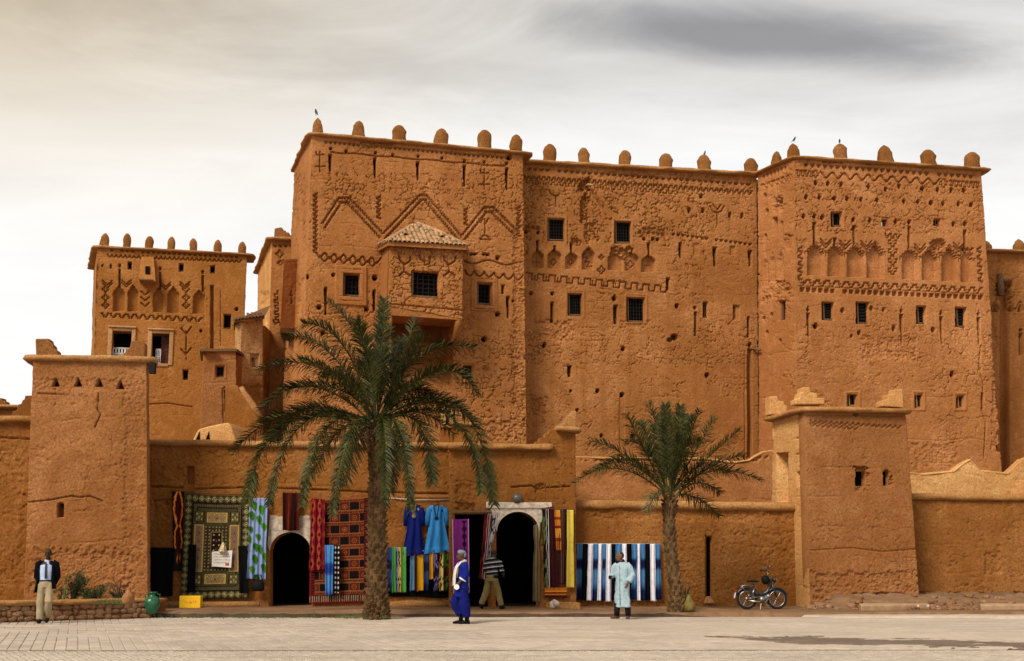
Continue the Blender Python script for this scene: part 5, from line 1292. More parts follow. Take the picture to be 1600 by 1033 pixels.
def palm(base, path, rad, crown, fronds, label, scale, nsp, L0):
    root = thing('palm_tree', base, label, 'palm tree')
    # trunk: a core wrapped in rows of old leaf bases, each a small outward wedge
    P = np.array(path); n = len(P); mb = MB()
    t = np.linspace(0, 1, 40); C = np.stack([np.interp(t, np.linspace(0, 1, n), P[:, k]) for k in range(3)], -1); Rr = np.interp(t, np.linspace(0, 1, n), rad)
    mb.tube(C, list(Rr * .86), 14)
    H = P[-1][2] - P[0][2]; rows = int(H / .115)
    for i in range(rows):
        f = (i + .5) / rows; c = np.array([np.interp(f, t, C[:, k]) for k in range(3)]); r = np.interp(f, t, Rr)
        for k in range(nsp):
            a = 2 * math.pi * (k + (i % 2) * .5 + random.uniform(-.14, .14)) / nsp + i * .05
            e = np.array((math.cos(a), math.sin(a), 0)); s = np.array((-math.sin(a), math.cos(a), 0)); w = r * 2.5 / nsp * random.uniform(.85, 1.1); out_ = r * random.uniform(.10, .30); h = .105 * random.uniform(.8, 1.3)
            b0 = c + e * r * .80
            V = [b0 - s * w * .5 - (0, 0, h * .9), b0 + s * w * .5 - (0, 0, h * .9), b0 + e * (r * .16 + out_) + s * w * .30 + (0, 0, h * .4), b0 + e * (r * .16 + out_) - s * w * .30 + (0, 0, h * .4), b0 - s * w * .45 + (0, 0, h * .75), b0 + s * w * .45 + (0, 0, h * .75)]
            mb.add(V, [(0, 1, 2, 3), (3, 2, 5, 4), (0, 3, 4), (1, 5, 2)])
    mb.build('trunk', M_BARK, root)
    cb = MB()   # boot of fibre and cut stalks under the crown
    for k in range(46):
        a = random.uniform(0, 2 * math.pi); e = np.array((math.cos(a), math.sin(a), 0)); q = crown + (0, 0, random.uniform(-.55, .05) * scale)
        cb.tube([q + e * rad[-1] * .3, q + e * rad[-1] * random.uniform(1.1, 1.7) + (0, 0, random.uniform(.12, .34) * scale)], [.075 * scale, .035 * scale], 5)
    cb.build('leaf_base', M_BARK, root)
    for (c1, tip, depth, old) in fronds:
        # bezier from the crown through a control point to the tip; depth is how far the tip leans to (-) or away from (+) the viewer
        a = np.array(crown) + np.array((random.uniform(-.1, .1), random.uniform(-.1, .1), random.uniform(-.1, .15))) * scale
        m_ = at_y(c1[0], c1[1], crown[1] + depth * .55); e = at_y(tip[0], tip[1], crown[1] + depth)
        m_ = m_ + .45 * (m_ - .5 * (a + e))
        N = 26; T = np.linspace(0, 1, N)[:, None]; B = (1 - T) ** 2 * a + 2 * (1 - T) * T * m_ + T ** 2 * e
        mb = MB(); mb.tube(B, [max(.006, .030 * (1 - q)) * scale for q in np.linspace(0, 1, N)], 5)
        length = np.linalg.norm(np.diff(B, axis=0), axis=1).sum(); nl = int(length / .022); side0 = None
        for i in range(nl):
            f = .16 + .84 * i / nl; q = f * (N - 1); i0 = min(int(q), N - 2); p = B[i0] + (B[i0 + 1] - B[i0]) * (q - i0); tg = B[i0 + 1] - B[i0]; tg /= np.linalg.norm(tg)
            up = np.array((0, 0, 1.)) - tg * tg[2]; nu = np.linalg.norm(up)
            up = up / nu if nu > .25 else np.array((0, -1., 0)) - tg * (-tg[1]); up /= np.linalg.norm(up); sd = np.cross(tg, up)
            prof = min(1, (f - .10) * 4.5) * (1 - .50 * max(0, f - .66) / .34)
            for s in (-1, 1):
                ln = L0 * (.72 if depth < -.9 else 1) * prof * random.uniform(.78, 1.12) * scale; lift = random.choice((-.62, -.15, .30, .72)) + random.uniform(-.12, .12)
                d = sd * s * .72 + tg * random.uniform(.6, .95) + up * lift; d /= np.linalg.norm(d)
                w = np.cross(d, up + .3 * tg); w /= np.linalg.norm(w) + 1e-6; w *= .015 * scale
                p1 = p + d * ln * .55; p2 = p + d * ln + np.array((0, 0, -.16 * ln)) * random.uniform(.4, 1.3)
                mb.add([p - w * .7, p + w * .7, p1 + w, p1 - w, p2], [(0, 1, 2, 3), (3, 2, 4)])
        mb.build('frond', M_FRONDY if old else M_FROND, root)
    return root
random.seed(19)
def mk_fronds(cx, cy, spec, extra, R):
    L = [((c[0], c[1]), (t[0], t[1]), d, o) for c, t, d, o in spec]
    for k in range(extra):   # the fronds between and behind the ones one can trace
        a = random.uniform(-.15, math.pi + .15); r = R * random.uniform(.70, .98); d = random.uniform(.6, 1.9)
        tx, ty = cx + math.cos(a) * r * .88, cy - math.sin(a) * r * .74 + abs(math.cos(a)) * r * .34
        L.append(((cx + (tx - cx) * .48, cy - (cy - ty) * .5 - r * .24), (tx, ty), d, False))
    return L
C1 = (588, 655)
spec1 = [((575,540),(512,470),.6,0),((596,560),(600,466),.3,0),((622,575),(650,497),.8,0),((628,590),(660,522),-.5,0),((650,545),(742,543),.4,0),((690,560),(746,617),-.5,0),
 ((510,560),(403,578),.3,0),((515,535),(443,527),.9,0),((545,530),(474,506),-.4,0),((490,585),(406,642),-.6,0),((455,630),(366,706),.2,0),((432,640),(387,788),-.6,0),((470,630),(420,790),-1.1,0),
 ((505,645),(472,792),-1.3,0),((545,660),(520,805),-1.5,0),((601,650),(603,790),-1.2,0),((628,645),(642,800),-1.4,0),((658,640),(676,757),-.6,0),((725,600),(772,790),-.5,0),((715,625),(752,770),-1.1,0),
 ((575,560),(556,500),-.8,0),((612,560),(632,530),1.0,0),((540,590),(470,560),-1.2,0),((545,600),(440,610),1.0,0),((640,600),(700,575),-1.3,0),((480,620),(430,690),1.2,0),((660,620),(730,650),1.0,0),((530,660),(488,745),.6,1),((560,670),(540,760),.8,1),((620,670),(610,770),.7,1)]
b1 = at_z(588, 965, .06); cr1 = at_y(588, 668, b1[1])
palm(b1, [b1 - (0, 0, .15), b1 + (0, 0, .5), b1 + (-.03, 0, 2.2), b1 + (-.02, 0, 3.6), cr1 + (0, 0, -.1)], [.34, .285, .25, .245, .22], cr1, mk_fronds(*C1, spec1, 7, 180), 'large date palm with drooping fronds before the shop wall', 1.0, 8, .50)
C2 = (1046, 775)
spec2 = [((1030,680),(1014,630),.3,0),((1005,700),(979,648),-.3,0),((1042,690),(1040,632),-.4,0),((1058,690),(1063,634),.3,0),((1075,690),(1092,642),-.3,0),((1090,700),(1117,652),.3,0),((1105,715),(1156,672),-.2,0),((1110,725),(1164,712),.6,0),
 ((1110,725),(1190,753),-.1,0),((975,705),(922,690),.3,0),((970,720),(898,755),-.1,0),((985,715),(930,735),-.7,0),((1015,690),(998,660),.7,0),((1070,690),(1078,650),.8,0),((1060,700),(1100,690),-.8,0),((1020,700),(975,690),.9,0),((1085,720),(1140,740),.8,0),((1005,720),(950,720),.9,0),((1028,760),(1010,800),-.4,1)]
b2 = at_z(1057, 954, ZTER + .03); cr2 = at_y(1046, 782, b2[1])
palm(b2, [b2 - (0, 0, .15), b2 + (0, 0, .45), b2 + (-.12, 0, 1.5), b2 + (-.15, 0, 2.5), cr2 + (0, 0, -.05)], [.25, .20, .175, .165, .16], cr2, mk_fronds(*C2, spec2, 4, 125), 'smaller upright date palm before the low wall beside the blue scarves', .86, 8, .50)

# ================================================================== hanging textiles
M_CLOTH = wovenmat()
def rgb(h):   # display colour to linear dye
    v = [int(h[i:i + 2], 16) / 255 for i in (0, 2, 4)]; return np.array([c / 12.92 if c < .04045 else ((c + .055) / 1.055) ** 2.4 for c in v])
def cloth(name, face, quad, colf, label, cat, group=None, off=.08, fold=.02, nf=4, nu=24, nv=60, seed=0, sag=0.0, hem=.0, thick=.012, pinch=None):
    """a hanging cloth: corner pixels (tl, tr, br, bl) on a wall plane, falling in folds; colf(s, t) gives its dye"""
    S, T = np.meshgrid(np.linspace(0, 1, nu + 1), np.linspace(0, 1, nv + 1))
    q = np.array(quad, float); PX = (q[0, 0] * (1 - S) + q[1, 0] * S) * (1 - T) + (q[3, 0] * (1 - S) + q[2, 0] * S) * T
    PY = (q[0, 1] * (1 - S) + q[1, 1] * S) * (1 - T) + (q[3, 1] * (1 - S) + q[2, 1] * S) * T
    if pinch: xm = PX.mean(1, keepdims=True); PX = xm + (PX - xm) * (1 - pinch[1] * np.exp(-((T - pinch[0]) / .12) ** 2))
    PX = PX + (fbm(T * 3 + seed, S * 0, seed, 3) - .5) * 2.2 * hem * 3; PY = PY + (fbm(S * 4 + seed, T * 0 + 2, seed, 3) - .5) * 10 * hem * T + sag * np.sin(S * math.pi) * (1 - T)
    ph = fbm(T * 1.5 + seed * 3, S * .7, seed + 1, 3) * 3
    D = off + fold * (np.sin(S * nf * 2 * math.pi + ph) * (.45 + .55 * T) + .7 * (fbm(S * nf * 2, T * 2.2, seed + 2, 3) - .5))
    P = face.hit(PX, PY) + face.n * D[..., None]
    c = colf(S, T)
    n = (nu + 1) * (nv + 1); i = np.arange(n).reshape(S.shape); F1 = np.stack([i[1:, :-1], i[1:, 1:], i[:-1, 1:], i[:-1, :-1]], -1).reshape(-1, 4)
    B = P - face.n * thick; F2 = F1[:, ::-1] + n; Es = []
    for ln in (i[0, ::1], i[::-1, 0], i[:, -1], i[-1, ::-1]): Es.append(np.stack([ln[:-1], ln[1:], ln[1:] + n, ln[:-1] + n], -1))
    V = np.concatenate([P.reshape(-1, 3), B.reshape(-1, 3)]); cc = c.reshape(-1, 3)
    o = mesh_obj(name, V, np.concatenate([F1, F2] + Es), M_CLOTH, None, True, colors=np.concatenate([cc, cc]))
    return tag(o, label, cat, group)
def flat(h, var=.2, seed=0):
    c = rgb(h); return lambda S, T: c * (1 - var + 2 * var * fbm(S * 5, T * 2, seed, 3))[..., None]
def bands(lst, axis='s', wob=0.0):
    """lst: (edge, colour) in order, along one direction"""
    def f(S, T):
        q = (S if axis == 's' else T) + wob * (vnoise((T if axis == 's' else S) * 7, S * 0, 4) - .5); o = np.zeros(S.shape + (3,))
        prev = 0
        for e, h in lst: o[(q >= prev) & (q <= e + 1e-6)] = rgb(h); prev = e
        return o
    return f
def kilim(S, T):   # olive carpet: diamond border, boxed panels, dark niche in the middle
    o = np.tile(rgb('3a3420'), S.shape + (1,)); ed = np.minimum(np.minimum(S, 1 - S) * .62, np.minimum(T, 1 - T)); u, v = S * 62, T * 100
    dia = lambda x, y, p: np.abs(((x / p) % 1) - .5) + np.abs(((y / p) % 1) - .5)
    b = ed < .075; dd = dia(u, v, 6.2); o[b & (dd < .42)] = rgb('8a8050'); o[b & (dd < .30)] = rgb('15110c'); o[b & (dd < .15)] = rgb('a09560'); o[b & (dd > .80)] = rgb('100e0a')
    b2 = (ed >= .075) & (ed < .115); o[b2] = rgb('4a4128'); o[b2 & (dia(u, v, 2.4) < .3)] = rgb('1c1710')
    o[(np.abs(ed - .075) < .006) | (np.abs(ed - .118) < .006)] = rgb('151009')
    def panel(s0, s1, t0, t1, base, edge, mot):
        m = (S > s0) & (S < s1) & (T > t0) & (T < t1); o[m] = rgb(base); k = np.minimum(np.minimum(S - s0, s1 - S) * .62, np.minimum(T - t0, t1 - T))
        o[m & (k < .010)] = rgb(edge); x, y = (S - (s0 + s1) / 2) * 62, (T - (t0 + t1) / 2) * 100
        z = dia(x + 50, y + 50, 5.0); o[m & (k > .02) & (z < .24)] = rgb(mot); o[m & (k > .02) & (z < .10)] = rgb('b09a60'); o[m & (np.abs(x) < .5) & (k > .03) & ((y % 8) < 3)] = rgb(mot)
    panel(.34, .66, .16, .26, '7a6244', 'a88b3a', '3a2620'); panel(.34, .66, .76, .86, '756040', 'a88b3a', '3a2620')
    panel(.16, .30, .28, .74, '6b5240', '9a803a', '33201c'); panel(.70, .84, .28, .74, '6b5240', '9a803a', '33201c')
    for s0 in (.15, .70):
        for t0 in (.15, .76): panel(s0, s0 + .15, t0, t0 + .11, '4a4328', '1a160e', '8d8048')
    m = (S > .33) & (S < .67) & (T > .29) & (T < .73); o[m] = rgb('2c2418'); o[m & (dia(u, v, 3.2) < .22)] = rgb('8b7a4c')
    panel(.41, .59, .35, .66, '140d0b', '6a5434', '4a3026')
    return o * (.9 + 1.1 * vnoise(S * 160, T * 260, 3))[..., None]
def persian(S, T):   # rust carpet in registers of boxes with dark squares
    o = np.tile(rgb('5a2213'), S.shape + (1,)); v = T * 9.0; r = v % 1; k = np.floor(v)
    band = r < .30; o[band] = rgb('8a3f1c'); o[band & (np.abs(r - .15) < .05) & ((S * 30 % 1) < .5)] = rgb('2a0f0a'); o[band & ((r < .03) | (r > .27))] = rgb('c08050') * .7
    x = S * 6; c = np.floor(x); xr = x % 1; sq = (~band)
    dark = sq & ((c + k) % 2 == 0); o[dark] = rgb('1a0b0a'); lit = sq & ~dark; rr = np.hypot((xr - .5) * 1.0, (r - .65) * 1.3); o[lit & (rr < .30)] = rgb('94451f'); o[lit & (rr < .16)] = rgb('5a1a12'); o[lit & (rr < .07)] = rgb('c0803c')
    o[sq & ((xr < .03) | (xr > .97))] = rgb('a06a44') * .8
    e = np.minimum(S * .55, (1 - S) * .55); o[(e < .05)] = rgb('6a1a1c'); o[(e < .05) & (((T * 40) % 1) < .4)] = rgb('1c0c0c'); o[(e < .012) | (T > .985)] = rgb('8a1420'); o[(T > .93) & (T < .985) & (((S * 26) % 1) < .45)] = rgb('b09070') * .8; o[(T > .93) & (T < .985) & (((S * 26) % 1) > .7)] = rgb('170b0a')
    return o * (.45 + .6 * vnoise(S * 130, T * 240, 8))[..., None]
def ikat(S, T):
    o = np.tile(rgb('171318'), S.shape + (1,)); x = np.abs(S - .5) * 2 + (vnoise(T * 30, S * 6, 3) - .5) * .25
    w = .40 + .45 * np.abs(np.sin(T * 7.5)); a = (x < w) & (T < .93); o[a] = rgb('c85f1c'); o[a & (x < w - .30)] = rgb('3a0f08'); o[a & (np.abs(x - w + .12) < .06)] = rgb('f0a040'); o[(T > .72) & (x > .35)] = rgb('141824'); return o
def leafy(S, T):
    o = np.tile(rgb('8fa3cf'), S.shape + (1,)); o = o * (.72 + .4 * np.sin(S * 60) ** 2)[..., None]
    for k in range(16):
        cx, cy = ((k * .37 + .1 * math.sin(k * 5)) % 1), (k + .5 + .3 * math.sin(k * 3)) / 16; yy = (T - cy) / (.055 + .012 * math.sin(k * 7)); r = np.abs(S - cx - .05 * yy) / (.15 * np.sqrt(np.clip(1 - yy ** 2, 0, 1)) * (1 - .45 * yy) + 1e-6); o[r < 1] = rgb('3c7a1e') * (.7 + .4 * (k % 3) / 2)
    return o
def redgold(S, T):
    o = np.tile(rgb('6d0f1e'), S.shape + (1,)) * (.7 + .6 * np.sin(S * 24) ** 2)[..., None]; d = np.abs(((S * 2 + .25) % 1) - .5) + np.abs(((T * 5) % 1) - .5); o[np.abs(d - .42) < .05] = rgb('b04a30'); o[d < .12] = rgb('2a0a12'); o[(np.abs(d - .25) < .03)] = rgb('d07040') * .8; return o
def purple(S, T):
    o = np.tile(rgb('8a2f86'), S.shape + (1,)) * (.65 + .6 * fbm(S * 14, T * 3, 4, 3))[..., None]; o[(np.abs(S - .72) < .09 + .05 * np.sin(T * 60)) & (T > .02)] = rgb('2b1030'); o[(S < .04) | (S > .96)] = rgb('d9a8d0'); return o
def tiedye(a, b, t0=.28, t1=.52, low=.70):
    A_, B_ = rgb(a), rgb(b)
    def f(S, T):
        k = np.maximum(np.exp(-((T - (t0 + t1) / 2) / ((t1 - t0) / 2)) ** 6), sstep(low, low + .2, T)) + (vnoise(S * 9, T * 14, 3) - .5) * .2; k = np.clip(k, 0, 1)
        return (A_ * (1 - k[..., None]) + B_ * k[..., None]) * (.75 + .5 * np.sin(S * 16 + T) ** 2)[..., None]
    return f
def dots(base, dot, p=5):
    def f(S, T):
        o = np.tile(rgb(base), S.shape + (1,)); d = np.hypot((S * 2 % 1) - .5, ((T * p * 2.4) % 1) - .5); o[d < .22] = rgb(dot); return o
    return f
def floral(base, c1, c2, edge=None):
    def f(S, T):
        o = np.tile(rgb(base), S.shape + (1,)); n_ = vnoise(S * 5, T * 17, 3); o[n_ > .62] = rgb(c1); o[n_ < .28] = rgb(c2)
        if edge: o[(S > .86) | (np.abs(S - .62 + .06 * np.sin(T * 30)) < .05)] = rgb(edge)
        return o
    return f
hang = 'textiles hung along the shop wall'
cloth('carpet', fsw, [(292, 772), (391, 775), (389, 934), (283, 936)], kilim, 'large olive carpet with diamond border and boxed panels', 'carpet', off=.10, fold=.012, nf=1, nu=124, nv=200, seed=3, sag=2, hem=.1)
cloth('carpet', fsw, [(486, 781), (577, 778), (577, 940), (484, 943)], persian, 'large rust and black carpet partly behind the big palm trunk', 'carpet', off=.10, fold=.012, nf=1, nu=110, nv=180, seed=4, sag=1)
cloth('ikat_cloth', fsw, [(271, 769), (290, 768), (287, 892), (274, 892)], ikat, 'narrow black cloth with flame orange ikat pattern beside the olive carpet', 'cloth', off=.16, fold=.03, nf=1, nu=22, nv=90, seed=5)
cloth('black_cloth', fsw, [(229, 855), (273, 856), (271, 931), (231, 930)], flat('0a0a0c'), 'wide plain black cloth hanging by the corner of the squat tower', 'cloth', off=.12, fold=.02, nf=2, seed=6, hem=.15)
cloth('black_scarf', fsw, [(297, 851), (309, 851), (307, 925), (295, 924)], flat('08080a'), 'narrow black scarf on the side of the olive carpet away from the door', 'scarf', off=.20, fold=.03, nf=1, seed=7)
cloth('black_scarf', fsw, [(374, 853), (388, 853), (390, 926), (376, 927)], flat('08080a'), 'narrow black scarf between the price sign and leaf-print cloth', 'scarf', off=.20, fold=.03, nf=1, seed=8)
cloth('leaf_cloth', fsw, [(392, 779), (420, 779), (417, 906), (388, 904)], leafy, 'pale blue pleated cloth printed with green leaves', 'cloth', off=.20, fold=.045, nf=4, nu=40, nv=90, seed=9, pinch=(.57, .06))
cloth('maroon_shawl', fsw, [(443, 770), (471, 771), (468, 829), (443, 829)], bands([(.3, '3a1008'), (.5, '6a2412'), (.75, '220a08'), (1, '4a160c')]), 'dark maroon shawl hung over the shop arch', 'shawl', off=.16, fold=.05, nf=3, seed=10, hem=.1)
cloth('red_shawl', fsw, [(488, 779), (509, 781), (508, 890), (484, 893)], redgold, 'crimson and gold figured shawl beside the black arch', 'shawl', off=.20, fold=.04, nf=3, nu=36, nv=80, seed=11)
cloth('blue_scarf', fsw, [(509, 852), (523, 852), (521, 929), (510, 930)], tiedye('4a86c4', '1a3f8f', .35, .6, .85), 'bright blue tie-dyed scarf over the rust carpet', 'scarf', off=.24, fold=.03, nf=2, seed=12)
cloth('spotted_scarf', fsw, [(523, 852), (533, 852), (532, 927), (523, 926)], dots('08080a', 'c8c4bc', 4), 'black scarf with white spots over the rust carpet', 'scarf', off=.25, fold=.03, nf=1, nu=20, seed=13)
xs = [(606, 613, tiedye('2a3f78', '141c40'), 'indigo mottled scarf beside the trunk of the big palm'), (613, 619, flat('4a8c3c', .3), 'lime green scarf between indigo and pale blue scarves'), (619, 623, floral('7f9cc0', '3a2a40', '9ab0cc'), 'narrow pale blue patterned scarf among green scarves'),
      (623, 627, floral('e0b050', '4a1a14', 'e8c878'), 'narrow cream and maroon scarf among green scarves'), (627, 635, flat('5a9c46', .3), 'broad leaf green scarf beside the dark blue robe')]
for k, (a, b, f, lb) in enumerate(xs): cloth('scarf', fsw, [(a, 855), (b, 855), (b, 925), (a, 926)], f, lb, 'scarf', 'scarves on the line under the robes', off=.16 + .02 * (k % 2), fold=.022, nf=1, nu=12, nv=40, seed=20 + k, hem=.15)
xs = [(641, 648, flat('5f86ae', .25), 'steel blue scarf below the dark blue robe'), (648, 652, flat('4a2418', .3), 'narrow brown scarf below the dark blue robe'), (652, 662, flat('e0a418', .2), 'broad golden yellow scarf below the dark blue robe'), (663, 670, tiedye('3a4a80', '1a1f48'), 'indigo scarf between two golden scarves'),
      (671, 677, flat('dca01c', .2), 'slim golden yellow scarf below the light blue robe'), (678, 685, floral('3a2250', '8a80b0', '120c18'), 'dark purple patterned scarf below the light blue robe'), (686, 693, floral('e6cc70', '5a1c16', 'e8d488'), 'cream and red flowered scarf below the light blue robe'), (693, 704, floral('2c1210', '3c6a24', '5a1c18'), 'dark flowered cloth at the end of the scarf line')]
for k, (a, b, f, lb) in enumerate(xs): cloth('scarf', fsw, [(a, 860), (b, 860), (b, 922 if k != 4 else 905), (a, 924 if k != 4 else 906)], f, lb, 'scarf', 'scarves on the line under the robes', off=.16 + .02 * (k % 2), fold=.022, nf=1, nu=12, nv=40, seed=30 + k, hem=.15)
cloth('black_backcloth', fsw, [(604, 862), (704, 862), (704, 934), (606, 932)], flat('0b090b'), 'long black cloth hanging behind the row of scarves', 'cloth', off=.07, fold=.012, nf=5, nu=40, nv=30, seed=40, hem=.2)
# robes: a tunic outline with sleeves, neck opening and braid
def robe(x0, x1, y0, y1, base, braid, label, seed):
    root = thing('robe', fsw.hit((x0 + x1) / 2, y1, .15), label, 'robe', 'robes hung above the scarves')
    nu, nv = 44, 70; S, T = np.meshgrid(np.linspace(-1, 1, nu + 1), np.linspace(0, 1, nv + 1)); xc, w = (x0 + x1) / 2, x1 - x0
    half = np.interp(T, [0, .03, .10, .30, .55, .9, 1], [.24, .31, .33, .29, .37, .50, .54]) * w
    PX = xc + S * half + (fbm(T * 2 + seed, S * 0, seed, 2) - .5) * 3; PY = y0 + T * (y1 - y0) + 3.0 * np.exp(-(S / .28) ** 2) * (1 - T) ** 6 - 5 * S * T ** 3 * .4
    D = .14 + .035 * np.sin(S * 7 + seed + T * 2) * (.3 + T) + .05 * (1 - S ** 2) + .05 * sstep(.86, .95, T) * (fbm(S * 6, T * 9, seed, 3))
    P = fsw.hit(PX, PY) + fsw.n * D[..., None]
    c = np.tile(rgb(base), S.shape + (1,)) * (.75 + .5 * fbm(S * 4, T * 5, seed, 3))[..., None]
    y = T * (y1 - y0) / w; r = np.hypot(S * half / w, y - .52); c[(np.abs(r - .055) < .03)] = rgb(braid); c[(np.abs(np.abs(S * half / w) - .10 * (1 - y / .55)) < .022) & (y < .52)] = rgb(braid); c[(np.hypot(np.abs(S * half / w) - .24, y - .2) < .06)] = rgb(braid)
    n = S.size; i = np.arange(n).reshape(S.shape); F1 = np.stack([i[1:, :-1], i[1:, 1:], i[:-1, 1:], i[:-1, :-1]], -1).reshape(-1, 4); B = P - fsw.n * .03
    Es = [np.stack([l_[:-1], l_[1:], l_[1:] + n, l_[:-1] + n], -1) for l_ in (i[0], i[::-1, 0], i[:, -1], i[-1, ::-1])]; cc = c.reshape(-1, 3)
    mesh_obj('tunic', np.concatenate([P.reshape(-1, 3), B.reshape(-1, 3)]), np.concatenate([F1, F1[:, ::-1] + n] + Es), M_CLOTH, root, True, colors=np.concatenate([cc, cc]))
    for s in (-1, 1):
        a = fsw.hit(xc + s * w * .31, y0 + 4, .14); b = fsw.hit(xc + s * w * .39, y0 + (y1 - y0) * .25, .13); e = fsw.hit(xc + s * w * .40, y0 + (y1 - y0) * .42, .12)
        m = MB().tube([a, (a + b) / 2, b, e], [(.08, .05), (.085, .06), (.08, .055), (.08, .05)], 10, upv=-fsw.n)
        mesh_obj('sleeve', np.array(m.V), m.F, M_CLOTH, root, True, colors=np.tile(rgb(base) * .8, (len(m.V), 1)))
    hp = fsw.hit(xc, y0, .1); MB().tube([hp + (-.2, 0, -.03), hp + (0, 0, .03), hp + (.2, 0, -.03)], .012, 5).tube([hp + (0, 0, .03), hp + (0, .0, .12)], .006, 4).build('hanger', MATS['iron'], root)
robe(631, 664, 789, 868, '14206e', 'b09040', 'dark blue robe with gold braid hung above the scarves', 2)
robe(664, 703, 790, 864, '3a8cd0', '10183c', 'light blue robe with navy braid hung above the scarves', 5)
cloth('purple_shawl', fg, [(706, 812), (732, 811), (733, 926), (708, 928)], purple, 'purple shawl with dark stripe hung in the shop recess', 'shawl', off=.10, fold=.025, nf=3, nu=30, nv=70, seed=50)
cloth('twisted_scarf', fg, [(757, 803), (766, 803), (757, 905), (748, 905)], floral('6a1620', '8c2a2a', '2c0c10', 'c8b8b0'), 'red and white scarf trailing beside the tall arch', 'scarf', off=.14, fold=.04, nf=2, nu=20, seed=51, hem=.3)
cloth('pale_scarf', fg, [(768, 803), (777, 803), (765, 875), (759, 875)], floral('b8b0b4', '2a2428', 'c8c0c4'), 'pale grey scarf tied up at the left of the tall arch', 'scarf', off=.18, fold=.04, nf=2, nu=16, seed=52, hem=.3, pinch=(.7, .4))
cloth('arch_curtain', fg, [(833, 822), (845, 815), (843, 940), (832, 940)], flat('7d6c4c', .3), 'beige curtain gathered at the side of the tall arch', 'curtain', off=.03, fold=.05, nf=2, nu=18, seed=53, pinch=(.27, .35))
cloth('flowered_hanging', fg, [(846, 796), (857, 796), (858, 920), (849, 920)], floral('140c10', '5a6a40', '2c1016', 'd8d0c8'), 'dark flowered hanging with white edge next to the tall arch', 'hanging', off=.12, fold=.03, nf=2, nu=24, nv=70, seed=54)
cloth('maroon_blanket', fg, [(856, 795), (866, 795), (872, 918), (858, 919)], flat('3c1418', .25), 'plain dark maroon blanket hung beside the flowered hanging', 'blanket', off=.13, fold=.03, nf=2, seed=55)
cloth('orange_blanket', fg, [(865, 797), (874, 797), (876, 860), (868, 860)], bands([(.18, 'd08a24'), (.24, '8a3018'), (.4, 'c8741c'), (.46, '7a2414'), (.7, 'd89030'), (.78, '8a3018'), (1, 'b86a1c')], 't'), 'orange banded blanket hung beside the striped one', 'blanket', off=.14, fold=.02, nf=1, seed=56)
cloth('striped_blanket', fg, [(873, 796), (883, 796), (882, 912), (872, 912)], bands([(.15, '2a1418'), (.25, '6a3a34'), (.4, '1c1014'), (.5, '7a5a48'), (.65, '2a1216'), (.8, '5a2a24'), (1, '1c0e10')]), 'narrow maroon blanket with thin lengthwise stripes', 'blanket', off=.13, fold=.02, nf=1, nu=30, seed=57)
cloth('yellow_cloth', fg, [(885, 797), (895, 797), (896, 918), (884, 918)], flat('d8c050', .15), 'lemon yellow cloth hung at the edge of the gate block', 'cloth', off=.12, fold=.03, nf=1, seed=58, pinch=(.45, .12))
cloth('folded_blanket', fg, [(850, 918), (885, 918), (884, 934), (850, 934)], bands([(.3, 'b8641c'), (.45, 'd88a2c'), (.6, '5a1a10'), (.75, 'c06a1c'), (.9, '2a0e0c'), (1, '4a1a10')], 't'), 'folded orange and black striped blanket below the hangings', 'blanket', off=.14, fold=.012, nf=1, seed=59)
# the row of indigo and white scarves on their line
O = (890, 830); sc_ = 7.944
row = [(88,157,'b'),(158,221,'k'),(221,286,'w'),(286,347,'b'),(348,397,'w'),(397,447,'b'),(447,510,'w'),(510,561,'k'),(561,640,'b'),(640,697,'w'),(697,760,'k'),(760,826,'b'),(826,869,'w'),(869,927,'b'),(927,986,'k'),(986,1049,'w'),(1049,1112,'b')]
nth = {}; ORD = ['first ', 'second ', 'third ', 'fourth ', 'fifth ', 'sixth ', 'seventh ']
lab = {'b': ('blue_scarf', 'indigo tie-dyed scarf from the gate block on the low wall line'), 'k': ('black_scarf', 'black scarf from the gate block on the low wall line'), 'w': ('white_scarf', 'white scarf from the gate block on the low wall line')}
for k, (a, b, t) in enumerate(row):
    x0, x1 = O[0] + a / sc_, O[0] + b / sc_; yb = O[1] + (868 if t == 'w' else 850) / sc_ + random.uniform(-1, 1); sp = (k - 8) * .25
    f = tiedye('4a80b4', '0c1748', .26, .46, .66) if t == 'b' else flat('06060a') if t == 'k' else flat('f4f2fc', .05)
    nth[t] = nth.get(t, 0) + 1
    cloth(lab[t][0], fq, [(x0, 850), (x1, 850), (x1 + sp + (.8 if t != 'k' else 0), yb), (x0 + sp - .8, yb)], f, ORD[nth[t] - 1] + lab[t][1], 'scarf', 'indigo and white scarves on the low wall', off=.15 + .03 * (k % 2), fold=.028, nf=1.6, nu=14, nv=44, seed=60 + k, hem=.08)
def rope(name, P, r, mat, label, cat='rope'):
    o = MB().tube(P, r, 6).build(name, mat, None, True); return tag(o, label, cat)
M_ROPE = plain('pale_rope', (.55, .48, .40), .8, .2)
rope('clothes_line', [fq.hit(896, 849, .12), fq.hit(960, 849.6, .15), fq.hit(1032, 849, .12)], .010, M_ROPE, 'thin line carrying the indigo and white scarves', 'line')
rope('clothes_line', [fsw.hit(604, 778, .02), fsw.hit(650, 781, .06), fsw.hit(704, 780.5, .02)], .014, M_ROPE, 'pale cord stretched above the two hanging robes', 'line')
rope('clothes_line', [fsw.hit(604, 855, .08), fsw.hit(650, 859, .10), fsw.hit(705, 860, .08)], .012, MATS['iron'], 'dark line carrying the many-coloured scarves below the robes', 'line')
rope('hanging_rail', [fsw.hit(266, 768, .06), fsw.hit(330, 771, .08), fsw.hit(394, 773, .06)], .022, MATS['old_wood'], 'wooden rail along the top of the olive carpet', 'rail')
rope('hanging_rail', [fg.hit(845, 795, .06), fg.hit(897, 796, .06)], .022, MATS['old_wood'], 'wooden rail above the hangings right of the tall arch', 'rail')
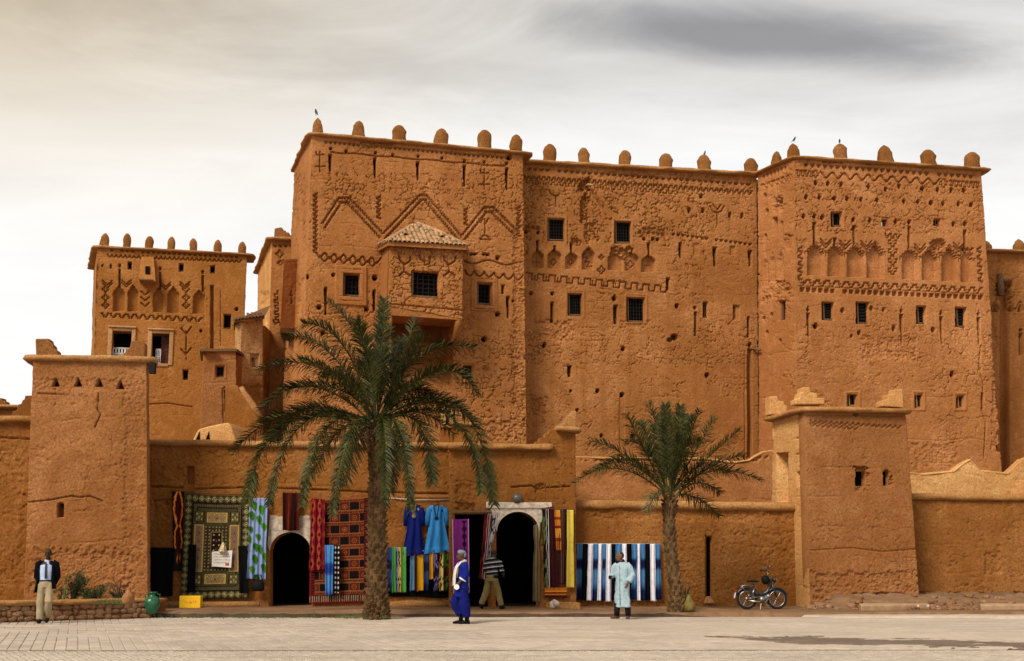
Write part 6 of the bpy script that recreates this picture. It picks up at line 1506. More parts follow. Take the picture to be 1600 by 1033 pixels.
# price sign on the carpet, lamp over it, box, bag
root = thing('price_sign', fsw.hit(347, 887, .2), 'white hand-written sign hung on the olive carpet', 'sign')
slab('board', root, fsw, [(331, 862), (363, 860), (361, 887), (331, 885)], .015, plain('sign_paper', (.74, .70, .64), .8, .2, var=.08), .20, 0)
M_INK = plain('sign_ink', (.22, .16, .14), .8, .1); M_INKR = plain('sign_ink_red', (.45, .10, .06), .8, .1)
for k, (y, mt) in enumerate(((866, M_INK), (870, M_INK), (875, M_INKR), (879, M_INK))):
    m = MB(); x = 334
    while x < 358:
        w = random.uniform(1.2, 3); m.tube([fsw.hit(x + w * j / 4, y + random.uniform(-1, 1), .203) for j in range(5)], .006, 4); x += w + .8
    m.build('writing', mt, root)
slab('stamp', root, fsw, [(352, 880), (358, 880), (358, 884), (352, 884)], .004, M_INKR, .204, 0)
m = MB().lathe(fsw.hit(348, 862, .25), [(.13, 0), (.10, .10), (.05, .22), (.01, .28)], 6); o = m.build('tin_lantern', plain('lantern_horn', (.55, .42, .20), .4, .5, var=.7, scale=20)); tag(o, 'small cone-shaped lantern above the white sign', 'lantern')
p = at_z(298, 950, ZTER); root = thing('yellow_box', p, 'yellow card box standing below the olive carpet', 'box')
q = MB().box(p + (0, 0, .17), (.60, .28, .34)).build('carton', plain('yellow_card', (.80, .46, .01), .7, .25, var=.08), root); b = q.modifiers.new('b', 'BEVEL'); b.width = .012
m = MB()
for k in range(7): x = -.18 + k * .055; m.tube([p + (x + random.uniform(-.02, .02), -.143, .17 + random.uniform(-.03, .05)), p + (x + .03, -.143, .15 + random.uniform(-.03, .05))], .008, 4)
m.build('writing', M_INKR, root)
root = thing('black_bag', fsw.hit(402, 926, .25), 'small black bag hung below the leaf-print cloth', 'bag')
m = MB(); c0 = fsw.hit(403, 915, .26); m.tube([c0 - (.0, 0, .16), c0 - (.0, 0, .10), c0 + (0, 0, .08), c0 + (0, 0, .14)], [(.15, .06), (.20, .09), (.18, .08), (.13, .04)], 12, upv=(0, 1, 0)); q = m.build('body', plain('black_leather', (.006, .006, .006), .7, .12), root, True)
MB().tube([c0 + (-.13, 0, .12), c0 + (-.08, 0, .30), c0 + (.08, 0, .30), c0 + (.13, 0, .12)], .015, 6).build('strap', MATS['black_leather'], root, True)
# ================================================================== stone planter, pots and plants
random.seed(5)
pl, pr, pt = at_z(-30, 974, 0), at_z(228, 966, 0), .46
planter = thing('stone_planter', (pl + pr) / 2, 'low planter of rough stones with a mud rim by the squat tower', 'planter')
dv = pr - pl; LL = np.linalg.norm(dv); dv /= LL; nv_ = np.array((dv[1], -dv[0], 0))
MB().extrude([pl + (0, .10, -.02), pr + (0, .10, -.02), pr + (0, 1.9, -.02), pl + (0, 3.4, -.02)], (0, 0, pt - .06)).build('core', M_SHOP, planter)
cap('rim', planter, [pl + (0, .16, pt), (pl + pr) / 2 + (0, .14, pt - .01), pr + (-.10, .18, pt - .02), pr + (-.02, .7, pt - .04), pr + (.0, 1.4, pt - .06)], M_CAP, .20, .065, 51, .06)
x = 0
for r in range(3):
    x = random.uniform(0, .1)
    while x < LL - .05:
        w = random.uniform(.10, .34); h = random.uniform(.11, .20)
        p = pl + dv * (x + w / 2) + nv_ * -.05 + np.array((0, 0, .07 + r * .13 + random.uniform(-.02, .02)))
        o = link('stone', ROCKS[random.randrange(8)], planter); o.location = tuple(p - ROOTLOC[planter.name] + np.array((0, .04, 0))); o.scale = (w * 1.12, .22, h * 1.15); o.rotation_euler = (0, random.uniform(-.25, .25), math.atan2(dv[1], dv[0])); x += w * .98
def blade_clump(name, c, n, h, spread, w, mat, label, cat, lean=.5, thick=False):
    m = MB()
    for k in range(n):
        a = random.uniform(0, 6.28); r = spread * math.sqrt(random.random()); b = np.array(c) + (math.cos(a) * r, math.sin(a) * r * .6, 0); hh = h * random.uniform(.45, 1.1); d = np.array((math.cos(a), math.sin(a), 0)) * hh * lean * random.uniform(.2, 1.2) ; s = np.array((-math.sin(a + 1), math.cos(a + 1), 0)) * w
        m1 = b + d * .4 + (0, 0, hh * .6); t = b + d + (0, 0, hh * random.uniform(.8, 1)); m.add([b - s, b + s, m1 + s * .8, m1 - s * .8, t], [(0, 1, 2, 3), (3, 2, 4)])
    o = m.build(name, mat); return tag(o, label, cat)
M_SHRUB = leaf_mat('shrub_leaf', (.028, .042, .018), (.05, .075, .028), (.09, .10, .04))
M_GRASS = leaf_mat('grass_blade', (.05, .075, .02), (.075, .105, .03), (.11, .12, .05))
M_DRY = plain('dry_stem', (.13, .09, .05), .8, .2)
def shrub(cx, h, w, nl, label, depth):
    b = at_y(cx, 942, depth); b[2] = .40; root = thing('garden_shrub', b, label, 'shrub'); m = MB(); s = MB()
    for k in range(16):
        a = random.uniform(0, 6.28); tip = b + (math.cos(a) * w * random.uniform(.3, 1), math.sin(a) * w * .5, h * random.uniform(.55, 1)); s.tube([b, (b + tip) / 2 + (0, 0, h * .12), tip], [.014, .01, .005], 4)
        for j in range(nl):
            f = random.uniform(.25, 1.05); p = b + (tip - b) * f + np.array((random.gauss(0, .05), random.gauss(0, .05), random.gauss(0, .04) + .1 * f * (1 - f)))
            d = np.array((random.gauss(0, 1), random.gauss(0, 1), random.gauss(.4, .8))); d /= np.linalg.norm(d); q = np.cross(d, (random.random(), random.random(), .3)); q /= np.linalg.norm(q) + 1e-6; L = random.uniform(.04, .09)
            m.add([p, p + d * L * .5 + q * L * .22, p + d * L, p + d * L * .5 - q * L * .22], [(0, 1, 2, 3)])
    s.build('stems', M_DRY, root); m.build('foliage', M_SHRUB, root)
shrub(112, .78, .55, 95, 'dark bushy shrub growing in the stone planter', 33.6)
shrub(140, .42, .5, 70, 'low dark shrub in the middle of the stone planter', 33.5)
m = MB(); c0 = at_y(185, 942, 34.6); c0[2] = .38   # thorny bare plant
for k in range(13):
    a = random.uniform(0, 6.28); t = c0 + (math.cos(a) * .28, math.sin(a) * .15, random.uniform(.25, .62)); m.tube([c0, (c0 + t) / 2 + (random.uniform(-.05, .05), 0, .05), t], [.022, .016, .006], 5)
    for j in range(3): q = c0 + (t - c0) * random.uniform(.4, .9); m.tube([q, q + (random.uniform(-.12, .12), random.uniform(-.05, .05), random.uniform(.02, .12))], [.012, .004], 4)
tag(m.build('thorn_plant', plain('dark_stem', (.035, .03, .022), .7, .2)), 'bare dark spiky plant behind the clay jar', 'plant')
blade_clump('succulent_plant', at_y(96, 940, 33.4) * (1, 1, 0) + (0, 0, .40), 9, .55, .08, .03, leaf_mat('succulent', (.06, .09, .03), (.09, .13, .04), (.14, .17, .07)), 'upright pale green succulent at the end of the planter', 'plant', .25)
m = MB()
for k in range(900):
    px = random.uniform(110, 205); y = random.uniform(32.9, 34.3); b = at_y(px, 950, y); b[2] = .395; h = random.uniform(.05, .16); s = random.uniform(-.01, .01); m.add([b - (.008, 0, 0), b + (.008, 0, 0), b + (random.uniform(-.06, .06), random.uniform(-.03, .03), h)], [(0, 1, 2)])
tag(m.build('planter_grass', M_GRASS), kind='stuff')
def pot(name, p, prof, mat, label, handles=None):
    root = thing(name, p, label, 'jar'); MB().lathe(p, prof, 24).build('body', mat, root, True)
    if handles:
        for (r0, z0, r1, z1) in handles:
            for s in (-1, 1):
                if len(handles[0]) == 4: MB().tube([p + (s * r0, 0, z0), p + (s * (r0 + r1) * .5 + s * .07, 0, (z0 + z1) / 2 + .05), p + (s * r1, 0, z1)], .014, 6).build('handle', mat, root, True)
M_CLAYP = plain('glazed_clay', (.26, .11, .032), .5, .3, var=.4, scale=5); M_GREEN = plain('green_glaze', (.012, .10, .045), .25, .5, var=.35, scale=8)
p = at_z(200, 943.5, pt + .05); pot('clay_jar', p, [(.10, 0), (.135, .01), (.145, .08), (.14, .16), (.11, .22), (.055, .27), (.045, .33), (.06, .35), (.05, .35)], M_CLAYP, 'brown clay jar with narrow neck on the planter rim', [(.045, .32, .11, .22)])
p = at_z(237, 959, ZTER - .02); pot('green_jar', p, [(.10, 0), (.12, .02), (.16, .10), (.205, .22), (.20, .33), (.15, .41), (.085, .45), (.085, .50), (.115, .53), (.12, .56), (.09, .55)], M_GREEN, 'round green glazed jar at the end of the planter', [(.085, .50, .17, .39)])
p = at_z(1077, 956, ZTER); pot('yellow_gourd_jar', p, [(.10, 0), (.15, .04), (.17, .13), (.14, .24), (.08, .33), (.05, .42), (.06, .45)], plain('ochre_glaze', (.17, .12, .025), .6, .2, var=.4, scale=9), 'ochre pear-shaped jar leaning by the small palm trunk')
blade_clump('leafy_sprout', at_z(1068, 955, ZTER), 16, .75, .10, .035, M_SHRUB, 'dark leafy sprout at the foot of the small palm', 'plant', .35)
m = MB()
for k in range(420):
    px = random.choice((random.uniform(535, 610), random.uniform(240, 560))); b = at_z(px, random.uniform(962, 967), .06); h = random.uniform(.03, .10); m.add([b - (.01, 0, 0), b + (.01, 0, 0), b + (random.uniform(-.06, .06), 0, h)], [(0, 1, 2)])
tag(m.build('kerb_weeds', M_GRASS), kind='stuff')
# loose stones
pts = [(865, 946), (872, 948), (1215, 946), (1228, 947), (1262, 944), (1275, 948)] + [(random.uniform(1090, 1260), random.uniform(957, 966)) for k in range(34)] + [(random.uniform(860, 1060), random.uniform(950, 965)) for k in range(22)]
st = thing('pebble_scatter', at_z(1150, 960, .1), 'loose pebbles strewn along the terrace before the moped', 'pebbles')
for k, (x, y) in enumerate(pts):
    b = at_z(x, y, ZTER); b[2] = float(terr_z(np.array([b[0]]), np.array([b[1]]))[0]); s = random.uniform(.03, .09); o = link('pebble', ROCKS[k % 8], st); o.location = tuple(b - ROOTLOC[st.name] + np.array((0, 0, s * .2))); o.scale = (s * 1.4, s, s * .8); o.rotation_euler = (0, 0, k)
wr = mesh_obj('white_stone', np.array(MB().ball(at_z(866, 944, ZTER + .12), (.13, .12, .12), 10, 7).V) + np.random.default_rng(3).normal(0, .015, (len(MB().ball((0, 0, 0), 1, 10, 7).V), 3)), MB().ball((0, 0, 0), 1, 10, 7).F, MATS['old_limewash'], None, False); tag(wr, 'whitewashed stone at the foot of the tall arch', 'stone')
m = MB()
for k in range(7):
    b = at_z(1434 + k * 5, 948 - (k % 3) * 3, .22); w = random.uniform(.04, .10); m.add([b, b + (w, -.03, .01), b + (w * .8, .05, random.uniform(.01, .06)), b + (-.02, .04, .02)], [(0, 1, 2, 3)])
tag(m.build('litter', plain('dusty_paper', (.48, .42, .36), .9, .1)), kind='stuff')
# birds on the merlons
def bird(px, py, face, h, yaw, label, mat):
    p = face.hit(px, py, -.25); root = thing('perched_bird', p, label, 'bird'); c, s = math.cos(yaw), math.sin(yaw)
    R = np.array(((c, -s, 0), (s, c, 0), (0, 0, 1))); m = MB(); q = lambda *v: p + R @ (np.array(v) * h)
    m.tube([q(-.55, 0, -.05), q(-.30, 0, .15), q(-.05, 0, .38), q(.10, 0, .60), q(.16, 0, .76), q(.20, 0, .88), q(.27, 0, .95)], [(.03 * h, .03 * h), (.08 * h, .06 * h), (.17 * h, .17 * h), (.16 * h, .16 * h), (.11 * h, .11 * h), (.11 * h, .11 * h), (.03 * h, .04 * h)], 9)
    m.build('body', mat, root, True); MB().tube([q(.27, 0, .90), q(.42, 0, .86)], [.03 * h, .008 * h], 5).build('beak', MATS['iron'], root)
    for k in (-1, 1): MB().tube([q(0, .07 * k, .3), q(.02, .07 * k, 0)], .014 * h, 4).build('leg', MATS['iron'], root)
M_BIRD = plain('dark_plumage', (.018, .018, .022), .5, .4); M_PIG = plain('grey_plumage', (.10, .10, .11), .6, .3, var=.6, scale=20)
bird(494, 181, fm, .30, 2.2, 'dark bird perched on the corner merlon of the tall tower', M_BIRD); bird(1101, 244, fc, .26, .9, 'grey pigeon on a merlon of the recessed range', M_PIG)
bird(1241, 222, fr, .24, .2, 'dark bird on the corner merlon of the broad tower', M_BIRD); bird(1312, 225, fr, .24, 1.2, 'dark bird on the second merlon of the broad tower', M_BIRD)
# ================================================================== people
random.seed(3)
DG = None
def remesh(name, mb, voxel, mat, parent, xf, colf=None, smooth=6, wrinkle=0.0, seed=0):
    """fuse overlapping closed forms into one continuous skin, then place it"""
    me = bpy.data.meshes.new('tmp'); me.from_pydata(mb.V, [], mb.F); o = bpy.data.objects.new('tmp', me); COL.objects.link(o)
    r = o.modifiers.new('r', 'REMESH'); r.mode = 'VOXEL'; r.voxel_size = voxel; r.use_smooth_shade = True
    if smooth: s = o.modifiers.new('s', 'SMOOTH'); s.iterations = smooth; s.factor = .5
    dg = bpy.context.evaluated_depsgraph_get(); m2 = bpy.data.meshes.new_from_object(o.evaluated_get(dg))
    bpy.data.objects.remove(o); bpy.data.meshes.remove(me)
    n = len(m2.vertices); V = np.empty(n * 3); m2.vertices.foreach_get('co', V); V = V.reshape(-1, 3)
    F = [tuple(p.vertices) for p in m2.polygons]; N = np.empty(n * 3); m2.vertices.foreach_get('normal', N); N = N.reshape(-1, 3)
    bpy.data.meshes.remove(m2)
    if wrinkle:
        w = fbm(V[:, 0] * 9 + V[:, 1] * 9 + V[:, 2] * 5 + seed, V[:, 2] * 7 - V[:, 0] * 6, seed, 3) - .5; V = V + N * (w * wrinkle)[:, None]
    c = colf(V) if colf else None
    return mesh_obj(name, xf(V), F, mat, parent, True, colors=c)
def solid(h): c = rgb(h); return lambda V: np.tile(c, (len(V), 1)) * (.85 + .3 * fbm(V[:, 0] * 7 + 3, V[:, 2] * 7, 4, 3))[:, None]
def skinm(name, c): return plain(name, c, .6, .2, var=.12, scale=18, bump=.1, bdist=.004)
UP = (0, 1, 0)
def torso(mb, zs, rx, ry, x=0, y=None, lean=0):
    mb.tube([(x + (z - zs[0]) * lean, (y[i] if y else 0), z) for i, z in enumerate(zs)], [(a, b) for a, b in zip(rx, ry)], 18, upv=UP)
def hand(mb, w, d, side, curl=.6, palm=(0, -1, 0), s=1.0):
    """w wrist, d pointing along the hand, palm = way the palm faces; five bent fingers of unequal length, thumb off the side"""
    w, d, pn = np.array(w, float), np.array(d, float), np.array(palm, float); d /= np.linalg.norm(d); pn = pn - d * d.dot(pn); pn /= np.linalg.norm(pn); a = np.cross(d, pn) * side
    mb.tube([w, w + d * .03 * s, w + d * .065 * s, w + d * .09 * s], [(.024 * s, .016 * s), (.034 * s, .017 * s), (.042 * s, .016 * s), (.038 * s, .013 * s)], 10, upv=pn)
    for k, (o, l) in enumerate(((-.030, .070), (-.010, .080), (.010, .075), (.029, .058))):
        p = w + (d * .086 + a * o) * s; q = p + (d * math.cos(curl * .6) + pn * math.sin(curl * .6)) * l * .45 * s; r = q + (d * math.cos(curl * 1.5) + pn * math.sin(curl * 1.5)) * l * .55 * s
        mb.tube([p - d * .012 * s, q, r], [.0095 * s, .0088 * s, .0072 * s], 7)
    p = w + (d * .030 - a * .030) * s; q = p + (d * .028 - a * .026 + pn * .010) * s; r = q + (d * .028 - a * .004 + pn * .018) * s; mb.tube([p, q, r], [.013 * s, .011 * s, .008 * s], 7)
def head(mb, c, yaw=0.0, tilt=0.0, s=1.0):
    """face looks along -Y before turning; c is the middle of the skull"""
    cy, sy = math.cos(yaw), math.sin(yaw); R = np.array(((cy, -sy, 0), (sy, cy, 0), (0, 0, 1))); q = lambda x, y, z: np.array(c) + R @ (np.array((x, y + z * -tilt, z)) * s)
    mb.ball(q(0, .012, .025), np.array((.074, .094, .090)) * s, 16, 12, R); mb.ball(q(0, -.022, -.045), np.array((.058, .068, .074)) * s, 14, 10, R); mb.ball(q(0, -.062, -.098), np.array((.030, .026, .022)) * s, 10, 8, R)
    mb.tube([q(0, -.086, .012), q(0, -.104, -.020), q(0, -.112, -.036)], [.010 * s, .014 * s, .016 * s], 8); mb.ball(q(0, -.088, -.068), np.array((.026, .012, .007)) * s, 8, 6, R); mb.ball(q(0, -.086, -.080), np.array((.022, .012, .007)) * s, 8, 6, R)
    mb.tube([q(-.05, -.070, .028), q(0, -.086, .030), q(.05, -.070, .028)], .010 * s, 7)
    for k in (-1, 1): mb.ball(q(k * .076, .014, -.012), np.array((.010, .020, .032)) * s, 8, 6, R); mb.ball(q(k * .036, -.066, -.030), np.array((.022, .016, .018)) * s, 8, 6, R)
    return q, R
def eyes(parent, q, xf, s=1.0):
    for k in (-1, 1):
        m = MB().ball(q(k * .030, -.078, .008), .0095 * s, 8, 6); mesh_obj('eye', xf(np.array(m.V)), m.F, MATS['eye'], parent)
plain('eye', (.02, .016, .012), .15, .6, var=.1, bump=0)
def placed(p, yaw, s=1.0):
    c, sn = math.cos(yaw), math.sin(yaw); R = np.array(((c, -sn, 0), (sn, c, 0), (0, 0, 1)))
    return lambda V: np.asarray(V) @ R.T * s + np.array(p)
def leg(mb, hip, knee, ank, r=(.085, .060, .055, .040)): 
    hip, knee, ank = map(np.array, (hip, knee, ank)); mb.tube([hip, (hip + knee) / 2, knee, (knee * .65 + ank * .35), ank], [r[0], r[0] * .86, r[1], r[2], r[3]], 12)
def shoe(mb, ank, yaw, L=.27, lift=0.0, heel=0.0):
    f = np.array((math.sin(yaw), -math.cos(yaw), 0)); a = np.array((ank[0], ank[1], 0)); z = np.array((0, 0, 1))
    mb.tube([a - f * .07 + z * (.045 + heel), a + z * (.050 + heel * .7), a + f * L * .45 + z * (.038 + heel * .2), a + f * (L - .08) + z * .028], [(.036, .042), (.040, .048), (.046, .036), (.030, .024)], 12, upv=(0, 0, 1)); mb.tube([a + z * (.05 + heel), np.array(ank) + z * .06], [.042, .044], 10)

# --- man in dark jacket, walking up from the planter
p = at_z(68, 974, .0); yaw = .12; xf = placed(p, yaw); SK1 = skinm('skin_dark', (.035, .020, .013))
root = thing('person', p, 'man in open dark jacket and khaki trousers standing by the stone planter', 'person')
J = dict(hl=(-.09, 0, .92), kl=(-.10, -.03, .50), al=(-.09, -.02, .10), hr=(.09, 0, .92), kr=(.11, -.10, .52), ar=(.05, .16, .17))
m = MB(); q, R = head(m, (.02, -.03, 1.645), .05, .10, 1.03); m.tube([(.01, .0, 1.42), (.015, -.01, 1.58)], [.058, .052], 12); torso(m, [.86, .98, 1.10, 1.25, 1.38, 1.46], [.155, .14, .135, .165, .17, .09], [.10, .095, .09, .105, .10, .07])
leg(m, J['hl'], J['kl'], J['al']); leg(m, J['hr'], J['kr'], J['ar'])
for s in (-1, 1): m.tube([(s * .175, .01, 1.42), (s * .235, .08, 1.13), (s * .15, .16, .90)], [.050, .042, .030], 10); hand(m, (s * .15, .16, .90), (-s * .75, .3, -.55), s, .5, (0, .5, -.5))
body = remesh('body', m, .0085, SK1, root, xf); eyes(body, q, xf)
m = MB(); torso(m, [.93, 1.05, 1.2, 1.36, 1.45], [.150, .150, .165, .175, .085], [.108, .105, .118, .11, .075]); m.tube([(0, 0, 1.44), (.01, -.005, 1.50)], [.072, .066], 12); remesh('shirt', m, .014, M_CLOTH, root, xf, solid('b4c4e4'), 4, .012, 2)
m = MB().tube([(0, -.125, 1.44), (.005, -.135, 1.30), (.02, -.13, 1.05)], [(.018, .008), (.024, .008), (.03, .008)], 8); mesh_obj('tie', xf(np.array(m.V)), m.F, plain('tie_cloth', (.05, .05, .06), .7, .2), root)
m = MB(); torso(m, [.84, .93, 1.0], [.165, .165, .155], [.12, .122, .115]); leg(m, J['hl'], J['kl'], (-.09, -.02, .09), (.105, .092, .086, .082)); leg(m, J['hr'], J['kr'], (.05, .15, .15), (.105, .092, .086, .080)); remesh('trousers', m, .014, M_CLOTH, root, xf, solid('a8987a'), 4, .022, 5)
m = MB(); torso(m, [.985, 1.02], [.158, .158], [.118, .118]); mesh_obj('belt', xf(np.array(m.V)), m.F, MATS['black_leather'], root)
def jack(V): return np.tile(rgb('0b0c12'), (len(V), 1))
# jacket: open shell round the back and sides, hem swinging out on one side
nu, nv2 = 30, 30; th = np.linspace(-.80, math.pi + .62, nu + 1); Tz = np.linspace(0, 1, nv2 + 1); V = []
for t in Tz:
    z = 1.47 - t * .66
    for a in th:
        w = np.interp(t, [0, .08, .3, .6, 1], [.10, .185, .20, .19, .235]); d = np.interp(t, [0, .08, .3, .6, 1], [.07, .115, .135, .135, .15]); zz = z - (.10 * t if math.cos(a) < 0 else 0) * abs(math.cos(a))
        V.append((w * math.cos(a) * (1.12 if math.cos(a) < 0 and t > .5 else 1) + .012 * math.sin(a * 9 + t * 3) * t, d * math.sin(a), zz))
V = np.array(V); i = np.arange(len(V)).reshape(nv2 + 1, nu + 1); F = np.stack([i[:-1, :-1], i[:-1, 1:], i[1:, 1:], i[1:, :-1]], -1).reshape(-1, 4)
jo = mesh_obj('jacket', xf(V), F, M_CLOTH, root, True, colors=jack(V)); k = jo.modifiers.new('cloth', 'SOLIDIFY'); k.thickness = .02; k.offset = 0
for s in (-1, 1):
    m = MB().tube([(s * .13, .0, 1.44), (s * .20, .01, 1.40), (s * .235, .06, 1.22), (s * .25, .085, 1.10), (s * .165, .15, .93)], [.07, .082, .074, .066, .058], 12); mesh_obj('sleeve', xf(np.array(m.V)), m.F, M_CLOTH, jo, True, colors=jack(m.V))
m = MB(); shoe(m, J['al'], 0.05); mesh_obj('shoe', xf(np.array(m.V)), m.F, MATS['black_leather'], root); m = MB(); shoe(m, (.05, .16, .14), .1, .26, 0, .07); mesh_obj('shoe', xf(np.array(m.V)), m.F, MATS['black_leather'], root)

# --- man in blue robe walking past, seen from his side
p = at_z(722, 975, .0); yaw = -math.pi / 2 + .18; xf = placed(p, yaw); SK2 = skinm('skin_brown', (.10, .048, .026))
root = thing('person', p, 'man in royal blue robe and long white scarf walking along the street', 'person')
J = dict(hl=(-.09, 0, .92), kl=(-.09, -.16, .52), al=(-.08, -.02, .11), hr=(.09, .02, .92), kr=(.09, .03, .50), ar=(.09, .10, .10))
m = MB(); q, R = head(m, (0, -.035, 1.60), 0, .05, 1.0); m.tube([(0, .01, 1.40), (0, -.01, 1.54)], [.056, .052], 12); torso(m, [.86, 1.0, 1.12, 1.27, 1.38, 1.45], [.15, .14, .14, .165, .17, .08], [.11, .11, .115, .12, .10, .07]); leg(m, J['hl'], J['kl'], J['al']); leg(m, J['hr'], J['kr'], J['ar'])
m.tube([(.18, .02, 1.38), (.215, .05, 1.13), (.20, -.10, .97)], [.048, .042, .030], 10); hand(m, (.20, -.10, .97), (0, -.55, -.75), 1, 1.0, (-1, 0, -.2)); m.tube([(-.18, .02, 1.38), (-.22, -.0, 1.13), (-.18, -.16, .98)], [.048, .042, .030], 10); hand(m, (-.18, -.16, .98), (0, -.6, -.7), -1, .6, (1, 0, 0))
body = remesh('body', m, .0085, SK2, root, xf); eyes(body, q, xf)
BLUE = solid('16247c')
m = MB(); torso(m, [.62, .80, .95, 1.12, 1.28, 1.38, 1.46], [.19, .19, .18, .18, .195, .195, .09], [.17, .165, .155, .15, .145, .125, .08], 0, [-.03, -.01, 0, 0, 0, 0, 0]); m.tube([(.13, .02, 1.40), (.205, .03, 1.34), (.235, .05, 1.14), (.225, -.02, 1.05)], [.075, .088, .086, .088], 12); m.tube([(-.13, .02, 1.40), (-.205, .02, 1.34), (-.235, .0, 1.14), (-.21, -.08, 1.05)], [.075, .088, .086, .088], 12); remesh('robe', m, .014, M_CLOTH, root, xf, BLUE, 4, .03, 3)
m = MB(); torso(m, [.60, .75, .95], [.18, .18, .165], [.15, .155, .14]); leg(m, (-.09, 0, .86), (-.09, -.17, .50), (-.08, -.02, .22), (.125, .125, .12, .10)); leg(m, (.09, .02, .86), (.09, .04, .50), (.09, .10, .16), (.125, .125, .12, .10)); remesh('trousers', m, .014, M_CLOTH, root, xf, solid('121b66'), 4, .03, 7)
for s in (1, -1): m = MB().tube([(s * .228, (-.02 if s > 0 else -.08), 1.055), (s * .224, (-.035 if s > 0 else -.095), 1.03)], .090, 14); mesh_obj('cuff', xf(np.array(m.V)), m.F, MATS['white_paint'], root)
m = MB(); nP = 12   # white scarf round the neck and down the front
P = [(0, .085, 1.47), (.07, .04, 1.475), (.09, -.06, 1.43), (.085, -.15, 1.32), (.08, -.19, 1.15), (.075, -.195, 1.0), (.07, -.20, .88)]; m.tube(P, [(.03, .03), (.035, .03), (.07, .03), (.095, .026), (.11, .024), (.115, .022), (.12, .02)], 10, upv=(0, -1, .2)); m.tube([(-x, y, z) for x, y, z in P], [(.03, .03), (.035, .03), (.07, .03), (.095, .026), (.11, .024), (.115, .022), (.12, .02)], 10, upv=(0, -1, .2))
remesh('scarf', m, .011, M_CLOTH, root, xf, solid('d9d5d0'), 3, .015, 9)
m = MB().tube([(.10, -.02, 1.455), (.15, .02, 1.43), (.165, .04, 1.40)], [.028, .035, .03], 8); m.tube([(.125, -.12, 1.36), (.14, -.14, 1.22), (.13, -.15, 1.08)], [.02, .025, .018], 7); mesh_obj('collar_braid', xf(np.array(m.V)), m.F, plain('gold_braid', (.50, .33, .10), .6, .4, var=.5, scale=40), root)
m = MB().ball(q(0, .02, .072), (.086, .104, .058), 16, 10); m.ball(q(0, .085, .02), (.066, .045, .075), 12, 8); m.ball(q(0, .0, .10), (.06, .08, .035), 12, 8); remesh('head_wrap', m, .009, M_CLOTH, root, xf, solid('76818f'), 3, .015, 4)
for a, yw in ((J['al'], 0), (J['ar'], 0)): m = MB(); shoe(m, a, yw, .27); m.tube([(a[0], a[1], .08), (a[0], a[1] + .01, .26)], [.05, .062], 10); mesh_obj('boot', xf(np.array(m.V)), m.F, MATS['black_leather'], root)
hp = xf(np.array([(.21, -.165, .865)]))[0]; o = MB().lathe((0, 0, 0), [(.05, -.03), (.062, -.028), (.062, .028), (.05, .03)], 18); V = [(v[0], v[2], v[1]) for v in o.V]; mesh_obj('tape_roll', np.array(V) + hp, o.F, MATS['white_paint'], None, False); tag(bpy.data.objects['tape_roll'], 'small white disc held by the man in the blue robe', 'disc')

# --- man in pale robe by the scarves, head turned to the side
p = at_z(973, 967, .02); yaw = -.55; xf = placed(p, yaw, .97); SK3 = skinm('skin_tan', (.16, .075, .042))
root = thing('person', p, 'man in pale blue-grey robe standing before the indigo scarves', 'person')
J = dict(hl=(-.09, 0, .90), kl=(-.11, -.05, .50), al=(-.14, -.06, .10), hr=(.09, 0, .90), kr=(.11, .0, .50), ar=(.15, .02, .10))
m = MB(); q, R = head(m, (-.03, -.06, 1.60), -1.0, .08, 1.0); m.tube([(0, .01, 1.40), (-.02, -.03, 1.54)], [.056, .052], 12); torso(m, [.86, 1.0, 1.12, 1.27, 1.38, 1.45], [.15, .14, .14, .165, .17, .08], [.10, .10, .10, .11, .10, .07]); leg(m, J['hl'], J['kl'], J['al']); leg(m, J['hr'], J['kr'], J['ar'])
m.tube([(-.18, .0, 1.37), (-.25, -.04, 1.13), (-.21, -.24, 1.07)], [.048, .042, .030], 10); hand(m, (-.21, -.24, 1.07), (.15, -.85, .1), -1, 1.2, (.3, 0, -1)); m.tube([(.18, .02, 1.37), (.27, .06, 1.12), (.20, -.06, .92)], [.048, .042, .030], 10); hand(m, (.20, -.06, .92), (-.2, -.4, -.8), 1, .5, (-1, 0, 0))
body = remesh('body', m, .0085, SK3, root, xf); eyes(body, q, xf)
m = MB(); torso(m, [.30, .45, .70, .95, 1.15, 1.30, 1.40, 1.46], [.24, .225, .20, .19, .185, .195, .19, .085], [.17, .165, .155, .15, .145, .14, .12, .08], 0); m.tube([(-.13, .0, 1.40), (-.20, -.01, 1.34), (-.265, -.04, 1.13), (-.235, -.17, 1.08)], [.075, .084, .078, .072], 12); m.tube([(.13, .02, 1.40), (.205, .03, 1.34), (.285, .06, 1.12), (.215, -.03, .95)], [.075, .086, .082, .078], 12)
def pale(V):
    c = np.tile(rgb('a4bcc6'), (len(V), 1)) * (.85 + .25 * fbm(V[:, 0] * 9, V[:, 2] * 5, 3, 3))[:, None]; return c
rb = remesh('robe', m, .014, M_CLOTH, root, xf, pale, 4, .045, 11)
m = MB().tube([(.0, -.145, 1.38), (.0, -.158, 1.10), (.01, -.172, .75), (.02, -.185, .34)], [(.008, .012)] * 4, 6); mesh_obj('placket', xf(np.array(m.V)), m.F, plain('robe_braid', (.27, .34, .37), .8, .2), rb)
m = MB().tube([(.0, .02, 1.455), (-.01, .0, 1.50)], [.085, .072], 14); mesh_obj('collar', xf(np.array(m.V)), m.F, plain('black_cloth', (.012, .012, .014), .9, .1), root)
for a in (J['al'], J['ar']): m = MB().tube([(a[0] * .9, a[1], .40), (a[0], a[1], .08)], [.085, .07], 12); mesh_obj('trouser_leg', xf(np.array(m.V)), m.F, MATS['black_cloth'], root)
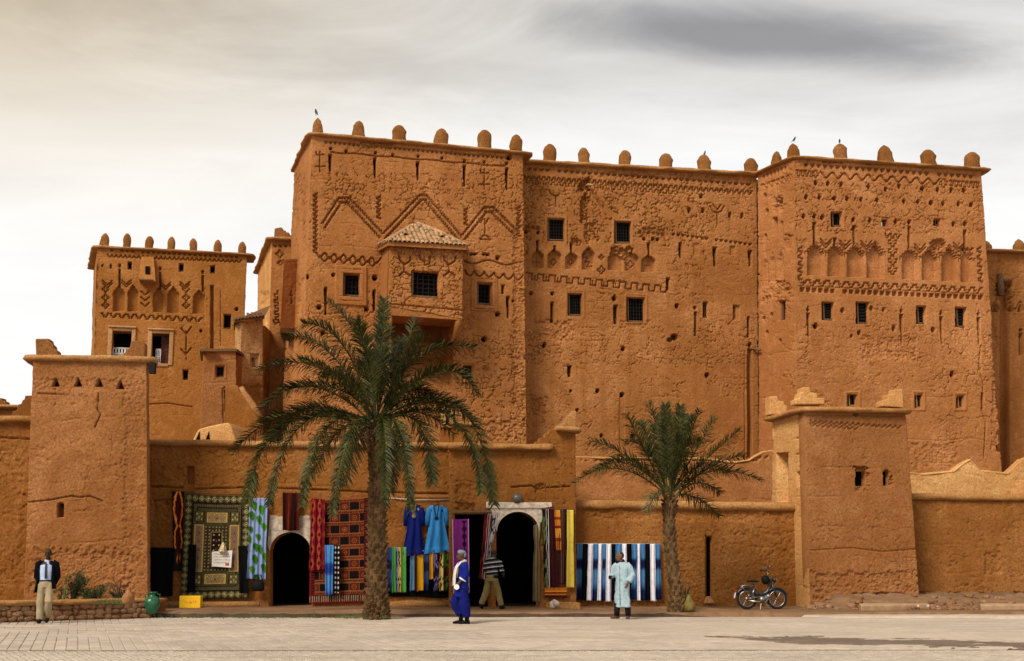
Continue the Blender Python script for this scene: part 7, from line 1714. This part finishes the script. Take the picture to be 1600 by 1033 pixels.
for a, yw in ((J['al'], -.5), (J['ar'], .25)): m = MB(); shoe(m, a, yw, .27); mesh_obj('shoe', xf(np.array(m.V)), m.F, plain('brown_leather', (.10, .04, .02), .5, .4), root)
m = MB().ball(q(0, .050, .030), (.072, .062, .086), 14, 10); m.ball(q(0, .035, .065), (.062, .072, .05), 12, 8); remesh('hair', m, .009, plain('black_hair', (.014, .012, .011), .6, .3), root, xf)
hp = xf(np.array([(-.185, -.335, 1.065)]))[0]; o = MB().box(hp, (.075, .05, .09)).build('camera_pouch', MATS['black_leather']); tag(o, 'small black pouch in the hand of the man in the pale robe', 'pouch'); b = o.modifiers.new('b', 'BEVEL'); b.width = .012

# --- man in striped top stepping into the gate, seen from behind
p = at_z(768, 952, ZTER); yaw = math.pi - .45; xf = placed(p, yaw, .97); SK4 = skinm('skin_deep', (.06, .030, .018))
root = thing('person', p, 'man in dark striped top and olive trousers stepping into the tall arch', 'person')
J = dict(hl=(-.09, 0, .88), kl=(-.15, -.12, .50), al=(-.24, -.16, .10), hr=(.09, .0, .88), kr=(.16, .03, .48), ar=(.26, .16, .13))
m = MB(); q, R = head(m, (.02, -.20, 1.55), .2, .2, 1.0); m.tube([(0, -.09, 1.37), (.01, -.16, 1.50)], [.058, .052], 12); torso(m, [.84, .98, 1.10, 1.24, 1.34, 1.41], [.155, .15, .15, .17, .175, .08], [.11, .11, .115, .12, .10, .07], 0, [0, -.02, -.04, -.07, -.09, -.10]); leg(m, J['hl'], J['kl'], J['al']); leg(m, J['hr'], J['kr'], J['ar'])
m.tube([(-.18, -.08, 1.34), (-.27, -.10, 1.10), (-.24, -.26, .96)], [.050, .043, .030], 10); hand(m, (-.24, -.26, .96), (.1, -.8, -.4), -1, .7, (1, 0, 0)); m.tube([(.18, -.08, 1.34), (.25, -.10, 1.10), (.20, -.28, 1.02)], [.050, .043, .030], 10); hand(m, (.20, -.28, 1.02), (-.1, -.8, -.2), 1, .7, (-1, 0, 0))
body = remesh('body', m, .0085, SK4, root, xf); eyes(body, q, xf)
m = MB(); torso(m, [.86, .98, 1.12, 1.26, 1.36, 1.43], [.185, .185, .18, .195, .195, .085], [.145, .145, .15, .145, .125, .08], 0, [.0, -.02, -.04, -.07, -.09, -.11]); m.tube([(-.13, -.09, 1.37), (-.205, -.09, 1.31), (-.28, -.10, 1.10), (-.255, -.22, .99)], [.075, .084, .074, .062], 12); m.tube([(.13, -.09, 1.37), (.205, -.09, 1.31), (.265, -.10, 1.10), (.21, -.24, 1.03)], [.075, .084, .074, .062], 12)
def stripes(V):
    c = np.tile(rgb('15161b'), (len(V), 1)); z = V[:, 2] + V[:, 0] * .12; f = (z * 100) % 13; c[(f < 2.2) & (z > .95)] = rgb('c9c8c4'); c[(f > 4) & (f < 5)] = rgb('8a8a8c'); return c
remesh('striped_top', m, .011, M_CLOTH, root, xf, stripes, 3, .02, 5)
m = MB(); torso(m, [.78, .90, .97], [.175, .175, .165], [.14, .145, .135]); leg(m, (-.09, 0, .84), J['kl'], (-.23, -.15, .10), (.115, .10, .09, .085)); leg(m, (.09, 0, .84), J['kr'], (.25, .15, .13), (.115, .10, .09, .085)); remesh('trousers', m, .014, M_CLOTH, root, xf, solid('7a6a44'), 4, .025, 5)
for a, yw, h in ((J['al'], 0, 0), (J['ar'], 0.2, .05)): m = MB(); shoe(m, a, yw, .27, 0, h); mesh_obj('shoe', xf(np.array(m.V)), m.F, MATS['black_leather'], root)
m = MB().ball(q(0, .030, .045), (.078, .090, .078), 14, 10); remesh('hair', m, .009, MATS['black_hair'], root, xf)

# ================================================================== moped
pr_, pf_ = at_z(1167, 952, ZTER), at_z(1214, 951.5, ZTER); pr_[1] = pf_[1] = 36.2; pr_[0] = at_y(1167, 940, 36.2)[0]; pf_[0] = at_y(1214, 940, 36.2)[0]
ctr = (pr_ + pf_) / 2; ctr[2] = float(terr_z(np.array([ctr[0]]), np.array([ctr[1]]))[0]); wb = (pf_[0] - pr_[0]) / 2
root = thing('moped', ctr, 'small black moped with chrome rims leaning by the clay tower', 'moped')
M_BLKP = plain('black_enamel', (.012, .012, .014), .3, .5, var=.2); M_CHR = plain('chrome', (.30, .29, .28), .3, .5, 1.0, var=.15); M_RUB = plain('tyre_rubber', (.014, .013, .013), .85, .2); M_ALU = plain('cast_alloy', (.28, .27, .26), .4, .5, .9, var=.3); M_RED = plain('tail_lens', (.25, .01, .01), .2, .5)
g = lambda x, y, z: ctr + np.array((x, y, z)); RW = .285
def ring(c, R_, r, n=36, k=8, sx=1.0):
    V, F = [], []
    for i in range(n):
        a = 2 * math.pi * i / n
        for j in range(k): b = 2 * math.pi * j / k; V.append(c + np.array(((R_ + r * math.cos(b)) * math.cos(a), r * sx * math.sin(b), (R_ + r * math.cos(b)) * math.sin(a))))
    for i in range(n):
        for j in range(k): F.append((i * k + j, ((i + 1) % n) * k + j, ((i + 1) % n) * k + (j + 1) % k, i * k + (j + 1) % k))
    return V, F
for x in (-wb, wb):
    c = g(x, 0, RW); w = mesh_obj('wheel', *ring(c, RW - .035, .035), M_RUB, root); V, F = ring(c, RW - .075, .016, 36, 6, 1.6); mesh_obj('rim', V, F, M_CHR, w)
    m = MB()
    for k in range(18): a = 2 * math.pi * k / 18; m.tube([c + (0, .02 * (-1) ** k, 0), c + ((RW - .08) * math.cos(a), 0, (RW - .08) * math.sin(a))], .0035, 4)
    m.build('spokes', M_CHR, w); MB().tube([c + (0, -.05, 0), c + (0, .05, 0)], .055 if x < 0 else .04, 14).build('hub', M_ALU, w, True)
    a0, a1 = (.15, 2.75) if x < 0 else (.35, 2.4); T = np.linspace(a0, a1, 16); P = [c + ((RW + .03) * math.cos(t), 0, (RW + .03) * math.sin(t)) for t in T]
    V = []; 
    for p_, t in zip(P, T):
        for y, d in ((-.05, -.035), (-.045, 0), (0, .012), (.045, 0), (.05, -.035)): V.append(p_ + np.array((d * math.cos(t), y, d * math.sin(t))))
    F = [(i * 5 + j, i * 5 + j + 1, i * 5 + j + 6, i * 5 + j + 5) for i in range(15) for j in range(4)]; q = mesh_obj('mudguard', V, F, M_BLKP, root); s = q.modifiers.new('s', 'SOLIDIFY'); s.thickness = .006
m = MB(); hs = g(wb - .17, 0, .84); m.tube([g(wb - .15, 0, .72), g(.16, 0, .47), g(.02, 0, .40), g(-.12, 0, .42), g(-.22, 0, .52)], [(.05, .05), (.055, .05), (.05, .05), (.05, .05), (.05, .05)], 10); m.tube([g(-.22, 0, .52), g(-.24, 0, .70)], .028, 8); m.tube([g(wb - .13, 0, .66), g(wb - .19, 0, .90)], .026, 10); m.build('frame', M_BLKP, root, True)
for y in (-.055, .055):
    MB().tube([g(wb - .14, y, .70), g(wb - .05, y, .48), g(wb, y, RW)], [.022, .02, .015], 8).build('fork', M_BLKP, root, True); MB().tube([g(-.10, y, .34), g(-wb, y, RW)], .018, 7).build('swing_arm', M_CHR, root, True); MB().tube([g(-.21, y * 1.5, .58), g(-.30, y * 1.5, .32)], [.022, .018], 8).build('shock_absorber', M_CHR, root, True)
m = MB(); m.tube([g(.02, -.02, .28), g(.16, -.02, .33)], [.085, .07], 12); m.tube([g(.13, -.02, .33), g(.24, -.02, .38)], [.075, .06], 12); m.tube([g(-.08, -.07, .27), g(.06, -.07, .27)], [.09, .10], 14); m.build('engine', M_ALU, root, True)
MB().tube([g(.18, -.07, .33), g(.10, -.09, .20), g(-.10, -.10, .20), g(-.40, -.11, .24)], [.018, .02, .03, .032], 8).build('exhaust', M_CHR, root, True)
m = MB(); m.tube([g(-.40, 0, .755), g(-.33, 0, .775), g(-.22, 0, .77), g(-.12, 0, .765), g(-.08, 0, .755)], [(.05, .02), (.11, .035), (.10, .038), (.06, .032), (.03, .02)], 14, upv=(0, 0, 1)); m.build('saddle', M_RUB, root, True)
MB().box(g(-.26, 0, .50), (.20, .07, .16)).build('side_cover', M_BLKP, root)
m = MB()
for y in (-.09, .09): m.tube([g(-.24, y, .66), g(-.62, y, .64)], .010, 6); m.tube([g(-.56, y, .64), g(-wb, y * .7, .40)], .008, 6)
for x in (-.34, -.48, -.60): m.tube([g(x, -.09, .65), g(x, .09, .65)], .008, 6)
m.build('luggage_rack', M_CHR, root, True)
hb = g(wb - .20, 0, .93)
m = MB(); m.tube([hb, hb + (-.02, -.10, .08), hb + (-.06, -.22, .14), hb + (-.16, -.28, .12)], .012, 8); m.tube([hb, hb + (-.02, .10, .08), hb + (-.06, .22, .14), hb + (-.16, .28, .12)], .012, 8); m.build('handlebar', M_CHR, root, True)
for s in (-1, 1): MB().tube([hb + (-.10, s * .255, .13), hb + (-.20, s * .30, .115)], .019, 8).build('grip', M_RUB, root, True); MB().tube([hb + (-.05, s * .2, .14), hb + (.0, s * .25, .26)], .005, 5).ball(hb + (.01, s * .26, .29), (.012, .05, .035), 10, 8).build('mirror', M_CHR, root, True)
V = MB().lathe((0, 0, 0), [(.03, -.07), (.075, -.02), (.08, .02), (.06, .035)], 16); mesh_obj('headlight', np.array([(v[2], v[0], v[1]) for v in V.V]) + g(wb - .05, 0, .80), V.F, M_BLKP, root); V = MB().lathe((0, 0, 0), [(.065, .0), (.05, .02), (.02, .03)], 16); mesh_obj('lens', np.array([(v[2], v[0], v[1]) for v in V.V]) + g(wb - .022, 0, .80), V.F, M_CHR, root)
MB().ball(g(wb - .30, -.02, .80), (.12, .10, .13), 14, 10).build('handlebar_bag', MATS['black_leather'], root, True)
MB().box(g(-wb - RW - .03, 0, .50), (.05, .07, .06)).build('tail_light', M_RED, root); q = MB().box(g(-wb - RW - .045, 0, .38), (.012, .13, .15), Matrix.Rotation(.25, 3, 'Y')).build('number_plate', MATS['white_paint'], root)
m = MB(); m.tube([g(-.02, -.06, .24), g(-.08, -.16, .01)], .011, 6); m.build('kick_stand', M_CHR, root); 
m = MB(); m.tube([g(.02, -.13, .26), g(.10, -.14, .12)], .010, 6); m.box(g(.11, -.18, .11), (.10, .08, .025)); m.tube([g(.02, .0, .26), g(.02, -.14, .26)], .012, 6); m.build('pedal', M_CHR, root)
